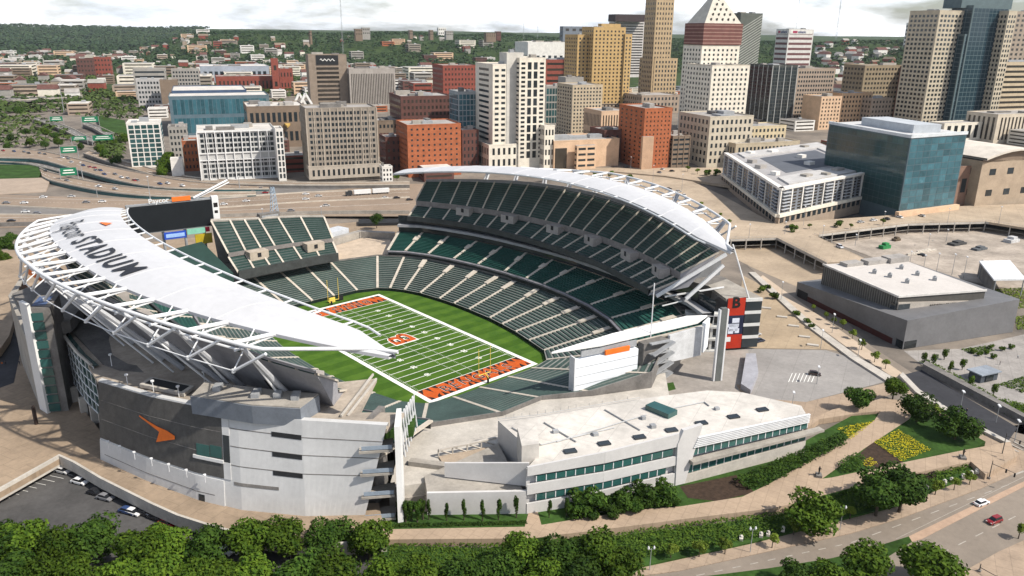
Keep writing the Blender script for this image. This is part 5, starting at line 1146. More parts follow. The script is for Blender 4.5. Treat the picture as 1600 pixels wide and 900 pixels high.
railing('railing', [(1118, 374), (1214, 371), (1292, 410)], 9.0, 'pale railing on piers along the left edge of the raised street', under=9)
railing('railing', [(1272, 367), (1360, 408)], 9.0, 'pale railing along the right edge of the short bridge')
railing('railing', [(1280, 366), (1420, 349), (1540, 346), (1620, 358)], 9.0, 'long pale railing on piers above the construction lot', under=10)
mb = MB(); q = [G2(u, v, 8) for u, v in [(1118, 368), (1214, 364), (1300, 400), (1304, 396), (1218, 358), (1118, 362)]]; mb.prism(q, 1.5, 7.5); tag(mb.build('underside_shade', DARK), 'near-black block painted as the shade under the raised street', 'wall')  # near-black block paints in the shade beneath the street deck
mb = MB(); q = [G2(u, v, 8) for u, v in [(1285, 360), (1420, 344), (1540, 341), (1640, 352), (1640, 348), (1540, 337), (1420, 340), (1285, 356)]]; mb.prism(q, 1.5, 7.5); tag(mb.build('underside_shade', DARK), 'near-black block painted as the shade under the street beyond the construction lot', 'wall')  # solid block, its colour stands in for the shaded space behind the piers
# ================================================================== FREEWAY
FWY = mat('freeway_tan', (0.255, 0.195, 0.145), 0.92, 0.12, 0.03, scale2=0.4)
FWG = mat('freeway_grey', (0.17, 0.16, 0.15), 0.92, 0.12, 0.03, scale2=0.4)
GIRD = mat('teal_girder', (0.035, 0.10, 0.105), 0.5, 0.2, 0.1)
BARR = mat('barrier', (0.50, 0.45, 0.38), 0.9, 0.12, 0.1)
ZF = 8.0
def flat_ribbon(name, m, pts, z, label):
    return sheet_px(name, m, pts, z, label)
fw = sheet_px('freeway', FWY, [(-120, 306), (0, 304), (240, 312), (420, 296), (640, 287), (760, 287), (900, 300), (760, 330), (640, 338), (480, 338), (300, 350), (0, 356), (-120, 362)], ZF, 'broad tan freeway lanes running left to right beyond the stadium')
sheet_px('freeway', FWG, [(-120, 322), (0, 322), (120, 328), (200, 331), (200, 336), (120, 336), (0, 334), (-120, 334)], ZF+.02, 'grey-blue freeway lane strip at the left edge')
sheet_px('freeway', FWG, [(330, 306), (470, 288), (560, 287), (560, 293), (470, 301), (340, 312)], ZF+.02, 'grey freeway lanes below the two hotel blocks')
mb = MB()
for (u0, v0, u1, v1, n, dt) in ((0, 314, 240, 320, 40, .3), (240, 320, 640, 296, 60, .3), (0, 344, 250, 341, 40, .3), (330, 322, 640, 306, 50, .3), (330, 330, 640, 318, 1, 1), (340, 316, 640, 300, 1, 1), (0, 340, 250, 336, 1, 1), (0, 309, 240, 314, 1, 1)): dash(mb, u0, v0, u1, v1, n, dt, .16, ZF+.03)
mb.build('lane_marking', LINE, fw)
def barrier(pts, z, label, h=.9, m=BARR, th=.5):
    mb = MB(); P3 = [G(u, v, z) for u, v in pts]
    for a, b in zip(P3, P3[1:]): mb.bar(a+Vector((0, 0, h/2)), b+Vector((0, 0, h/2)), th, h)
    tag(mb.build('barrier', m), label, 'barrier')
barrier([(-100, 323), (0, 322), (120, 328), (215, 330)], ZF, 'concrete barrier along the upper side of the grey lane strip')
barrier([(-100, 337), (0, 336), (130, 337), (215, 336)], ZF, 'concrete barrier along the lower side of the grey lane strip')
barrier([(-100, 357), (0, 354), (120, 351), (300, 346)], ZF, 'dark parapet along the stadium side of the freeway at the left', 2.5, CONC_D)
barrier([(335, 340), (480, 335), (560, 334), (640, 334)], ZF, 'grey parapet along the freeway behind the end-zone stand', 2.2, CONC)
barrier([(330, 326), (480, 316), (640, 309)], ZF, 'central concrete barrier of the freeway below the hotel blocks')
barrier([(330, 311), (480, 301), (640, 296)], ZF, 'concrete barrier along the upper freeway lanes')
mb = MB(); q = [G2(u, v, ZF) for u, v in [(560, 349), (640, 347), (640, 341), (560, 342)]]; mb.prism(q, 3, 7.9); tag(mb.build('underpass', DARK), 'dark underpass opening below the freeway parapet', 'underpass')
def elevated(name, cpx, zs, wpx, label, m=FWY, girder=True, n=4):
    """ribbon whose upper and lower edges are given in photo pixels"""
    o = empty(name, G(*cpx[0], zs[0]), label, 'elevated road')
    up = [G(u, v, z) for (u, v), z in zip(cpx, zs)]; lo = [G(u, v, z) for (u, v), z in zip(wpx, zs)]
    up = [Vector(p) for p in smooth_pl([tuple(p) for p in up], n)]; lo = [Vector(p) for p in smooth_pl([tuple(p) for p in lo], n)]
    mb = MB(); mb.grid([lo, up]); mb.grid([[p-Vector((0, 0, 1.0)) for p in up], [p-Vector((0, 0, 1.0)) for p in lo]]); mb.build('deck', m, o)
    mb = MB()
    mb.grid([[p-Vector((0, 0, 2.6)) for p in lo], [p+Vector((0, 0, .05)) for p in lo]]); mb.grid([[p-Vector((0, 0, 2.6)) for p in up][::-1], [p+Vector((0, 0, .05)) for p in up][::-1]]); mb.build('girder', GIRD if girder else CONC_D, o)
    for e in (lo, up):
        mb = MB()
        for a, b in zip(e, e[1:]): mb.bar(a+Vector((0, 0, .5)), b+Vector((0, 0, .5)), .4, 1.0)
        mb.build('parapet', BARR, o)
    for k in range(1, len(lo)-1, 5):
        c = (lo[k]+up[k])/2
        if c.z > 8.5: mb = MB(); mb.tube((c.x, c.y, 5), (c.x, c.y, c.z-1), 1.0, 8); mb.build('pier', CONC, o)
    mb = MB(); md = [(a+b)/2+Vector((0, 0, .03)) for a, b in zip(lo, up)]
    for a, b in zip(md, md[1:]):
        d = b-a; h = Vector((d.y, -d.x, 0)).normalized()*.15; q = a+d*.5; mb.face([a-h, q-h, q+h, a+h])
    mb.build('lane_marking', LINE, o)
    return o
elevated('elevated_freeway', [(-80, 232), (0, 233), (60, 236), (120, 249), (180, 263), (240, 274), (320, 283), (420, 288)], [12.5, 12.5, 12.5, 12, 11.6, 11, 10.2, 9], [(-80, 246), (0, 247), (60, 250), (120, 266), (180, 282), (240, 293), (320, 296), (420, 296)], 'wide elevated freeway curving down from the left edge over teal girders')
elevated('elevated_ramp', [(62, 263), (80, 270), (130, 282), (180, 290), (240, 297), (320, 301), (400, 301)], [10.4, 10.5, 10.5, 10.2, 9.9, 9.4, 8.7], [(66, 276), (85, 284), (140, 296), (190, 303), (245, 307), (320, 308), (400, 305)], 'lower elevated ramp with teal girder below the wide freeway')
elevated('elevated_ramp', [(-60, 247), (20, 248), (70, 256), (110, 266)], [9.6, 9.6, 9.6, 9.6], [(-60, 253), (20, 254), (66, 262), (100, 271)], 'grey ramp tucked under the wide freeway at the left edge', FWG)
elevated('access_road', [(140, 236), (200, 254), (270, 272), (340, 281), (480, 286), (640, 285)], [11.2, 11.0, 10.8, 10.4, 10.3, 10.3], [(130, 240), (190, 260), (262, 279), (340, 287), (480, 290), (640, 289)], 'tan frontage road below the glass condo and the white framed block', FWY, False)
prism_px('lawn', GRASS, [(-80, 256), (0, 257), (58, 258), (64, 270), (60, 277), (0, 279), (-80, 281)], 6, 9.6, 'bright grass bank at the left edge beside the ramp')
mb = MB(); q = [G2(u, v, 8) for u, v in [(-80, 306), (0, 304), (72, 300), (78, 286), (70, 281), (0, 283), (-80, 285)]]; mb.prism(q, 7, [8.3, 8.3, 8.3, 9.5, 9.8, 9.8, 9.8]); tag(mb.build('retaining_wall', mat('wall_tan', (.34, .27, .21), .9, .1, .1)), 'sloping tan retaining wall under the grass bank at the left edge', 'retaining wall')
# distant ramps at the upper left
for i, (a, b, z, lb) in enumerate((([(55, 184), (80, 190), (110, 200), (130, 210), (150, 218)], [(52, 187), (74, 194), (104, 206), (126, 217), (146, 222)], 14, 'curving grey ramp among trees at the upper left'), ([(132, 190), (150, 196), (168, 204), (185, 212)], [(130, 195), (146, 201), (162, 210), (178, 216)], 14, 'short ramp below the small lawn at the upper left'), ([(-40, 150), (20, 152), (80, 150), (130, 149)], [(-40, 155), (20, 157), (80, 154), (130, 152)], 16, 'long straight pale viaduct far off at the upper left'))):
    elevated('distant_ramp', a, [z]*len(a), b, lb, FWG, False, 3)
# signs -------------------------------------------------------------------------------
SIGN = mat('sign_green', (0.010, 0.15, 0.075), 0.5, 0.06, 0.5)
def road_sign(u0, v0, u1, v1, z, label):
    b = G((u0+u1)/2, v1+6, z); d = (b-CAM_LOC); d.z = 0; d.normalize(); r = Vector((d.y, -d.x, 0))
    s = 1/mpx(b); W = (u1-u0)*s; H = (v1-v0)*s; zc = over((u0+u1)/2, v1, b)
    o = empty('road_sign', b, label, 'road sign', 'green overhead freeway signs')
    mb = MB(); mb.bar(Vector((b.x, b.y, zc+H/2))-r*W/2, Vector((b.x, b.y, zc+H/2))+r*W/2, .3, H); mb.build('panel', SIGN, o)
    mb = MB()
    for k, (f, w_) in enumerate(((.68, .6), (.35, .75))): 
        q = Vector((b.x, b.y, zc+H*f))-d*.2; mb.bar(q-r*W*w_/2, q+r*W*w_/2, .06, H*.13)
    mb.build('legend', LINE, o)
    for s_ in (-1, 1):
        mb = MB(); p = b+r*W*.55*s_; mb.tube((p.x, p.y, z-1), (p.x, p.y, zc+H), .25, 6); mb.build('post', GREYST, o)
for (u0, v0, u1, v1, z, lb) in ((98, 229, 120, 239, 13, 'green overhead sign above the bend of the wide freeway'), (98, 262, 120, 274, 10, 'green sign standing over the lower ramp'), (81, 182, 98, 189, 14, 'green sign over the curving ramp, leftmost of the far four'), (131, 182, 153, 191, 14, 'green sign over the short ramp below the far lawn'), (115, 213, 135, 219, 14, 'green sign near the trees left of the glass condo, nearer left'), (148, 211, 176, 219, 14, 'widest green sign left of the glass condo')): road_sign(u0, v0, u1, v1, z, lb)
# masts and flag poles along the freeway
def mast(u, v, vt, z, r, label, cat='light mast', lat=False, m=GREYST):
    b = G(u, v, z); t = over(u, vt, b); o = empty('light_mast' if not lat else 'lattice_mast', b, label, cat)
    mb = MB()
    if not lat: mb.tube(b, (b.x, b.y, t), r, 6, r*.5)
    else:
        for s in ((-1, -1), (1, -1), (1, 1), (-1, 1)): mb.tube((b.x+s[0]*r, b.y+s[1]*r, z), (b.x+s[0]*r*.3, b.y+s[1]*r*.3, t), r*.1, 4)
        n = 9
        for k in range(n):
            z0 = z+(t-z)*k/n; z1 = z+(t-z)*(k+1)/n; a = r*(1-.7*k/n); c = r*(1-.7*(k+1)/n)
            for s in ((-1, -1, 1, -1), (1, -1, 1, 1), (1, 1, -1, 1), (-1, 1, -1, -1)): mb.tube((b.x+s[0]*a, b.y+s[1]*a, z0), (b.x+s[2]*c, b.y+s[3]*c, z1), r*.06, 3)
    mb.build('shaft', m, o)
    if not lat: mb = MB(); mb.box((b.x, b.y, t-.3), (1.8, .7, .35), .6); mb.build('lamp_head', STEEL, o)
    return o
mast(430, 345, 292, 6, 2.4, 'bluish lattice mast standing between end-zone stand and freeway', 'mast', True, mat('mast_blue', (.35, .45, .55), .5))
mast(411, 344, 326, 6, .25, 'short lamp post behind the end-zone stand'); mast(503, 345, 322, 6, .25, 'thin lamp post behind the right end of the end-zone stand')
mast(130, 282, 253, 10, .35, 'tall lamp mast rising through the lower ramp'); mast(153, 312, 290, 6, .25, 'lamp post between lower ramp and tan lanes'); mast(236, 320, 275, 6, .3, 'tall mast left of the scoreboard beside the freeway')
mast(100, 175, 130, 14, .5, 'tall lamp mast among the trees at the upper left'); mast(375, 300, 275, 7, .4, 'short pale mast below the white framed block')
# ================================================================== CARS
def carmat(name, c): return mat('car_'+name, c, 0.25, 0.04, 1.0, spec=0.6, grunge=False)
CG = glass('car_glass', (.012, .014, .017), .06, .2); TY = mat('tyre_black', (.012, .012, .012), .8); RIMM = mat('wheel_rim', (.35, .35, .36), .35, metal=.6)
HLM = mat('headlight_clear', (.75, .75, .72), .2); TLM = mat('tail_red', (.35, .01, .01), .3)
def make_car(name, m, full=True, suv=False):
    o = empty(name, (0, 0, 0), None, 'car'); L, W = 4.6, 1.84; hb = .92 if not suv else 1.05; hr = 1.45 if not suv else 1.72
    prof = [(-2.3, .35), (-2.3, .78), (-2.15, hb-.03), (-1.3, hb), (.9, hb-.02), (1.95, hb-.16), (2.28, .68), (2.3, .35)]
    mb = MB(); ys = [(-W/2, .92, 0), (-W/2+.06, 1, .0), (W/2-.06, 1, 0), (W/2, .92, 0)]
    mb.grid([[(x*(1 if 0 < i < 3 else .985), y, z-(0 if 0 < i < 3 else .04)) for x, z in prof] for i, (y, s, _) in enumerate(ys)])
    for y in (-W/2, W/2): mb.face([(x*.985, y, z-.04) for x, z in prof])
    mb.grid([[(-2.3, -W/2, .35), (2.3, -W/2, .35)], [(-2.3, W/2, .35), (2.3, W/2, .35)]])
    body = mb.build('body', m, o, smooth=False)
    cab = [(-1.95 if not suv else -2.1, hb-.02), (-1.3 if not suv else -1.85, hr-.04), (-.9, hr), (.15, hr), (.5, hr-.05), (1.25, hb-.03)]
    mb = MB(); mb.grid([[(x, y*(1 if z < hb+.1 else .8), z) for x, z in cab] for y in (-W/2+.1, W/2-.1)])
    for y in (-W/2+.1, W/2-.1): mb.face([(x, y*(1 if z < hb+.1 else .8), z) for x, z in cab])
    mb.build('cabin_glass', CG, o)
    mb = MB(); mb.grid([[(x, y*.8, z+.015) for x, z in cab[1:5]] for y in (-W/2+.1, W/2-.1)]); mb.build('roof', m, o)
    if full:
        for x in (-1.4, 1.42):
            for y in (-W/2+.05, W/2-.05):
                mb = MB(); mb.tube((x, y-.11, .33), (x, y+.11, .33), .34, 14); wh = mb.build('wheel', TY, o); LOC[wh.name] = (0, 0, 0)
                mb = MB(); mb.tube((x, y-.125, .33), (x, y+.125, .33), .2, 10); mb.build('rim', RIMM, wh)
        for y in (-.66, .66):
            mb = MB(); mb.box((2.2, y, .62), (.2, .4, .14)); mb.build('headlight', HLM, o); mb = MB(); mb.box((-2.24, y, .68), (.16, .36, .16)); mb.build('taillight', TLM, o)
    else:
        mb = MB()
        for x in (-1.4, 1.42):
            mb = MB(); mb.tube((x, -W/2-.02, .33), (x, W/2+.02, .33), .34, 8); mb.build('wheel', TY, o)
    return o
def heading(u0, v0, u1, v1, z): a = G(u0, v0, z); b = G(u1, v1, z); return math.atan2(b.y-a.y, b.x-a.x)
hd = heading(1330, 834, 1532, 764, 2)
c = make_car('parked_car', carmat('white', (.75, .76, .77))); p = G(1533, 788, 2.02); place(c, p, hd, 'white car with dark roof driving on the avenue at the lower right')
c = make_car('parked_car', carmat('red', (.22, .012, .016)), suv=True); p = G(1553, 816, 2.02); place(c, p, hd+math.pi, 'dark red car on the near lanes of the avenue at the lower right')
c = make_car('parked_car', carmat('brown', (.045, .025, .022)), suv=True); p = G(1273, 586, 2.0); place(c, p, R(-60), 'dark brown car alone on the pale grey lot')
c = make_car('parked_car', carmat('navy', (.02, .03, .06)), suv=True); p = G(1187, 534, 2.0); place(c, p, R(-15), 'dark blue car beside the banner tower, nearer of the pair'); 
c = make_car('parked_car', carmat('silver', (.5, .52, .55)), suv=True); p = G(1181, 524, 2.0); place(c, p, R(-15), 'silver car beside the banner tower, farther of the pair')
c = make_car('parked_car', carmat('pale', (.55, .57, .6)), suv=True); p = G(1312, 387, 9.0); place(c, p, heading(1272, 367, 1360, 408, 9), 'silver van-like car on the short bridge by the music hall', None, 1.15)
for nm in [o for o in COL.objects if o.name.startswith('parked_car')]:
    if nm['label'].find('driving') >= 0 or nm['label'].find('avenue') >= 0: nm.name = 'car'
CARS = {k: make_car('car', carmat(k+'_far', c_), False) for k, c_ in (('white', (.72, .72, .72)), ('black', (.015, .015, .018)), ('grey', (.2, .2, .21)), ('red', (.28, .02, .02)), ('blue', (.03, .06, .16)), ('silver', (.5, .5, .5)))}
rc = random.Random(3)
def put_car(u, v, z, rz, where, col=None):
    col = col or rc.choice(['white', 'black', 'grey', 'red', 'silver', 'black', 'white', 'grey', 'blue'])
    p = G(u, v, z); place(CARS[col], (p.x, p.y, z+.02), rz, '%s car %s' % (col, where), '%s cars %s' % (col, where), 1.08)
for u, v in [(5, 236), (22, 237), (38, 238), (45, 240), (62, 240), (70, 242), (98, 247), (107, 249), (112, 254), (130, 259), (140, 262), (148, 263), (150, 267), (157, 267), (163, 273), (180, 273), (190, 278), (200, 280), (210, 283), (215, 283), (250, 288), (262, 287), (285, 291)]:
    z = 12.5 if u < 70 else 12 if u < 140 else 11.6 if u < 200 else 11; put_car(u, v, z, heading(60, 240, 200, 275, 13), 'driving on the wide elevated freeway')
for u, v in [(72, 268), (105, 283), (155, 292), (180, 296)]: put_car(u, v, 10.35, heading(80, 276, 180, 297, 10), 'driving on the lower elevated ramp')
for u, v in [(68, 309), (112, 308), (135, 317), (160, 316), (40, 332), (38, 318), (58, 334), (10, 318), (205, 325), (18, 346), (88, 345), (150, 343), (396, 301), (415, 302), (425, 303), (478, 304), (498, 307), (385, 315), (408, 296), (602, 310), (620, 310), (586, 290), (478, 312), (560, 291), (640, 313), (350, 320), (510, 322), (455, 330)]: put_car(u, v, ZF, heading(330, 326, 640, 309, 6), 'driving on the tan freeway lanes')
for u, v, col in [(200, 801, 'blue'), (208, 803, 'white'), (226, 804, 'black'), (236, 806, 'silver'), (246, 811, 'black'), (262, 820, 'red'), (98, 738, 'silver'), (125, 755, 'white'), (150, 772, 'black'), (165, 780, 'grey')]: put_car(u, v, 1.98, R(-62), 'parked under the edge of the plaza deck', col)
for u, v in [(350, 858), (362, 856), (52, 850)]: put_car(u, v+6, 1.98, R(-62), 'parked between the trees at the bottom edge', 'white')
# articulated truck
tr = empty('truck', G(560, 304, ZF), 'white double-trailer truck with dark cab on the freeway', 'truck'); hdg = heading(590, 302, 530, 306, ZF); ex = Vector((math.cos(hdg), math.sin(hdg), 0)); bp = G(560, 305, ZF)
for o_, l in ((-3, 12.5), (-17, 12.5)): mb = MB(); q = bp+ex*o_; mb.box((q.x, q.y, ZF+1.1), (l, 2.6, 2.9), hdg); mb.build('trailer', WHITE, tr)
q = bp+ex*7; mb = MB(); mb.box((q.x, q.y, ZF+.8), (5, 2.5, 2.4), hdg); mb.box((q.x-ex.x*.8, q.y-ex.y*.8, ZF+3.2), (2.6, 2.4, .7), hdg); mb.build('cab', carmat('cab', (.03, .035, .04)), tr)
for a in (9, 6, 1, -1, -8, -11, -14, -22): mb = MB(); q = bp+ex*a; n_ = Vector((-ex.y, ex.x, 0))*1.2; mb.tube(q-n_+Vector((0, 0, .5)), q+n_+Vector((0, 0, .5)), .5, 8); mb.build('wheel', TY, tr)
# ================================================================== STREET FURNITURE
def lamp(u, vb, vt, z, label, heads=2):
    b = G(u, vb, z); t = over(u, vt, b); o = empty('street_lamp', b, label, 'street lamp')
    mb = MB(); mb.tube(b, (b.x, b.y, t-.6), .11, 7, .07); mb.tube((b.x-.55, b.y+.4, t-.9), (b.x+.55, b.y-.4, t-.9), .05, 5); mb.build('post', GREYST, o)
    for s in (-1, 1): mb = MB(); x, y = b.x+.55*s, b.y-.4*s; mb.tube((x, y, t-.9), (x, y, t-.5), .14, 6, .3); mb.tube((x, y, t-.5), (x, y, t), .3, 8, .12); mb.build('globe', STEEL, o)
lamp(1015, 891, 853, 2.1, 'white double-globe lamp at the lower end of the sidewalk'); lamp(1172, 863, 822, 2.1, 'white double-globe lamp in the middle of the sidewalk'); lamp(1312, 828, 789, 2.1, 'white double-globe lamp beside the round sidewalk tree'); lamp(1168, 840, 832, 2.1, 'short lamp behind the stones of the bank') if False else None
def signal(u, vb, ut, vt, z, label):
    b = G(u, vb, z); t = over(u, vt, b); o = empty('traffic_signal', b, label, 'traffic signal'); P_ = mat('pole_dark', (.05, .05, .05), .5)
    mb = MB(); mb.tube(b, (b.x, b.y, t), .16, 7, .1); mb.build('pole', P_, o); d = Vector((-.3, -.95, 0))*7
    mb = MB(); mb.tube((b.x, b.y, t-1), (b.x+d.x, b.y+d.y, t-.4), .09, 6, .06); mb.build('mast_arm', P_, o)
    for f in (.6, .95): mb = MB(); mb.box((b.x+d.x*f, b.y+d.y*f, t-1.6), (.4, .4, 1.1)); mb.build('signal_head', BLACK, o)
    mb = MB(); mb.box(b, (.7, .7, .5)); mb.build('base', CONC_D, o)
signal(1564, 717, 0, 674, 2.15, 'dark traffic signal at the far side of the corner'); signal(1545, 748, 0, 718, 2.15, 'dark traffic signal beside the stone benches at the corner'); signal(1530, 893, 0, 880, 2.1, 'dark traffic signal at the bottom right corner')
mb = MB(); p = G(1525, 722, 2.2); mb.box((p.x, p.y, 2.1), (7, 4.5, .7), R(20)); o = mb.build('planter', mat('planter_pink', (.33, .25, .22))); tag(o, 'low pinkish planter at the street corner', 'planter')
for u, v, lb in ((1504, 716, 'dark bronze statue beside the path at the street corner'), (1279, 744, 'dark statue group on a low plinth where the paths fork')):
    b = G(u, v, 4); st_ = empty('statue', b, lb, 'statue'); mb = MB(); mb.box((b.x, b.y, 3.9), (2.2, 1.6, .8), .6); mb.build('plinth', CONC_D, st_)
    mb = MB(); z = 4.7
    for dx in (-.18, .18): mb.tube((b.x+dx, b.y, z), (b.x+dx*.8, b.y, z+1.2), .13, 7, .18)
    mb.tube((b.x, b.y, z+1.15), (b.x, b.y, z+1.95), .28, 8, .34); mb.tube((b.x, b.y, z+1.95), (b.x, b.y, z+2.15), .12, 6); mb.tube((b.x, b.y, z+2.1), (b.x, b.y, z+2.48), .17, 8, .15); mb.tube((b.x+.3, b.y, z+1.9), (b.x+.75, b.y-.3, z+1.4), .1, 6); mb.tube((b.x-.3, b.y, z+1.9), (b.x-.6, b.y-.5, z+2.2), .1, 6)
    mb.build('figure', mat('bronze', (.04, .035, .03), .4, .2, 2), st_)
# people, each one continuous skinned figure
def person_mesh(seed, cl, tr_):
    J = [(0, 0, .95), (0, 0, 1.2), (0, 0, 1.45), (0, 0, 1.55), (0, .02, 1.68), (-.2, 0, 1.42), (-.27, .03, 1.15), (-.26, .12, .92), (.2, 0, 1.42), (.27, -.02, 1.15), (.25, .06, .92), (-.1, 0, .9), (-.12, .1, .5), (-.12, .02, .08), (-.12, .16, .04), (.1, 0, .9), (.12, -.06, .5), (.12, -.2, .1), (.12, -.06, .04)]
    E_ = [(0, 1), (1, 2), (2, 3), (3, 4), (2, 5), (5, 6), (6, 7), (2, 8), (8, 9), (9, 10), (0, 11), (11, 12), (12, 13), (13, 14), (0, 15), (15, 16), (16, 17), (17, 18)]
    rr = [.15, .15, .16, .06, .11, .08, .055, .045, .08, .055, .045, .1, .075, .05, .045, .1, .075, .05, .045]
    me = bpy.data.meshes.new('person'); me.from_pydata(J, E_, []); o = bpy.data.objects.new('person', me); COL.objects.link(o)
    sk = o.modifiers.new('skin', 'SKIN'); 
    if not me.skin_vertices: bm = bmesh.new(); bm.from_mesh(me); bm.verts.layers.skin.verify(); bm.to_mesh(me); bm.free()
    for i, sv in enumerate(me.skin_vertices[0].data): sv.radius = (rr[i], rr[i]); sv.use_root = (i == 0)
    sb_ = o.modifiers.new('smooth', 'SUBSURF'); sb_.levels = 1; sb_.render_levels = 1
    dg = bpy.context.evaluated_depsgraph_get(); dg.update(); m2 = bpy.data.meshes.new_from_object(o.evaluated_get(dg)); bpy.data.objects.remove(o)
    m2.materials.clear()
    for q in (tr_, cl, mat('skin_tone', (.38, .24, .17), .6)): m2.materials.append(q)
    for pgn in m2.polygons:
        z = pgn.center.z; pgn.material_index = 0 if z < .95 else (2 if z > 1.52 else 1)
    return m2
PCL = [person_mesh(i, mat('shirt_'+n, c_), mat('trousers_'+n, d_)) for i, (n, c_, d_) in enumerate((('dark', (.03, .03, .04), (.02, .02, .03)), ('orange', (.5, .13, .03), (.03, .03, .05)), ('white', (.6, .6, .58), (.05, .06, .1))))]
def person(u, v, z, k, label, rz=0.0):
    o = bpy.data.objects.new('person', PCL[k]); COL.objects.link(o); p = G(u, v, z); o.location = (p.x, p.y, z); o.rotation_euler = (0, 0, rz); tag(o, label, 'person', 'people walking')
for i, (u, v, z, k, lb) in enumerate([(4, 572, 6, 1, 'person in orange on the tan plaza, leftmost of three'), (9, 571, 6, 0, 'person in dark clothes on the tan plaza, middle of three'), (31, 570, 6, 0, 'person in dark clothes on the tan plaza, nearest the stair tower'), (1527, 715, 2.2, 0, 'person in dark clothes standing at the street corner planter'), (1533, 713, 2.2, 2, 'person in white shirt at the street corner planter'), (1590, 560, 2, 2, 'person in white shirt in the park at the right edge'), (1562, 570, 2, 0, 'person in dark clothes between kiosk and park lawn'), (1510, 645, 2.15, 0, 'person in dark clothes on the sidewalk along the ramp')]): person(u, v, z, k, lb, i*1.1)
pst = G(57, 663, 6); mb = MB(); mb.box((pst.x, pst.y, 6), (.8, .8, 6.0), .4); mb.box((pst.x, pst.y, 12), (.5, .5, .4), .4); tag(mb.build('pylon_sign', mat('rust_dark', (.05, .035, .03))), 'slim dark marker post on the tan plaza left of the glass wall', 'post')
# construction lot clutter
for i, (u, v, a, b, h, c_, lb) in enumerate([(1382, 388, 7, 3.4, 3.4, (.03, .22, .07), 'green machine in the construction lot'), (1495, 382, 12, 5, 2.2, (.06, .06, .06), 'dark mound of covered material in the construction lot'), (1400, 376, 5, 3, 2.4, (.12, .09, .06), 'brown spoil heap left in the construction lot'), (1530, 390, 10, 4, 2, (.1, .11, .12), 'grey covered stack at the right of the construction lot'), (1580, 378, 9, 5, 3.4, (.5, .5, .5), 'white site cabin at the right of the construction lot'), (1440, 395, 26, 1.2, 1.6, (.5, .46, .4), 'long pale wall across the construction lot')]):
    p = G(u, v, 2); o = empty('site_machine' if i == 0 else 'site_stack', p, lb, 'machine' if i == 0 else 'stack'); mb = MB(); mb.box(p, (a, b, h*.6), R(-15)); mb.build('base', mat('site_%d' % i, c_, .8, .25, .6), o); mb = MB(); mb.box((p.x+a*.1, p.y, 2+h*.6), (a*.5, b*.8, h*.4), R(-12)); mb.build('top', mat('site_%d' % i, c_), o)
for i, (u, vb, vt) in enumerate([(1420, 420, 392), (1442, 425, 398), (1463, 425, 395), (1487, 430, 396), (1505, 435, 400), (1450, 385, 365), (1478, 378, 358), (1380, 352, 330), (1285, 372, 352), (1336, 384, 366), (1226, 366, 346), (1170, 372, 350)]): mast(u, vb, vt, 2 if i < 7 else 9, .16, 'thin pale lamp pole by the raised streets, %s of the row from the music hall' % ORD[i])

for i, (u, vb, vt) in enumerate([(1276, 600, 572), (1237, 640, 612), (1282, 545, 515), (1220, 470, 440), (1300, 520, 490), (1340, 560, 530), (1205, 330, 300), (1255, 352, 322), (1020, 285, 258), (1065, 300, 272), (985, 268, 245), (1480, 350, 325), (1560, 350, 322), (1500, 640, 610), (1556, 660, 632), (1585, 690, 655)]): mast(u, vb, vt, 9 if vb < 360 else 2, .13, 'slender street light pole, %s along the route from the grey lot to the towers' % ORD[i])
# ================================================================== CITY
Z0 = 10.0
def solve(tl, vb, z0):
    """ground point and height of a vertical edge whose top is at photo pixel tl and whose foot is at row vb"""
    x = Vector(G(tl[0]+(0), vb, z0)); H = 30.0
    p = [x.x, x.y, H]
    def f(p):
        a = proj((p[0], p[1], z0)); b = proj((p[0], p[1], z0+p[2])); return [a[1]-vb, b[0]-tl[0], b[1]-tl[1]]
    for _ in range(30):
        r = f(p); J = Matrix(((0,)*3,)*3)
        for k in range(3):
            q = list(p); q[k] += .01; s = f(q)
            for i in range(3): J[i][k] = (s[i]-r[i])/.01
        d = J.inverted_safe() @ Vector(r)
        p = [p[i]-d[i] for i in range(3)]
        if d.length < 1e-4: break
    return Vector((p[0], p[1], z0)), p[2]
def width_to(P, H, e, u):
    w = 20.0
    for _ in range(25):
        a = proj((P.x+e.x*w, P.y+e.y*w, P.z+H))[0]; b = proj((P.x+e.x*(w+.05), P.y+e.y*(w+.05), P.z+H))[0]
        w -= (a-u)/((b-a)/.05)
    return w
WCAP = {}
WMESH = {}
def pane_mesh(w, h, m):
    k = (round(w, 2), round(h, 2), m.name)
    if k not in WMESH:
        me = bpy.data.meshes.new('window'); x, z = w/2, h/2; y = -.07
        me.from_pydata([(-x, 0, -z), (x, 0, -z), (x, 0, z), (-x, 0, z), (-x, y, -z), (x, y, -z), (x, y, z), (-x, y, z)], [], [(4, 5, 6, 7), (0, 4, 7, 3), (5, 1, 2, 6), (7, 6, 2, 3), (0, 1, 5, 4)])
        me.materials.append(m); WMESH[k] = me
    return WMESH[k]
PEND = {}
def wins(o, par, P, d, n, L, z0, z1, rows, cols, ww, wh, gm, mg=.03, skip=(), name='window'):
    """panes of one wall, collected per thing; the first hundred become parts of their own"""
    fh = (z1-z0)/rows; cw = L*(1-2*mg)/cols; lst = PEND.setdefault(o.name, [])
    for r in range(rows-1, -1, -1):
        if r in skip: continue
        for c in range(cols):
            p = P+d*(L*mg+cw*(c+.5)); lst.append((Vector((p.x, p.y, z0+fh*(r+.5))), d, n, cw*ww, fh*wh, gm, par))
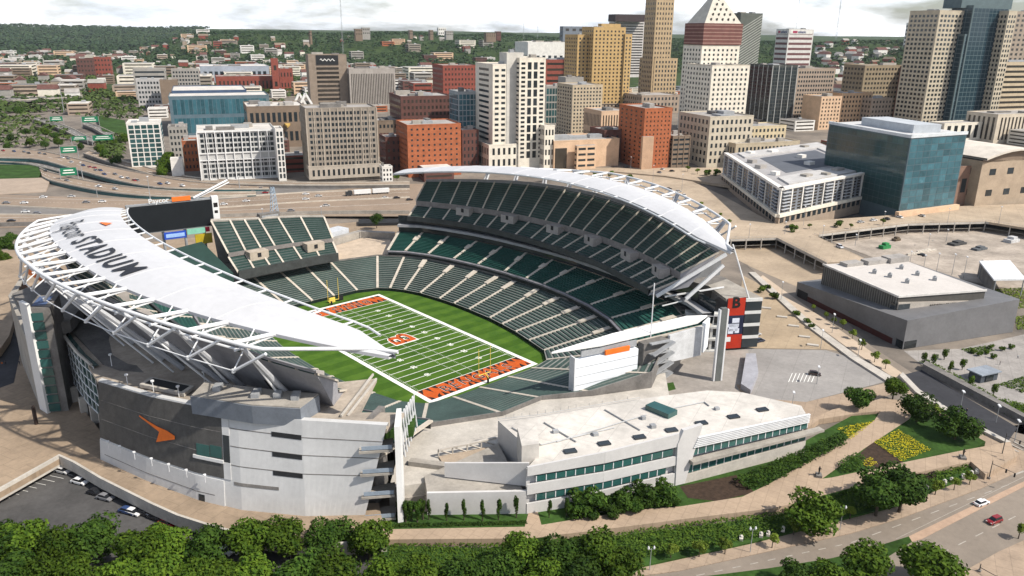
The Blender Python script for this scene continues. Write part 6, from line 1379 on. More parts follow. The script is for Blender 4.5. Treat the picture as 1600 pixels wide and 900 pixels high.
def flush(o):
    lst = PEND.pop(o.name, []); base = LOC[o.name]
    for p, d, n, w_, h_, gm, par in lst[:100]:
        ob = bpy.data.objects.new('window', pane_mesh(w_, h_, gm)); COL.objects.link(ob); ob.parent = par
        ob.location = (p.x-base[0], p.y-base[1], p.z-base[2]); ob.rotation_euler = (0, 0, math.atan2(d.y, d.x) if (d.x*n.y-d.y*n.x) < 0 else math.atan2(-d.y, -d.x))
    if len(lst) > 100:
        by = {}
        for it in lst[100:]: by.setdefault(it[5].name, []).append(it)
        for k, its in by.items():
            mb = MB()
            for p, d, n, w_, h_, gm, par in its:
                a = d*(w_/2); z = Vector((0, 0, h_/2)); q = p+n*.07; mb.face([q-a-z, q+a-z, q+a+z, q-a+z])
            so = mb.build('further_window', its[0][5], its[0][6]); so['kind'] = 'stuff'
def box_part(o, P, W, D, z0, z1, wall, ang, name='wall', roofm=None, par=None):
    e1 = Vector((math.cos(R(ang)), math.sin(R(ang)), 0)); e2 = Vector((-e1.y, e1.x, 0)); mb = MB()
    q = [P, P+e1*W, P+e1*W+e2*D, P+e2*D]
    mb.prism([(p.x, p.y) for p in q], z0, z1, 0, 1); b = mb.build(name, [wall, roofm or LEAD], par or o)
    return b, e1, e2
def parapet(o, b, P, W, D, z, ang, m, h=1.0, t=.5):
    e1 = Vector((math.cos(R(ang)), math.sin(R(ang)), 0)); e2 = Vector((-e1.y, e1.x, 0)); mb = MB()
    for A_, d, L in ((P, e1, W), (P+e2*(D-t), e1, W), (P+e2*t, e2, D-2*t), (P+e1*(W-t)+e2*t, e2, D-2*t)):
        n = e2 if d == e1 else e1; q = [A_-(d*.15 if d == e1 else d*0), A_+d*L+(d*.15 if d == e1 else d*0), A_+d*L+n*t+(d*.15 if d == e1 else d*0), A_+n*t-(d*.15 if d == e1 else d*0)]
        mb.prism([(p.x, p.y) for p in q], z-.2, z+h)
    mb.build('parapet', m, b)
rcity = random.Random(17)
def rooftop(o, b, P, W, D, z, ang, n=3, m=None):
    e1 = Vector((math.cos(R(ang)), math.sin(R(ang)), 0)); e2 = Vector((-e1.y, e1.x, 0))
    for _ in range(n):
        a, c = rcity.uniform(.15, .8), rcity.uniform(.2, .75); p = P+e1*(W*a)+e2*(D*c); mb = MB()
        mb.box((p.x, p.y, z), (W*rcity.uniform(.08, .3), D*rcity.uniform(.08, .3), rcity.uniform(1.5, 4)), R(ang)); mb.build('roof_plant', m or rcity.choice([LEAD, CONC, GREYST, CONC_D]), b)
def block(o, tl, tru, vb, dep, wall, rows=0, cols=0, ww=.6, wh=.55, gm=None, z0=Z0, ang=-21, side=None, scols=None, roofm=None, zlow=None, top=None, skip=(), fins=0, finm=None, bands=0, bandm=None, par=None, parap=True, plant_n=2, name='wall', lowgap=.04, sw=None, nofront=False):
    gm = gm or DGLASS; P, H = solve(tl, vb, z0); e = Vector((math.cos(R(ang)), math.sin(R(ang)), 0)); W = width_to(P, H, e, tru)
    zt = z0+H; zb = zlow if zlow is not None else z0-2
    b, e1, e2 = box_part(o, P, W, dep, zb, zt, wall, ang, name, roofm, par)
    zw0 = max(zb, z0)+(H*lowgap); zw1 = zt-H*.02
    side = side if side is not None else ('w' if tl[0] > 300 else 'e')
    faces = [] if nofront else [(P, e1, -e2, W, cols)]
    sc = scols if scols is not None else max(1, int(round(cols*dep/max(W, 1))))
    if side == 'w': faces.append((P+e2*dep, -e2, -e1, dep, sc))
    elif side == 'e': faces.append((P+e1*W, e2, e1, dep, sc))
    for (A_, d, n, L, c) in faces:
        if rows and c: wins(o, b, A_, d, n, L, zw0, zw1, rows, c, ww, wh, gm, skip=skip)
        if fins:
            nf = fins if d == e1 else max(2, int(round(fins*L/W)))
            for k in range(nf+1):
                p = A_+d*(L*k/nf); mb = MB(); mb.bar(Vector((p.x, p.y, zb))+n*.2, Vector((p.x, p.y, zt+.3))+n*.2, .9 if L/nf > 4 else .5, .55) if False else mb.box((p.x+n.x*.2, p.y+n.y*.2, zb), (.8 if L/nf > 4 else .45, .5, zt-zb+.3), R(ang) if d == e1 else R(ang+90)); mb.build('pier', finm or wall, b)
        if bands:
            for k in range(bands+1):
                z = zw0+(zw1-zw0)*k/bands; mb = MB(); q = [A_, A_+d*L, A_+d*L+n*.22, A_+n*.22]; mb.prism([(p.x, p.y) for p in q], z-.35, z+.35); mb.build('floor_band', bandm or wall, b)
    if parap: parapet(o, b, P, W, dep, zt, ang, bandm or wall)
    if plant_n: rooftop(o, b, P, W, dep, zt, ang, plant_n)
    return dict(P=P, H=H, W=W, D=dep, zt=zt, b=b, e1=e1, e2=e2)
def tower(label, tl, tru, vb, dep, wall, *a, name='office_building', group=None, extra=None, cat='building', **k):
    P, H = solve(tl, vb, k.get('z0', Z0)); o = empty(name, P, label, cat, group)
    r = block(o, tl, tru, vb, dep, wall, *a, **k)
    if extra: extra(o, r)
    flush(o); return o, r
W_ = lambda n, c, v=.1, s=.15, **k: mat('wall_'+n, c, .85, v, s, **k)
CREAM = W_('cream', (.70, .65, .55)); TAN = W_('tan', (.40, .32, .22)); GOLD = W_('gold', (.47, .32, .14)); BRICK = W_('orange_brick', (.36, .115, .05), .16, .3); BRICKD = W_('dark_brick', (.12, .055, .045), .16, .3); RED = W_('red_brick', (.24, .065, .045), .16, .3)
GREYW = W_('grey', (.30, .285, .26)); BROWN = W_('brown', (.20, .15, .11)); WHITEW = W_('white', (.68, .66, .62)); TANG = W_('hotel', (.27, .235, .195)); PEACH = W_('peach', (.60, .42, .28)); DKGRN = W_('dark_metal', (.06, .065, .06)); SLATE = W_('slate', (.17, .19, .22))
BGL = glass('blue_glass', (.035, .10, .125), .08, .6, .6); GGL = glass('teal_dark_glass', (.022, .06, .062), .08, .6, .5); GTG = glass('tower_glass', (.012, .03, .042), .12, .5, .35); WARMGL = glass('warm_dark_glass', (.03, .025, .02), .15, .6)
# front row along the freeway
def ex1(o, r): pass
tower('slim glass condo block with white roof slab beside the freeway at the left', (197, 194), 250, 263, 30, WHITEW, 9, 5, .82, .8, GGL, roofm=ROOFP, name='apartment_block')
def ex2(o, r):
    block(o, (430, 203), 442, 283, 20, WHITEW, 8, 2, .6, .75, plant_n=0, side='n')
    for k in range(10):
        p = r['P']+r['e1']*(r['W']*k/9)-r['e2']*.5; mb = MB(); mb.box((p.x, p.y, Z0), (.7, 1.2, r['H']), R(-21)); mb.build('white_frame', WHITE, r['b'])
    for z in (.0, .42, .56, 1.0): p = r['P']+r['e1']*(r['W']/2)-r['e2']*.4; mb = MB(); mb.box((p.x, p.y, Z0+r['H']*z-.3), (r['W'], .9, .9), R(-21)); mb.build('white_frame', WHITE, r['b'])
tower('white framed office block with a blank band halfway up right of the glass condo', (307, 207), 430, 283, 45, W_('pale_grey', (.46, .46, .45)), 9, 18, .8, .66, DGLASS, extra=ex2, roofm=ROOFP, skip=(4,), plant_n=5)
def ex4(o, r):
    block(o, (482, 262), 598, 285, 12, W_('hotel_base', (.40, .35, .29)), 1, 14, .45, .55, plant_n=0, zlow=12)
tower('broad grey-tan hotel slab with dark window pairs and deep piers beside the freeway', (477, 171), 588, 284, 34, TANG, 10, 18, .66, .56, DGLASS, fins=9, finm=W_('hotel_pier', (.38, .33, .27)), extra=ex4, name='hotel', plant_n=5, lowgap=.2)
tower('tiny white house-like block between hotel and orange brick building', (597, 262), 613, 285, 9, WHITEW, 3, 3, .5, .5, name='house', plant_n=1)
tower('low red-brown brick building squeezed left of the white framed block', (284, 222), 308, 268, 20, BRICK, 4, 4, .4, .45, plant_n=1)
tower('small plain white box building left of the white framed block', (266, 250), 285, 277, 10, WHITEW, 0, 0, plant_n=0, name='shed')
tower('grey brick block right behind the slim glass condo', (262, 200), 292, 250, 25, GREYW, 5, 5, .5, .5)
def ex6(o, r): block(o, (660, 199), 690, 277, 4, W_('brick_panel', (.42, .19, .10)), 8, 1, .9, .35, gm=WARMGL, plant_n=0, parap=False, zlow=16)
tower('orange brick building with small windows in front of the dark brown block', (636, 197), 720, 276, 40, BRICK, 9, 9, .34, .36, DGLASS, name='brick_building', plant_n=3)
tower('dark brown brick block behind the orange brick building', (626, 152), 706, 245, 48, BRICKD, 9, 12, .5, .5, WARMGL, name='brick_building', plant_n=4)
tower('low dark brown block right of the hotel slab', (602, 216), 635, 268, 25, BRICKD, 4, 4, .4, .4, plant_n=2)
tower('flat-roofed brown block just behind the hotel slab', (590, 190), 628, 245, 30, BROWN, 4, 6, .5, .4, plant_n=3)
tower('narrow dark glass tower left of the white tower', (716, 145), 747, 252, 28, W_('pale_fin', (.32, .35, .36)), 12, 5, .8, .85, BGL)
tower('dark low building at the foot of the narrow glass tower', (722, 205), 748, 262, 25, BRICKD, 5, 4, .4, .5)
tower('wide red brick block far behind the dark brown one', (692, 103), 747, 170, 60, RED, 8, 10, .45, .45, WARMGL, name='brick_building')
# white tower
def ex12(o, r):
    r2 = block(o, (812, 92), 853, 263, 40, CREAM, 0, 0, plant_n=1); P2, L2_, h0, h1 = r2['P'], r2['W'], Z0+8, r2['zt']-2
    wins(o, r2['b'], P2+r2['e1']*(L2_*.27), r2['e1'], -r2['e2'], L2_*.46, h0, h1, 11, 2, .62, .8, DGLASS, .0)
    for a in (.04, .75): wins(o, r2['b'], P2+r2['e1']*(L2_*a), r2['e1'], -r2['e2'], L2_*.21, h0, h1, 22, 1, .72, .5, DGLASS, .0)
    wins(o, r2['b'], P2+r2['e2']*40, -r2['e2'], -r2['e1'], 40, h0, h1, 22, 1, .96, .42, DGLASS, .0); block(o, (764, 228), 867, 265, 30, CREAM, 2, 12, .45, .6, plant_n=0); block(o, (851, 198), 867, 264, 25, CREAM, 4, 3, .5, .55, plant_n=0)
    block(o, (792, 84), 818, 262, 18, W_('cream_pent', (.55, .53, .48)), 0, 0, plant_n=1)
tower('tall cream tower with gridded square windows in two offset halves', (770, 102), 813, 263, 46, CREAM, 18, 4, .6, .45, DGLASS, scols=1, extra=ex12, name='tower', plant_n=2)
def ex12b(o, r): block(o, (868, 232), 886, 264, 3, WARMGL, 0, 0, parap=False, plant_n=0); block(o, (902, 228), 932, 265, 5, PEACH, 4, 2, .8, .4, plant_n=0, parap=False)
tower('low peach coloured building with a corner cut-out right of the cream tower', (866, 222), 968, 264, 42, PEACH, 0, 0, extra=ex12b, plant_n=4)
tower('red ribbon-window block behind the cream tower', (853, 94), 898, 160, 40, RED, 7, 1, .96, .4, WARMGL)
tower('teal glass block low behind the cream tower', (853, 136), 882, 196, 30, GREYW, 5, 6, .8, .8, GGL)
tower('pale civic block with stepped white roof far behind the cream tower', (825, 66), 902, 125, 90, WHITEW, 1, 8, .5, .3, DGLASS, roofm=ROOFP, plant_n=5)
def ex15(o, r):
    block(o, (903, 55), 929, 173, 46, GOLD, 19, 4, .42, .5, plant_n=1); block(o, (977, 54), 988, 173, 30, GOLD, 19, 2, .42, .5, plant_n=0); block(o, (940, 38), 970, 168, 12, GOLD, 0, 0, plant_n=0, zlow=r['zt']-3)
tower('gold art deco slab with setback shoulders left of the tallest tower', (928, 43), 978, 174, 40, GOLD, 21, 8, .42, .5, WARMGL, extra=ex15, name='tower')
def ex16(o, r): block(o, (884, 122), 912, 205, 22, GREYW, 0, 0, plant_n=1)
tower('tan mid-rise with regular small windows in front of the gold slab', (895, 134), 942, 217, 42, W_('tan_pale', (.46, .38, .27)), 14, 9, .48, .5, DGLASS, extra=ex16, scols=6)
def ex17(o, r): block(o, (1023, 92), 1059, 166, 48, W_('carew', (.42, .315, .19)), 10, 7, .45, .55, plant_n=0); block(o, (1003, 150), 1062, 178, 55, TAN, 3, 10, .45, .5, plant_n=2)
tower('tallest tan tower rising out of the top of the picture', (1037, -170), 1066, 166, 34, W_('carew', (.42, .315, .19)), 40, 6, .45, .5, WARMGL, extra=ex17, name='tower', scols=6)
def ex18(o, r): block(o, (962, 22), 1009, 122, 41, W_('dark_cap', (.05, .035, .035)), 0, 0, zlow=r['zt']-16, parap=False, plant_n=0)
tower('dark-capped tower with white ribbon floors between the gold slab and the tallest tower', (963, 24), 1008, 121, 40, W_('ribbon_white', (.55, .52, .5)), 22, 1, .98, .5, WARMGL, extra=ex18, name='tower')
def ex19(o, r): block(o, (1005, 214), 1022, 265, 3, W_('brick_pale', (.45, .30, .2)), 0, 0, parap=False, plant_n=0)
tower('orange brick tower with blank sides at the end of the street', (1008, 171), 1051, 264, 46, BRICK, 13, 7, .3, .4, WARMGL, extra=ex19, name='brick_building', scols=5, plant_n=3)
tower('brown banded block with tall columns right of the orange brick tower', (1052, 214), 1079, 262, 30, BROWN, 6, 1, .96, .4, DGLASS, fins=3)
tower('low block with barrel vents between gold slab and orange brick tower', (940, 175), 985, 235, 40, PEACH, 2, 10, .4, .7, WARMGL)
tower('small dark hall below the low peach block', (945, 205), 985, 255, 30, BRICKD, 2, 5, .4, .5, plant_n=3)
# pyramid-topped tower
def ex21(o, r):
    block(o, (1113, 103), 1172, 214, 52, CREAM, 13, 8, .42, .5, plant_n=2, zlow=14, bandm=W_('cream_cornice', (.58, .52, .42))); block(o, (1122, 204), 1150, 259, 12, CREAM, 4, 5, .5, .55, plant_n=0); block(o, (1097, 72), 1156, 206, 40, CREAM, 18, 8, .4, .5, plant_n=0, bandm=W_('cream_cornice', (.58, .52, .42)))
    s = block(o, (1098, 38), 1158, 206, 40, W_('scaffold_red', (.27, .105, .08)), 6, 12, .8, .35, gm=W_('scaffold_gap', (.10, .05, .04)), plant_n=0, zlow=0, parap=False) if False else None
    P, H = solve((1098, 70), 206, Z0); W = width_to(P, H, E1, 1157); P2, H2 = solve((1100, 36), 206, Z0)
    mb = MB(); q = [P-E1*.6-E2*.6, P+E1*(W+.6)-E2*.6, P+E1*(W+.6)+E2*40, P-E1*.6+E2*40]; mb.prism([(p.x, p.y) for p in q], Z0+H, Z0+H2); sc = mb.build('scaffold_storeys', W_('scaffold_red2', (.155, .065, .055)), o)
    for k in range(6): z = Z0+H+(H2-H)*(k+.35)/6; mb = MB(); q2 = [P-E1*.75-E2*.75, P+E1*(W+.75)-E2*.75, P+E1*(W+.75)+E2*40.2, P-E1*.75+E2*40.2]; mb.prism([(p.x, p.y) for p in q2], z, z+1.0); mb.build('scaffold_deck', W_('scaffold_deck', (.33, .2, .16)), sc)
    c = P+E1*(W/2)+E2*20; ax_ = Z0+H2+34; mb = MB(); b4_ = [P+E1*1+E2*1, P+E1*(W-1)+E2*1, P+E1*(W-1)+E2*38, P+E1*1+E2*38]; zb = Z0+H2
    t4 = [c+(p-c)*.14 for p in b4_]
    for i in range(4): j = (i+1) % 4; mb.face([(b4_[i].x, b4_[i].y, zb), (b4_[j].x, b4_[j].y, zb), (t4[j].x, t4[j].y, ax_), (t4[i].x, t4[i].y, ax_)])
    mb.face([(p.x, p.y, ax_) for p in t4]); pyr = mb.build('pyramid_roof', W_('pyramid', (.52, .49, .42)), o)
    for k in range(5):
        f = .1+.17*k; z = zb+(ax_-zb)*f; L = (1-f*.86)
        for a in range(5-k): p = c+(-E2*19*L)+E1*((a-(4-k)/2)*W*.15); mb = MB(); mb.box((p.x-E2.x*.2, p.y-E2.y*.2, z), (1.5, 1.2, 2.6), R(-21)); mb.build('dormer', WARMGL, pyr)
    mb = MB(); mb.box((c.x, c.y, ax_), (6, 6, 6), R(-21)); mb.tube((c.x, c.y, ax_+6), (c.x, c.y, ax_+12), 2.5, 8, .2); mb.build('lantern', CREAM, pyr)
tower('cream tower with red scaffold storeys under a steep pyramid roof', (1110, 184), 1178, 261, 50, W_('cream_base', (.52, .46, .36)), 6, 9, .45, .55, DGLASS, extra=ex21, name='tower', scols=8, plant_n=3)
tower('cream low-rise with rows of square windows right of the pyramid-topped tower', (1172, 199), 1229, 240, 30, W_('butter', (.56, .47, .31)), 4, 9, .5, .5, DGLASS, plant_n=3)
tower('long low cream building along the street below the pyramid-topped tower', (1150, 226), 1250, 262, 25, W_('butter2', (.5, .42, .3)), 2, 16, .5, .5, DGLASS, plant_n=4)
def ex22(o, r):
    P, e1, e2, W, zt = r['P'], r['e1'], r['e2'], r['W'], r['zt']; n = 22
    for k in range(n):
        z = zt-2-k*5.2; mb = MB(); mb.bar(P-e2*.25+Vector((0, 0, z-P.z-W*.55)), P+e1*W-e2*.25+Vector((0, 0, z-P.z)), .3, 1.5); mb.build('slanting_stripe', W_('stripe_pale', (.36, .37, .33)), r['b'])
tower('dark tower with slanting pale stripes behind the pyramid-topped tower', (1158, 21), 1192, 150, 40, W_('olive_dark', (.10, .11, .095)), 0, 0, extra=ex22, name='tower', plant_n=3)
def ex23(o, r):
    P, e1, e2, W = r['P'], r['e1'], r['e2'], r['W']; z = r['zt']-10
    for (A_, d, n, L) in ((P, e1, -e2, W), (P+e2*r['D'], -e2, -e1, r['D'])):
        mb = MB(); q = [A_+d*L*.05+n*.1, A_+d*L*.95+n*.1, A_+d*L*.95+n*.3, A_+d*L*.05+n*.3]; mb.prism([(p.x, p.y) for p in q], z, r['zt']-1.2); pn = mb.build('sign_panel', WHITEW, r['b'])
        mb = MB(); q = [A_+d*L*.16+n*.3, A_+d*L*.34+n*.3, A_+d*L*.34+n*.42, A_+d*L*.16+n*.42]; mb.prism([(p.x, p.y) for p in q], z+1.6, z+7); mb.build('sign_emblem', mat('sign_crimson', (.35, .03, .08), .5), pn)
        mb = MB(); put_text(mb, 'usbank', lambda a, b: tuple(A_+d*(L*.36+a)+n*.4+Vector((0, 0, z+1.8-A_.z+b)) ), 8.6, bold=.3); mb.build('lettering', mat('sign_navy', (.02, .03, .12)), pn)
tower('white and maroon banded bank tower with a lettered sign at the top', (1233, 46), 1272, 132, 46, W_('bank_white', (.6, .57, .54)), 10, 1, .98, .45, W_('maroon_band', (.14, .06, .06)), extra=ex23, name='bank_tower')
tower('black glass tower with thin white vertical fins', (1208, 103), 1247, 199, 46, DKGRN, 16, 8, .86, .8, DGLASS, fins=4, finm=W_('fin_white', (.42, .43, .42)), name='tower', scols=8)
tower('tan gridded office slab right of the black finned tower', (1247, 108), 1306, 196, 40, TAN, 12, 14, .6, .5, DGLASS)
tower('peach apartment tower with a blank flat left side', (1284, 152), 1316, 203, 34, PEACH, 8, 6, .4, .5, WARMGL, scols=0)
tower('peach slab with rows of windows beside the blank-sided one', (1316, 147), 1364, 201, 30, W_('peach2', (.5, .33, .2)), 7, 9, .45, .5, WARMGL)
tower('pale tan wing at the right end of the two peach blocks', (1363, 155), 1395, 202, 28, TAN, 6, 6, .45, .5, WARMGL)
def ex27(o, r): block(o, (1423, 105), 1450, 188, 42, W_('brown_red', (.20, .07, .045)), 9, 4, .35, .4, gm=WARMGL, plant_n=1)
tower('broad brown office block with a red-brown right bay', (1352, 103), 1424, 188, 40, W_('brown2', (.27, .215, .14)), 11, 14, .6, .5, WARMGL, extra=ex27)
tower('white striped tower behind the brown office block', (1432, 36), 1466, 115, 40, WHITEW, 12, 1, .98, .5, DGLASS, name='tower')
# crowned glass tower at the right
def ex28(o, r):
    g1 = W_('gt_frame', (.10, .14, .15))
    block(o, (1522, 8), 1578, 208, 30, g1, 26, 9, .9, .88, gm=GTG, plant_n=0, parap=False); block(o, (1508, 53), 1572, 208, 24, g1, 22, 10, .9, .88, gm=GTG, plant_n=0, parap=False, side='w'); block(o, (1482, 153), 1563, 206, 14, g1, 7, 12, .9, .86, gm=GTG, plant_n=0, parap=False)
    block(o, (1476, 194), 1566, 224, 20, CREAM, 1, 8, .5, .8, gm=DGLASS, plant_n=0, zlow=12); block(o, (1505, -8), 1584, 207, 26, g1, 0, 0, zlow=r['zt']+4, parap=True, plant_n=0); block(o, (1577, 18), 1590, 208, 40, W_('ga_beige', (.47, .41, .31)), 24, 3, .55, .55, plant_n=0)
tower('tall beige and blue-glass tower with a stepped glass crown at the right edge', (1469, 17), 1523, 208, 44, W_('ga_beige', (.47, .41, .31)), 25, 9, .6, .55, DGLASS, extra=ex28, name='tower')
tower('beige tower cut by the right edge behind the glass-crowned one', (1588, 18), 1650, 130, 40, TAN, 14, 8, .5, .5, WARMGL, name='tower')
tower('wide beige office block with ribbon windows at the right edge', (1562, 98), 1690, 192, 40, W_('beige', (.48, .39, .27)), 11, 1, .98, .45, WARMGL)
tower('low beige hall with close vertical fins at the right edge', (1560, 180), 1700, 224, 40, W_('beige_light', (.55, .48, .38)), 1, 24, .45, .85, WARMGL)
# blue glass block and apartment block at the riverfront
def corner_block(name, label, tl, vb, lpx, rpx, z0, wall, roofm, deco):
    P, H = solve(tl, vb, z0); zt = z0+H; o = empty(name, P, label, 'building')
    A_ = Vector((*G2(lpx[0], lpx[1], zt), z0)); B_ = Vector((*G2(rpx[0], rpx[1], zt), z0)); mb = MB()
    q = [P, B_, B_+A_-P, A_]; mb.prism([(p.x, p.y) for p in q], z0-7, zt, 0, 1); b = mb.build('wall', [wall, roofm], o)
    dA = (A_-P); LA = dA.length; dA.normalize(); dB = (B_-P); LB_ = dB.length; dB.normalize()
    nA = Vector((-dA.y, dA.x, 0)); nA = nA if nA.dot(CAM_LOC-P) > 0 else -nA; nB = Vector((dB.y, -dB.x, 0)); nB = nB if nB.dot(CAM_LOC-P) > 0 else -nB
    deco(o, b, P, dA, LA, nA, dB, LB_, nB, z0, zt); flush(o); return o
def deco31(o, b, P, dA, LA, nA, dB, LB_, nB, z0, zt):
    wins(o, b, P, dB, nB, LB_, z0+4, zt-1.5, 11, 8, .93, .9, BGL, .01); wins(o, b, P, dA, nA, LA, z0+4, zt-1.5, 11, 16, .95, .93, GGL, .01)
    for (d, n, L) in ((dA, nA, LA), (dB, nB, LB_)): mb = MB(); q = [P-d*.6+n*.5, P+d*(L+.5)+n*.5, P+d*(L+.5)-n*1.2, P-d*.6-n*1.2]; mb.prism([(p.x, p.y) for p in q], zt-.8, zt+1.2); mb.build('coping', W_('coping', (.55, .58, .6)), b)
    c = P+dA*(LA*.45)+dB*(LB_*.5); mb = MB(); mb.box((c.x, c.y, zt), (LA*.62, LB_*.4, 5.5), math.atan2(dA.y, dA.x)); mb.build('penthouse', W_('pent_grey', (.42, .45, .48)), b)
    mb = MB(); c = P+nB*1.2+dB*(LB_*.5); mb.box((c.x, c.y, z0-1), (LB_+6, 3, 4.5), math.atan2(dB.y, dB.x)); mb.build('shop_base', PEACH, b)
corner_block('glass_building', 'blue-green glass office block with pale rooftop storey beyond the apartment block', (1424, 214), 338, (1296, 192), (1511, 208), 9, W_('gl_frame', (.08, .12, .14)), W_('gl_roof', (.5, .5, .5)), deco31)
def deco32(o, b, P, dA, LA, nA, dB, LB_, nB, z0, zt):
    zp = z0+(zt-z0)*.30
    wins(o, b, P, dB, nB, LB_, zp, zt-1, 7, 22, .6, .55, WARMGL, .01); wins(o, b, P, dA, nA, LA, zp, zt-1, 7, 20, .62, .6, WARMGL, .01)
    for (d, n, L, k_) in ((dB, nB, LB_, 11), (dA, nA, LA, 10)):
        for k in range(k_+1):
            p = P+d*(L*k/k_)+n*.35; mb = MB(); mb.box((p.x, p.y, zp), (1.15, .8, zt-zp+.6), math.atan2(d.y, d.x)); mb.build('white_pier', WHITEW, b)
        for k in range(1, 7):
            z = zp+(zt-zp)*k/7
            for j in range(0, k_, 2): p = P+d*(L*(j+.5)/k_)+n*.9; mb = MB(); mb.box((p.x, p.y, z-.2), (L/k_*.7, 1.5, .5), math.atan2(d.y, d.x)); mb.build('balcony', W_('balcony', (.40, .42, .45)), b)
        mb = MB(); q = [P-d*.6+n*1.0, P+d*(L+.3)+n*1.0, P+d*(L+.3)-n*2.5, P-d*.6-n*2.5]; mb.prism([(p.x, p.y) for p in q], zt-.2, zt+1.4); mb.build('roof_edge', WHITEW, b)
        mb = MB(); q = [P-d*.8+n*2, P+d*(L+.3)+n*2, P+d*(L+.3)-n*.3, P-d*.8-n*.3]; mb.prism([(p.x, p.y) for p in q], zp-2.4, zp-.3); pd = mb.build('podium_band', CREAM, b)
        mb = MB(); q = [P-d*.4+n*1.2, P+d*(L)+n*1.2, P+d*(L)-n*.3, P-d*.4-n*.3]; mb.prism([(p.x, p.y) for p in q], z0-6, zp-2.4); mb.build('podium', W_('podium', (.33, .26, .2)), b)
        for k in range(k_*2): p = P+d*(L*(k+.5)/(k_*2))+n*1.25; mb = MB(); mb.box((p.x, p.y, z0+.3), (L/k_*.3, .3, (zp-z0)*.6), math.atan2(d.y, d.x)); mb.build('shop_window', DGLASS, b)
    c = P+dA*(LA*.55)+dB*(LB_*.5); mb = MB(); mb.prism([((P+dA*LA*a+dB*LB_*e).x, (P+dA*LA*a+dB*LB_*e).y) for a, e in ((.3, .22), (.3, .8), (.75, .8), (.75, .22))], zt, zt+.15); mb.build('courtyard', W_('court_slate', (.10, .11, .13)), b)
    for (a0, a1, e0, e1_) in ((.06, .22, .1, .95), (.8, .95, .1, .95), (.25, .78, .84, .95)):
        mb = MB(); mb.prism([((P+dA*LA*a+dB*LB_*e).x, (P+dA*LA*a+dB*LB_*e).y) for a, e in ((a0, e0), (a0, e1_), (a1, e1_), (a1, e0))], zt, zt+1.1); mb.build('roof_deck', W_('deck_pale', (.46, .45, .44)), b)
    for a, e, s in ((.14, .3, 8), (.15, .6, 10), (.85, .4, 9), (.5, .9, 9), (.5, .1, 8), (.14, .85, 7), (.86, .75, 7), (.1, .45, 5), (.3, .12, 5), (.66, .1, 6), (.6, .92, 5), (.9, .2, 6), (.4, .5, 7), (.6, .55, 6)): p = P+dA*LA*a+dB*LB_*e; mb = MB(); mb.box((p.x, p.y, zt), (s, 5, 2.6), math.atan2(dB.y, dB.x)); mb.build('roof_plant', rcity.choice([LEAD, CONC, WHITEW]), b)
corner_block('apartment_block', 'wide grey apartment block with white piers and balconies round a roof courtyard', (1220, 297), 349, (1133, 241), (1389, 265), 9, W_('apt_grey', (.17, .185, .21)), W_('apt_roof', (.34, .33, .33)), deco32)
# curved-roof hall at the right edge
def ex33(o, r):
    P, e1, e2, W, zt = r['P'], r['e1'], r['e2'], r['W'], r['zt']; mb = MB(); rows = []
    for k in range(13):
        t = k/12; z = zt+1+7*math.sin(t*math.pi*1.25+.2); a = P+e1*(W*1.0*t)-e2*3; c = a+e2*(r['D']+4); rows.append([(a.x, a.y, z), (c.x, c.y, z)])
    mb.grid(rows); mb.grid([[(x, y, z-1.4) for x, y, z in rw] for rw in rows]); mb.grid([[rw[0] for rw in rows], [(rw[0][0], rw[0][1], rw[0][2]-1.4) for rw in rows]]); mb.build('curved_roof', W_('vault_white', (.6, .55, .48)), r['b'])
    mb = MB(); q = [[(p[0][0]+e2.x*3, p[0][1]+e2.y*3, zt-1) for p in rows], [(p[0][0]+e2.x*3, p[0][1]+e2.y*3, p[0][2]-1) for p in rows]]; mb.grid(q); mb.build('gable', BROWN, r['b'])
    block(o, (1500, 262), 1540, 320, 30, W_('hall_brown', (.24, .15, .11)), 1, 2, .4, .4, plant_n=0, z0=9, zlow=3, roofm=ROOFP)
tower('beige hall with a wavy pale roof at the right edge', (1536, 252), 1680, 322, 60, W_('hall_beige2', (.38, .30, .22)), 2, 5, .35, .3, DGLASS, z0=9, extra=ex33, plant_n=0, parap=False, name='museum')
# left-hand distance
def ex35(o, r):
    block(o, (502, 86), 524, 167, 3, TANG, 0, 0, plant_n=0, parap=False) if False else None
    P, e1, e2, W, zt = r['P'], r['e1'], r['e2'], r['W'], r['zt']; mb = MB(); q = [P+e1*W*.2-e2*.3, P+e1*W*.78-e2*.3, P+e1*W*.78-e2*.8, P+e1*W*.2-e2*.8]
    mb.prism([(p.x, p.y) for p in q], zt-14, zt-.2); s = mb.build('sign_panel', DARK, r['b']); mb = MB()
    pts = [P+e1*(W*(.3+.03*k))-e2*.9+Vector((0, 0, zt-7-P.z+1.8*math.sin(k*1.9))) for k in range(14)]; mb.path(pts, .5, 4); mb.build('script_lettering', LINE, s)
    for k in range(9): z = Z0+(zt-Z0)*(.1+.08*k); mb = MB(); q = [P+e1*W*.2-e2*.1, P+e1*W*.78-e2*.1, P+e1*W*.78-e2*.5, P+e1*W*.2-e2*.5]; mb.prism([(p.x, p.y) for p in q], z, z+3.2); mb.build('ribbon_window', WARMGL, r['b'])
tower('brown slab tower with a dark lettered sign panel at its top', (481, 86), 541, 172, 30, W_('brown_slab', (.25, .2, .155)), 0, 0, extra=ex35, name='tower', plant_n=3)
tower('grey ribbed slab right of the brown sign tower', (545, 108), 617, 172, 40, W_('ribbed', (.34, .31, .28)), 1, 26, .45, .8, WARMGL, plant_n=4)
tower('grey office block with ribbon floors, taller of the far pair at the left', (207, 108), 258, 162, 30, GREYW, 7, 1, .96, .4, DGLASS)
tower('pale grey office block in front of the ribbon-floored pair at the left', (212, 125), 254, 172, 30, W_('pale3', (.42, .41, .40)), 6, 8, .6, .5, DGLASS)
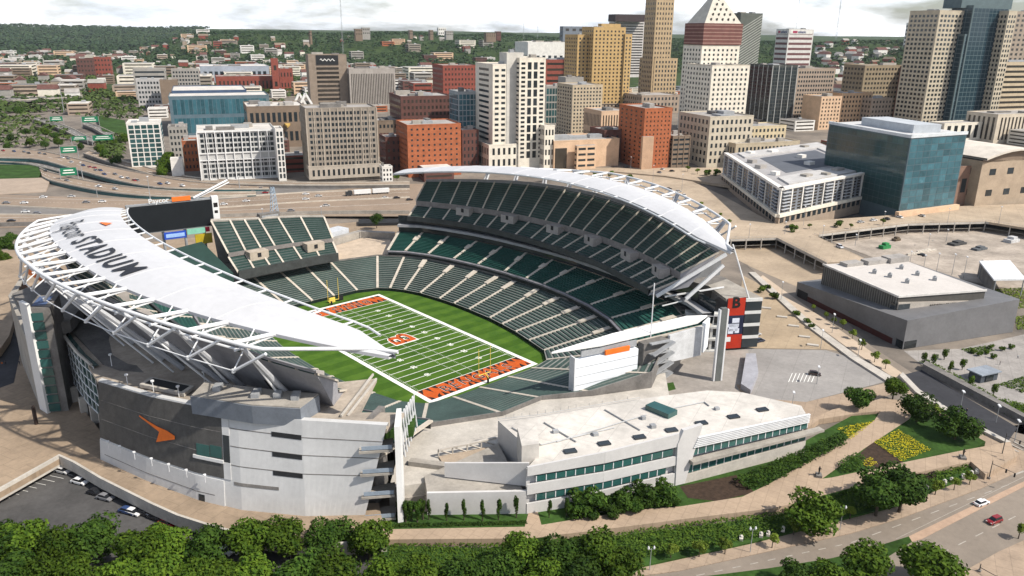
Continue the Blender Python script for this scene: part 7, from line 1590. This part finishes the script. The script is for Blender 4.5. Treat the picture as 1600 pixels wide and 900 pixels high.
tower('gridded grey office block right of the brown tower block at the left', (267, 109), 311, 160, 30, GREYW, 8, 9, .6, .5, DGLASS)
tower('narrow dark brown block between the grey offices at the left', (249, 126), 277, 175, 25, BROWN, 0, 0)
tower('red brick hall with pointed gables far behind the convention hall', (337, 120), 428, 146, 50, RED, 1, 14, .4, .5, WARMGL, name='brick_hall', plant_n=4)
tower('slim red brick turret beside the red brick hall', (423, 92), 434, 146, 12, RED, 2, 1, .4, .3, WARMGL, name='turret')
tower('red brick wing right of the slim turret', (436, 108), 457, 142, 30, RED, 2, 4, .4, .4, WARMGL, name='brick_hall')
tower('pale round-cornered arena with white roof ring far left', (312, 104), 420, 130, 110, W_('arena', (.30, .33, .38)), 1, 12, .6, .4, DGLASS, roofm=ROOFP, name='arena', plant_n=4)
tower('dark brick slab far left, left half of the pair', (118, 92), 145, 122, 30, BRICKD, 4, 5, .5, .4, WARMGL); tower('red brick slab far left, right half of the pair', (145, 90), 172, 121, 30, RED, 4, 5, .5, .4, WARMGL)
def ex9(o, r):
    mb = MB(); z = Z0+24; mb.prism([G2(u, v, z) for u, v in [(378, 164), (478, 166), (449, 197), (432, 181), (408, 180), (396, 188)]], z-2, z); mb.build('yellow_roof', W_('ochre', (.50, .33, .09)), o)
    block(o, (263, 152), 420, 214, 60, W_('conv_glass', (.10, .15, .18)), 2, 24, .9, .8, gm=BGL, plant_n=0, roofm=ROOFP)
    block(o, (268, 143), 385, 205, 90, W_('conv_blue', (.05, .08, .14)), 0, 0, roofm=ROOFP, plant_n=0)
    for u in (455, 465): P, H = solve((u, 150), 205, Z0); mb = MB(); mb.bar(P+Vector((0, 0, H-14)), P+E1*9+Vector((0, 0, H+3)), 4, 2.4); mb.bar(P+E1*9+Vector((0, 0, H+3)), P+E1*18+Vector((0, 0, H-14)), 4, 2.4); mb.build('gable_frame', WHITE, o)
tower('long convention hall with white roof edge and yellow sloping canopy', (385, 168), 476, 232, 60, BROWN, 2, 10, .6, .5, DGLASS, extra=ex9, name='convention_hall', roofm=ROOFP, plant_n=6)
mast(537, 100, -60, 20, 2.0, 'very tall thin broadcast mast behind the brown sign tower', 'broadcast mast', True); mast(1242, 62, -8, 110, 1.2, 'tall hilltop mast above the bank tower', 'broadcast mast', True); mast(1306, 62, -20, 110, 3.5, 'tall tapering hilltop mast right of the bank tower', 'broadcast mast', True); mast(818, 60, 36, 110, 1.2, 'hilltop mast left of the pale civic block, left of the pair', 'broadcast mast', True); mast(840, 60, 33, 110, 1.2, 'hilltop mast left of the pale civic block, right of the pair', 'broadcast mast', True)
# hilltop blocks on the skyline
for i, (u0, u1, vt, vb, z, c_) in enumerate([(555, 566, 45, 56, 112, BROWN), (566, 578, 43, 55, 112, GREYW), (685, 697, 43, 55, 112, WHITEW), (697, 708, 48, 56, 112, GREYW), (672, 677, 47, 56, 112, BROWN), (760, 775, 51, 58, 112, BROWN), (776, 783, 49, 57, 112, BRICKD), (484, 487, 48, 58, 112, BROWN), (880, 925, 41, 62, 108, SLATE), (1390, 1408, 62, 83, 40, BRICKD), (1409, 1424, 72, 86, 40, GREYW), (640, 645, 47, 55, 112, BROWN)]):
    tower('far hilltop building on the skyline, %s counted from the list of the ridge' % ORD[i] if False else ['brown hospital block on the ridge', 'grey hospital block on the ridge', 'white hospital tower on the ridge', 'grey annex beside the white ridge tower', 'slim brown ridge block left of the white tower', 'low brown block on the ridge', 'dark chimney-like block on the ridge', 'tiny brown turret on the far left ridge', 'long slate blue block behind the gold slab', 'dark brick block in the right-hand valley', 'grey block in the right-hand valley', 'thin brown block on the middle ridge'][i], (u0, vt), u1, vb, 22, c_, 2, 4, .5, .4, WARMGL, z0=z, zlow=z-14, plant_n=0, name='hilltop_building', group='buildings on the ridge', parap=False)
# low city blocks filling the basin between the towers
fill_w = [CREAM, TAN, BRICK, BRICKD, RED, GREYW, BROWN, WHITEW, PEACH, TANG]
FILLP = []
rf = random.Random(23)
def fill_proto(i):
    o = empty('city_block', (0, 0, 0), 'plain low flat-roofed building among the towers', 'building', 'low city blocks'); w_, d, h = rf.uniform(18, 40), rf.uniform(18, 36), rf.uniform(7, 17)
    m = fill_w[i % len(fill_w)]; mb = MB(); mb.box((0, 0, -2), (w_, d, h+2)); b = mb.build('wall', m, o); LOC[b.name] = (0, 0, 0)
    mb = MB(); mb.box((0, 0, h+.01), (w_*.94, d*.94, .1)); mb.build('roof', [LEAD, ROOFP, CONC, CONC_D][i % 4], b); mb = MB(); mb.box((w_*.2, d*.1, h+.1), (4, 3, 2)); mb.build('roof_plant', GREYST, b); n = max(2, int(h/3.6))
    for k in range(n):
        for s in (-1, 1): mb = MB(); mb.box((0, s*(d/2+.03), h*(k+.35)/n), (w_*.86, .06, h/n*.38)); mb.build('ribbon_window', WARMGL, b); mb = MB(); mb.box((s*(w_/2+.03), 0, h*(k+.35)/n), (.06, d*.86, h/n*.38)); mb.build('ribbon_window', WARMGL, b)
    return o
FILLP = [fill_proto(i) for i in range(20)]
names_w = ['cream', 'tan', 'orange brick', 'dark brick', 'red brick', 'grey', 'brown', 'white', 'peach', 'grey-tan']
nf = 0
for a in range(-7, 22):
    for b_ in range(0, 15):
        s = 318+b_*62+rf.uniform(-6, 6); e = -120+a*58+rf.uniform(-8, 8)
        p = E1*e+E2*s; u, v = proj((p.x, p.y, 10))
        if not (-40 < u < 1650 and v > 96): continue
        if u < 200 and v > 110: continue
        if rf.random() < (.16 if b_ < 5 and u < 760 else .62) or (b_ == 0 and e < 95): continue
        if 740 < u < 1180 and v > 222: continue
        if u < 262 and v > 190: continue
        i = rf.randrange(20); o = place(FILLP[i], (p.x, p.y, 9.9), R(-21), 'plain low %s building with flat roof among the towers' % names_w[i % 10], 'low %s buildings among the towers' % names_w[i % 10]); nf += 1
# far small houses
def house_proto(i):
    o = empty('far_house', (0, 0, 0), None, 'house'); w_, d, h = 11+3*(i % 3), 9, 6+2*(i % 2); mb = MB(); mb.box((0, 0, -4), (w_, d, h+4)); mb.build('wall', [WHITEW, CREAM, RED, TAN, GREYW][i % 5], o)
    mb = MB(); q = [(-w_/2-.3, -d/2-.4, h), (w_/2+.3, -d/2-.4, h), (w_/2+.3, d/2+.4, h), (-w_/2-.3, d/2+.4, h)]; a, c = (-w_/2-.3, 0, h+3.4), (w_/2+.3, 0, h+3.4)
    mb.face([q[0], q[1], c, a]); mb.face([q[2], q[3], a, c]); mb.face([q[1], q[2], c]); mb.face([q[3], q[0], a]); mb.build('roof', [LEAD, BRICKD, BROWN, GREYW][i % 4], o); return o
HP = [house_proto(i) for i in range(10)]
hw = ['white', 'cream', 'red brick', 'tan', 'grey']; hn = 0
for _ in range(1500):
    u = rf.choice([rf.uniform(-20, 480), rf.uniform(-20, 830), rf.uniform(1250, 1440)]); r = rf.uniform(1500, 4300) if u < 830 else rf.uniform(1500, 3300)
    d = ray(u, 80); d.z = 0; d.normalize(); x, y = CAM_LOC.x+d.x*r, CAM_LOC.y+d.y*r; z = hill_h(x, y); uu, vv = proj((x, y, z))
    if vv < 60 or (vv > 92 and rf.random() < .3) or rf.random() < .35*(r > 3000): continue
    i = rf.randrange(10); place(HP[i], (x, y, z), R(-21+rf.choice([0, 90])+rf.uniform(-8, 8)), 'small far-off %s house among the trees below the hills' % hw[i % 5], 'far-off %s houses below the hills' % hw[i % 5], rf.uniform(1.3, 2.3)); hn += 1
    if hn >= 290: break
# larger far sheds on the left plain
for k in range(150):
    u = rf.choice([rf.uniform(-20, 560), rf.uniform(560, 860)]) if k % 3 else rf.uniform(-20, 560); r = rf.uniform(1250, 3300) if u > 330 else rf.uniform(1250, 4600); d = ray(u, 80); d.z = 0; d.normalize(); x, y = CAM_LOC.x+d.x*r, CAM_LOC.y+d.y*r; i = rf.randrange(20)
    place(FILLP[i], (x, y, hill_h(x, y)), R(-21), 'plain low %s building with flat roof among the towers' % names_w[i % 10], 'low %s buildings among the towers' % names_w[i % 10], rf.uniform(1.2, 1.9))
for o in [FILLP, HP]:
    for q in o:
        if q.name not in USED: bpy.data.objects.remove(q)
# woods: the plain at the left and the hills read as one mass
def woods(name, n, pick, size, m, label, seed):
    rng = random.Random(seed); mb = MB(); k = 0; tries = 0
    while k < n and tries < n*12:
        tries += 1; q = pick(rng)
        if q is None: continue
        x, y = q; z = hill_h(x, y); s = size*rng.uniform(.6, 1.25); k += 1
        for _ in range(13):
            d = Vector((rng.gauss(0, 1), rng.gauss(0, 1), abs(rng.gauss(0, .8)))).normalized(); p = Vector((x, y, z+s*.6))+Vector((d.x*s, d.y*s, d.z*s*.8))*.75
            leaf_quad(mb, p, (d+Vector((0, 0, .5))).normalized(), s*.42, rng)
    o = mb.build(name, m, None, loc=(0, 0, 0)); tag(o, label, 'woods', kind='stuff')
def polar_pick(u0, u1, r0, r1, dens):
    def f(rng):
        u = rng.uniform(u0, u1); r = r0*(r1/r0)**rng.random(); d = ray(u, 80); d.z = 0; d.normalize(); x, y = CAM_LOC.x+d.x*r, CAM_LOC.y+d.y*r
        return (x, y) if vnoise(x/190, y/170)+rng.uniform(-.5, .5) > dens else None
    return f
WOODL = leafmat('woods_leaf', (.026, .050, .013), (.085, .118, .032), .02, 0); WOODH = leafmat('hill_leaf', (.017, .040, .016), (.050, .082, .032), .008, 0)
woods('basin_woods', 2300, polar_pick(-60, 560, 1300, 3000, .3), 7, WOODL, 'trees scattered between the far houses on the plain at the left', 1)
woods('hill_woods', 11000, polar_pick(-60, 1660, 2500, 4800, -.4), 11, WOODH, 'dense woods covering the near ridge behind the city', 2)
woods('far_hill_woods', 3500, polar_pick(-60, 330, 4800, 8500, -.4), 20, WOODH, 'hazy woods on the far ridge at the left', 3)
def near_pick(pts, z=10):
    poly = [G2(u, v, z) for u, v in pts]; xs = [p[0] for p in poly]; ys = [p[1] for p in poly]
    def f(rng):
        x = rng.uniform(min(xs), max(xs)); y = rng.uniform(min(ys), max(ys)); c = False
        for (x0, y0), (x1, y1) in zip(poly, poly[1:]+poly[:1]):
            if (y0 > y) != (y1 > y) and x < (x1-x0)*(y-y0)/(y1-y0)+x0: c = not c
        return (x, y) if c else None
    return f
woods('basin_woods', 230, near_pick([(-60, 188), (60, 186), (100, 200), (120, 226), (0, 230), (-60, 228)]), 4.5, WOODL, 'trees between the far ramps and the elevated freeway at the left edge', 6)
woods('basin_woods', 130, near_pick([(150, 222), (196, 214), (192, 250), (170, 252)]), 4.5, WOODL, 'trees between the green signs and the slim glass condo', 7)
woods('basin_woods', 420, near_pick([(-60, 150), (60, 152), (140, 140), (235, 150), (260, 182), (200, 190), (165, 192), (120, 185), (60, 180), (-60, 215)]), 6.5, WOODL, 'dark belt of trees left of the grey office blocks', 4)
for i, (u, v, H) in enumerate([(155, 232, 12), (162, 240, 10), (258, 258, 16), (252, 268, 11), (262, 246, 14), (30, 172, 14), (45, 222, 10), (90, 220, 11), (70, 205, 12), (85, 212, 10), (125, 228, 9), (40, 205, 10), (10, 228, 9), (195, 215, 12), (178, 222, 9), (180, 250, 10), (70, 225, 9), (15, 215, 10)]): plant(BROAD+DARKT, u, v, None, H, 'dark green tree beside the freeway at the upper left, %s of the scattered row' % ORD[i], 'trees beside the freeway')
for i, (u, v, H) in enumerate([(5, 380, 11), (-8, 395, 10), (16, 372, 9), (8, 402, 8), (22, 388, 7)]): plant(BROAD, u, v, 2, H, 'dark tree left of the white roof at the left edge, %s of the clump' % ORD[i], 'tree clump at the left edge')
plant(DARKT, 588, 342, 7.8, 9, 'dark tree between end-zone stand and freeway parapet'); plant(BROAD, 620, 275, 9, 7, 'brown-green tree at the left tip of the far roof')
prism_px('lawn', GRASS, [(150, 180), (195, 188), (200, 210), (160, 205)], 10, 14.3, 'small green lawn beside the ramps at the upper left')
for i, (u, v, H) in enumerate([(905, 268, 6), (930, 272, 6), (955, 270, 5), (1075, 262, 6), (1090, 266, 6), (1105, 268, 6), (1120, 268, 6), (965, 278, 5), (985, 275, 5), (870, 270, 5), (850, 275, 5), (1110, 330, 4), (1125, 335, 4), (1095, 318, 5), (1140, 345, 4), (1240, 355, 5), (1310, 348, 5), (1330, 352, 4), (1380, 345, 5), (1265, 352, 4)]): plant(YOUNG+BUSH, u, v, 9 if v > 300 else 10, H, 'small leafy street tree between the stadium and the towers, %s from the far street' % ORD[i], 'street trees by the riverfront blocks')
for i, (u, v, c_) in enumerate([(1000, 258, 'white'), (1012, 262, 'black'), (1022, 260, 'silver'), (1035, 265, 'white'), (1060, 300, 'silver'), (1068, 306, 'white'), (1045, 296, 'black'), (990, 258, 'red'), (978, 262, 'black'), (1030, 270, 'grey'), (1365, 345, 'white'), (1385, 343, 'black'), (1345, 348, 'silver'), (1405, 340, 'white'), (1232, 356, 'black'), (1440, 338, 'silver'), (1050, 268, 'black'), (1440, 400, 'black')]): put_car(u, v, 10.1 if v < 275 else 9.05, R(-21+90*(i % 2)), 'on the streets between stadium and towers', c_)
tag(prism_px('street', STREET, [(860, 262), (1130, 262), (1140, 290), (1040, 275), (960, 268), (880, 276)], 8, 10.08, 'tan street in front of the orange brick tower'))
# ================================================================== HAZE
mb = MB(); mb.box((0, 0, -5), (25000, 25000, 420)); hz = mb.build('haze', [])
hm = bpy.data.materials.new('haze_air'); hm.use_nodes = True; t = hm.node_tree; t.nodes.clear()
o_ = nn(t, 'ShaderNodeOutputMaterial'); pv = nn(t, 'ShaderNodeVolumePrincipled'); pv.inputs['Density'].default_value = 2e-5
pv.inputs['Color'].default_value = (.80, .88, .98, 1); pv.inputs['Anisotropy'].default_value = .2
t.links.new(pv.outputs[0], o_.inputs['Volume']); hz.data.materials.append(hm); tag(hz, 'thin pale haze filling the air over the city and hills', 'haze', kind='stuff')
SC.cycles.volume_bounces = 0; SC.cycles.volume_step_rate = 4
# ------------------------------------------------------------------ tidy: drop patterns never placed
for q in BROAD+DARKT+YOUNG+CYP+CONI+SHRUB+BUSH+list(CARS.values()):
    if q.name not in USED:
        for ch in KIDS.get(q.name, []): bpy.data.objects.remove(ch)
        bpy.data.objects.remove(q)
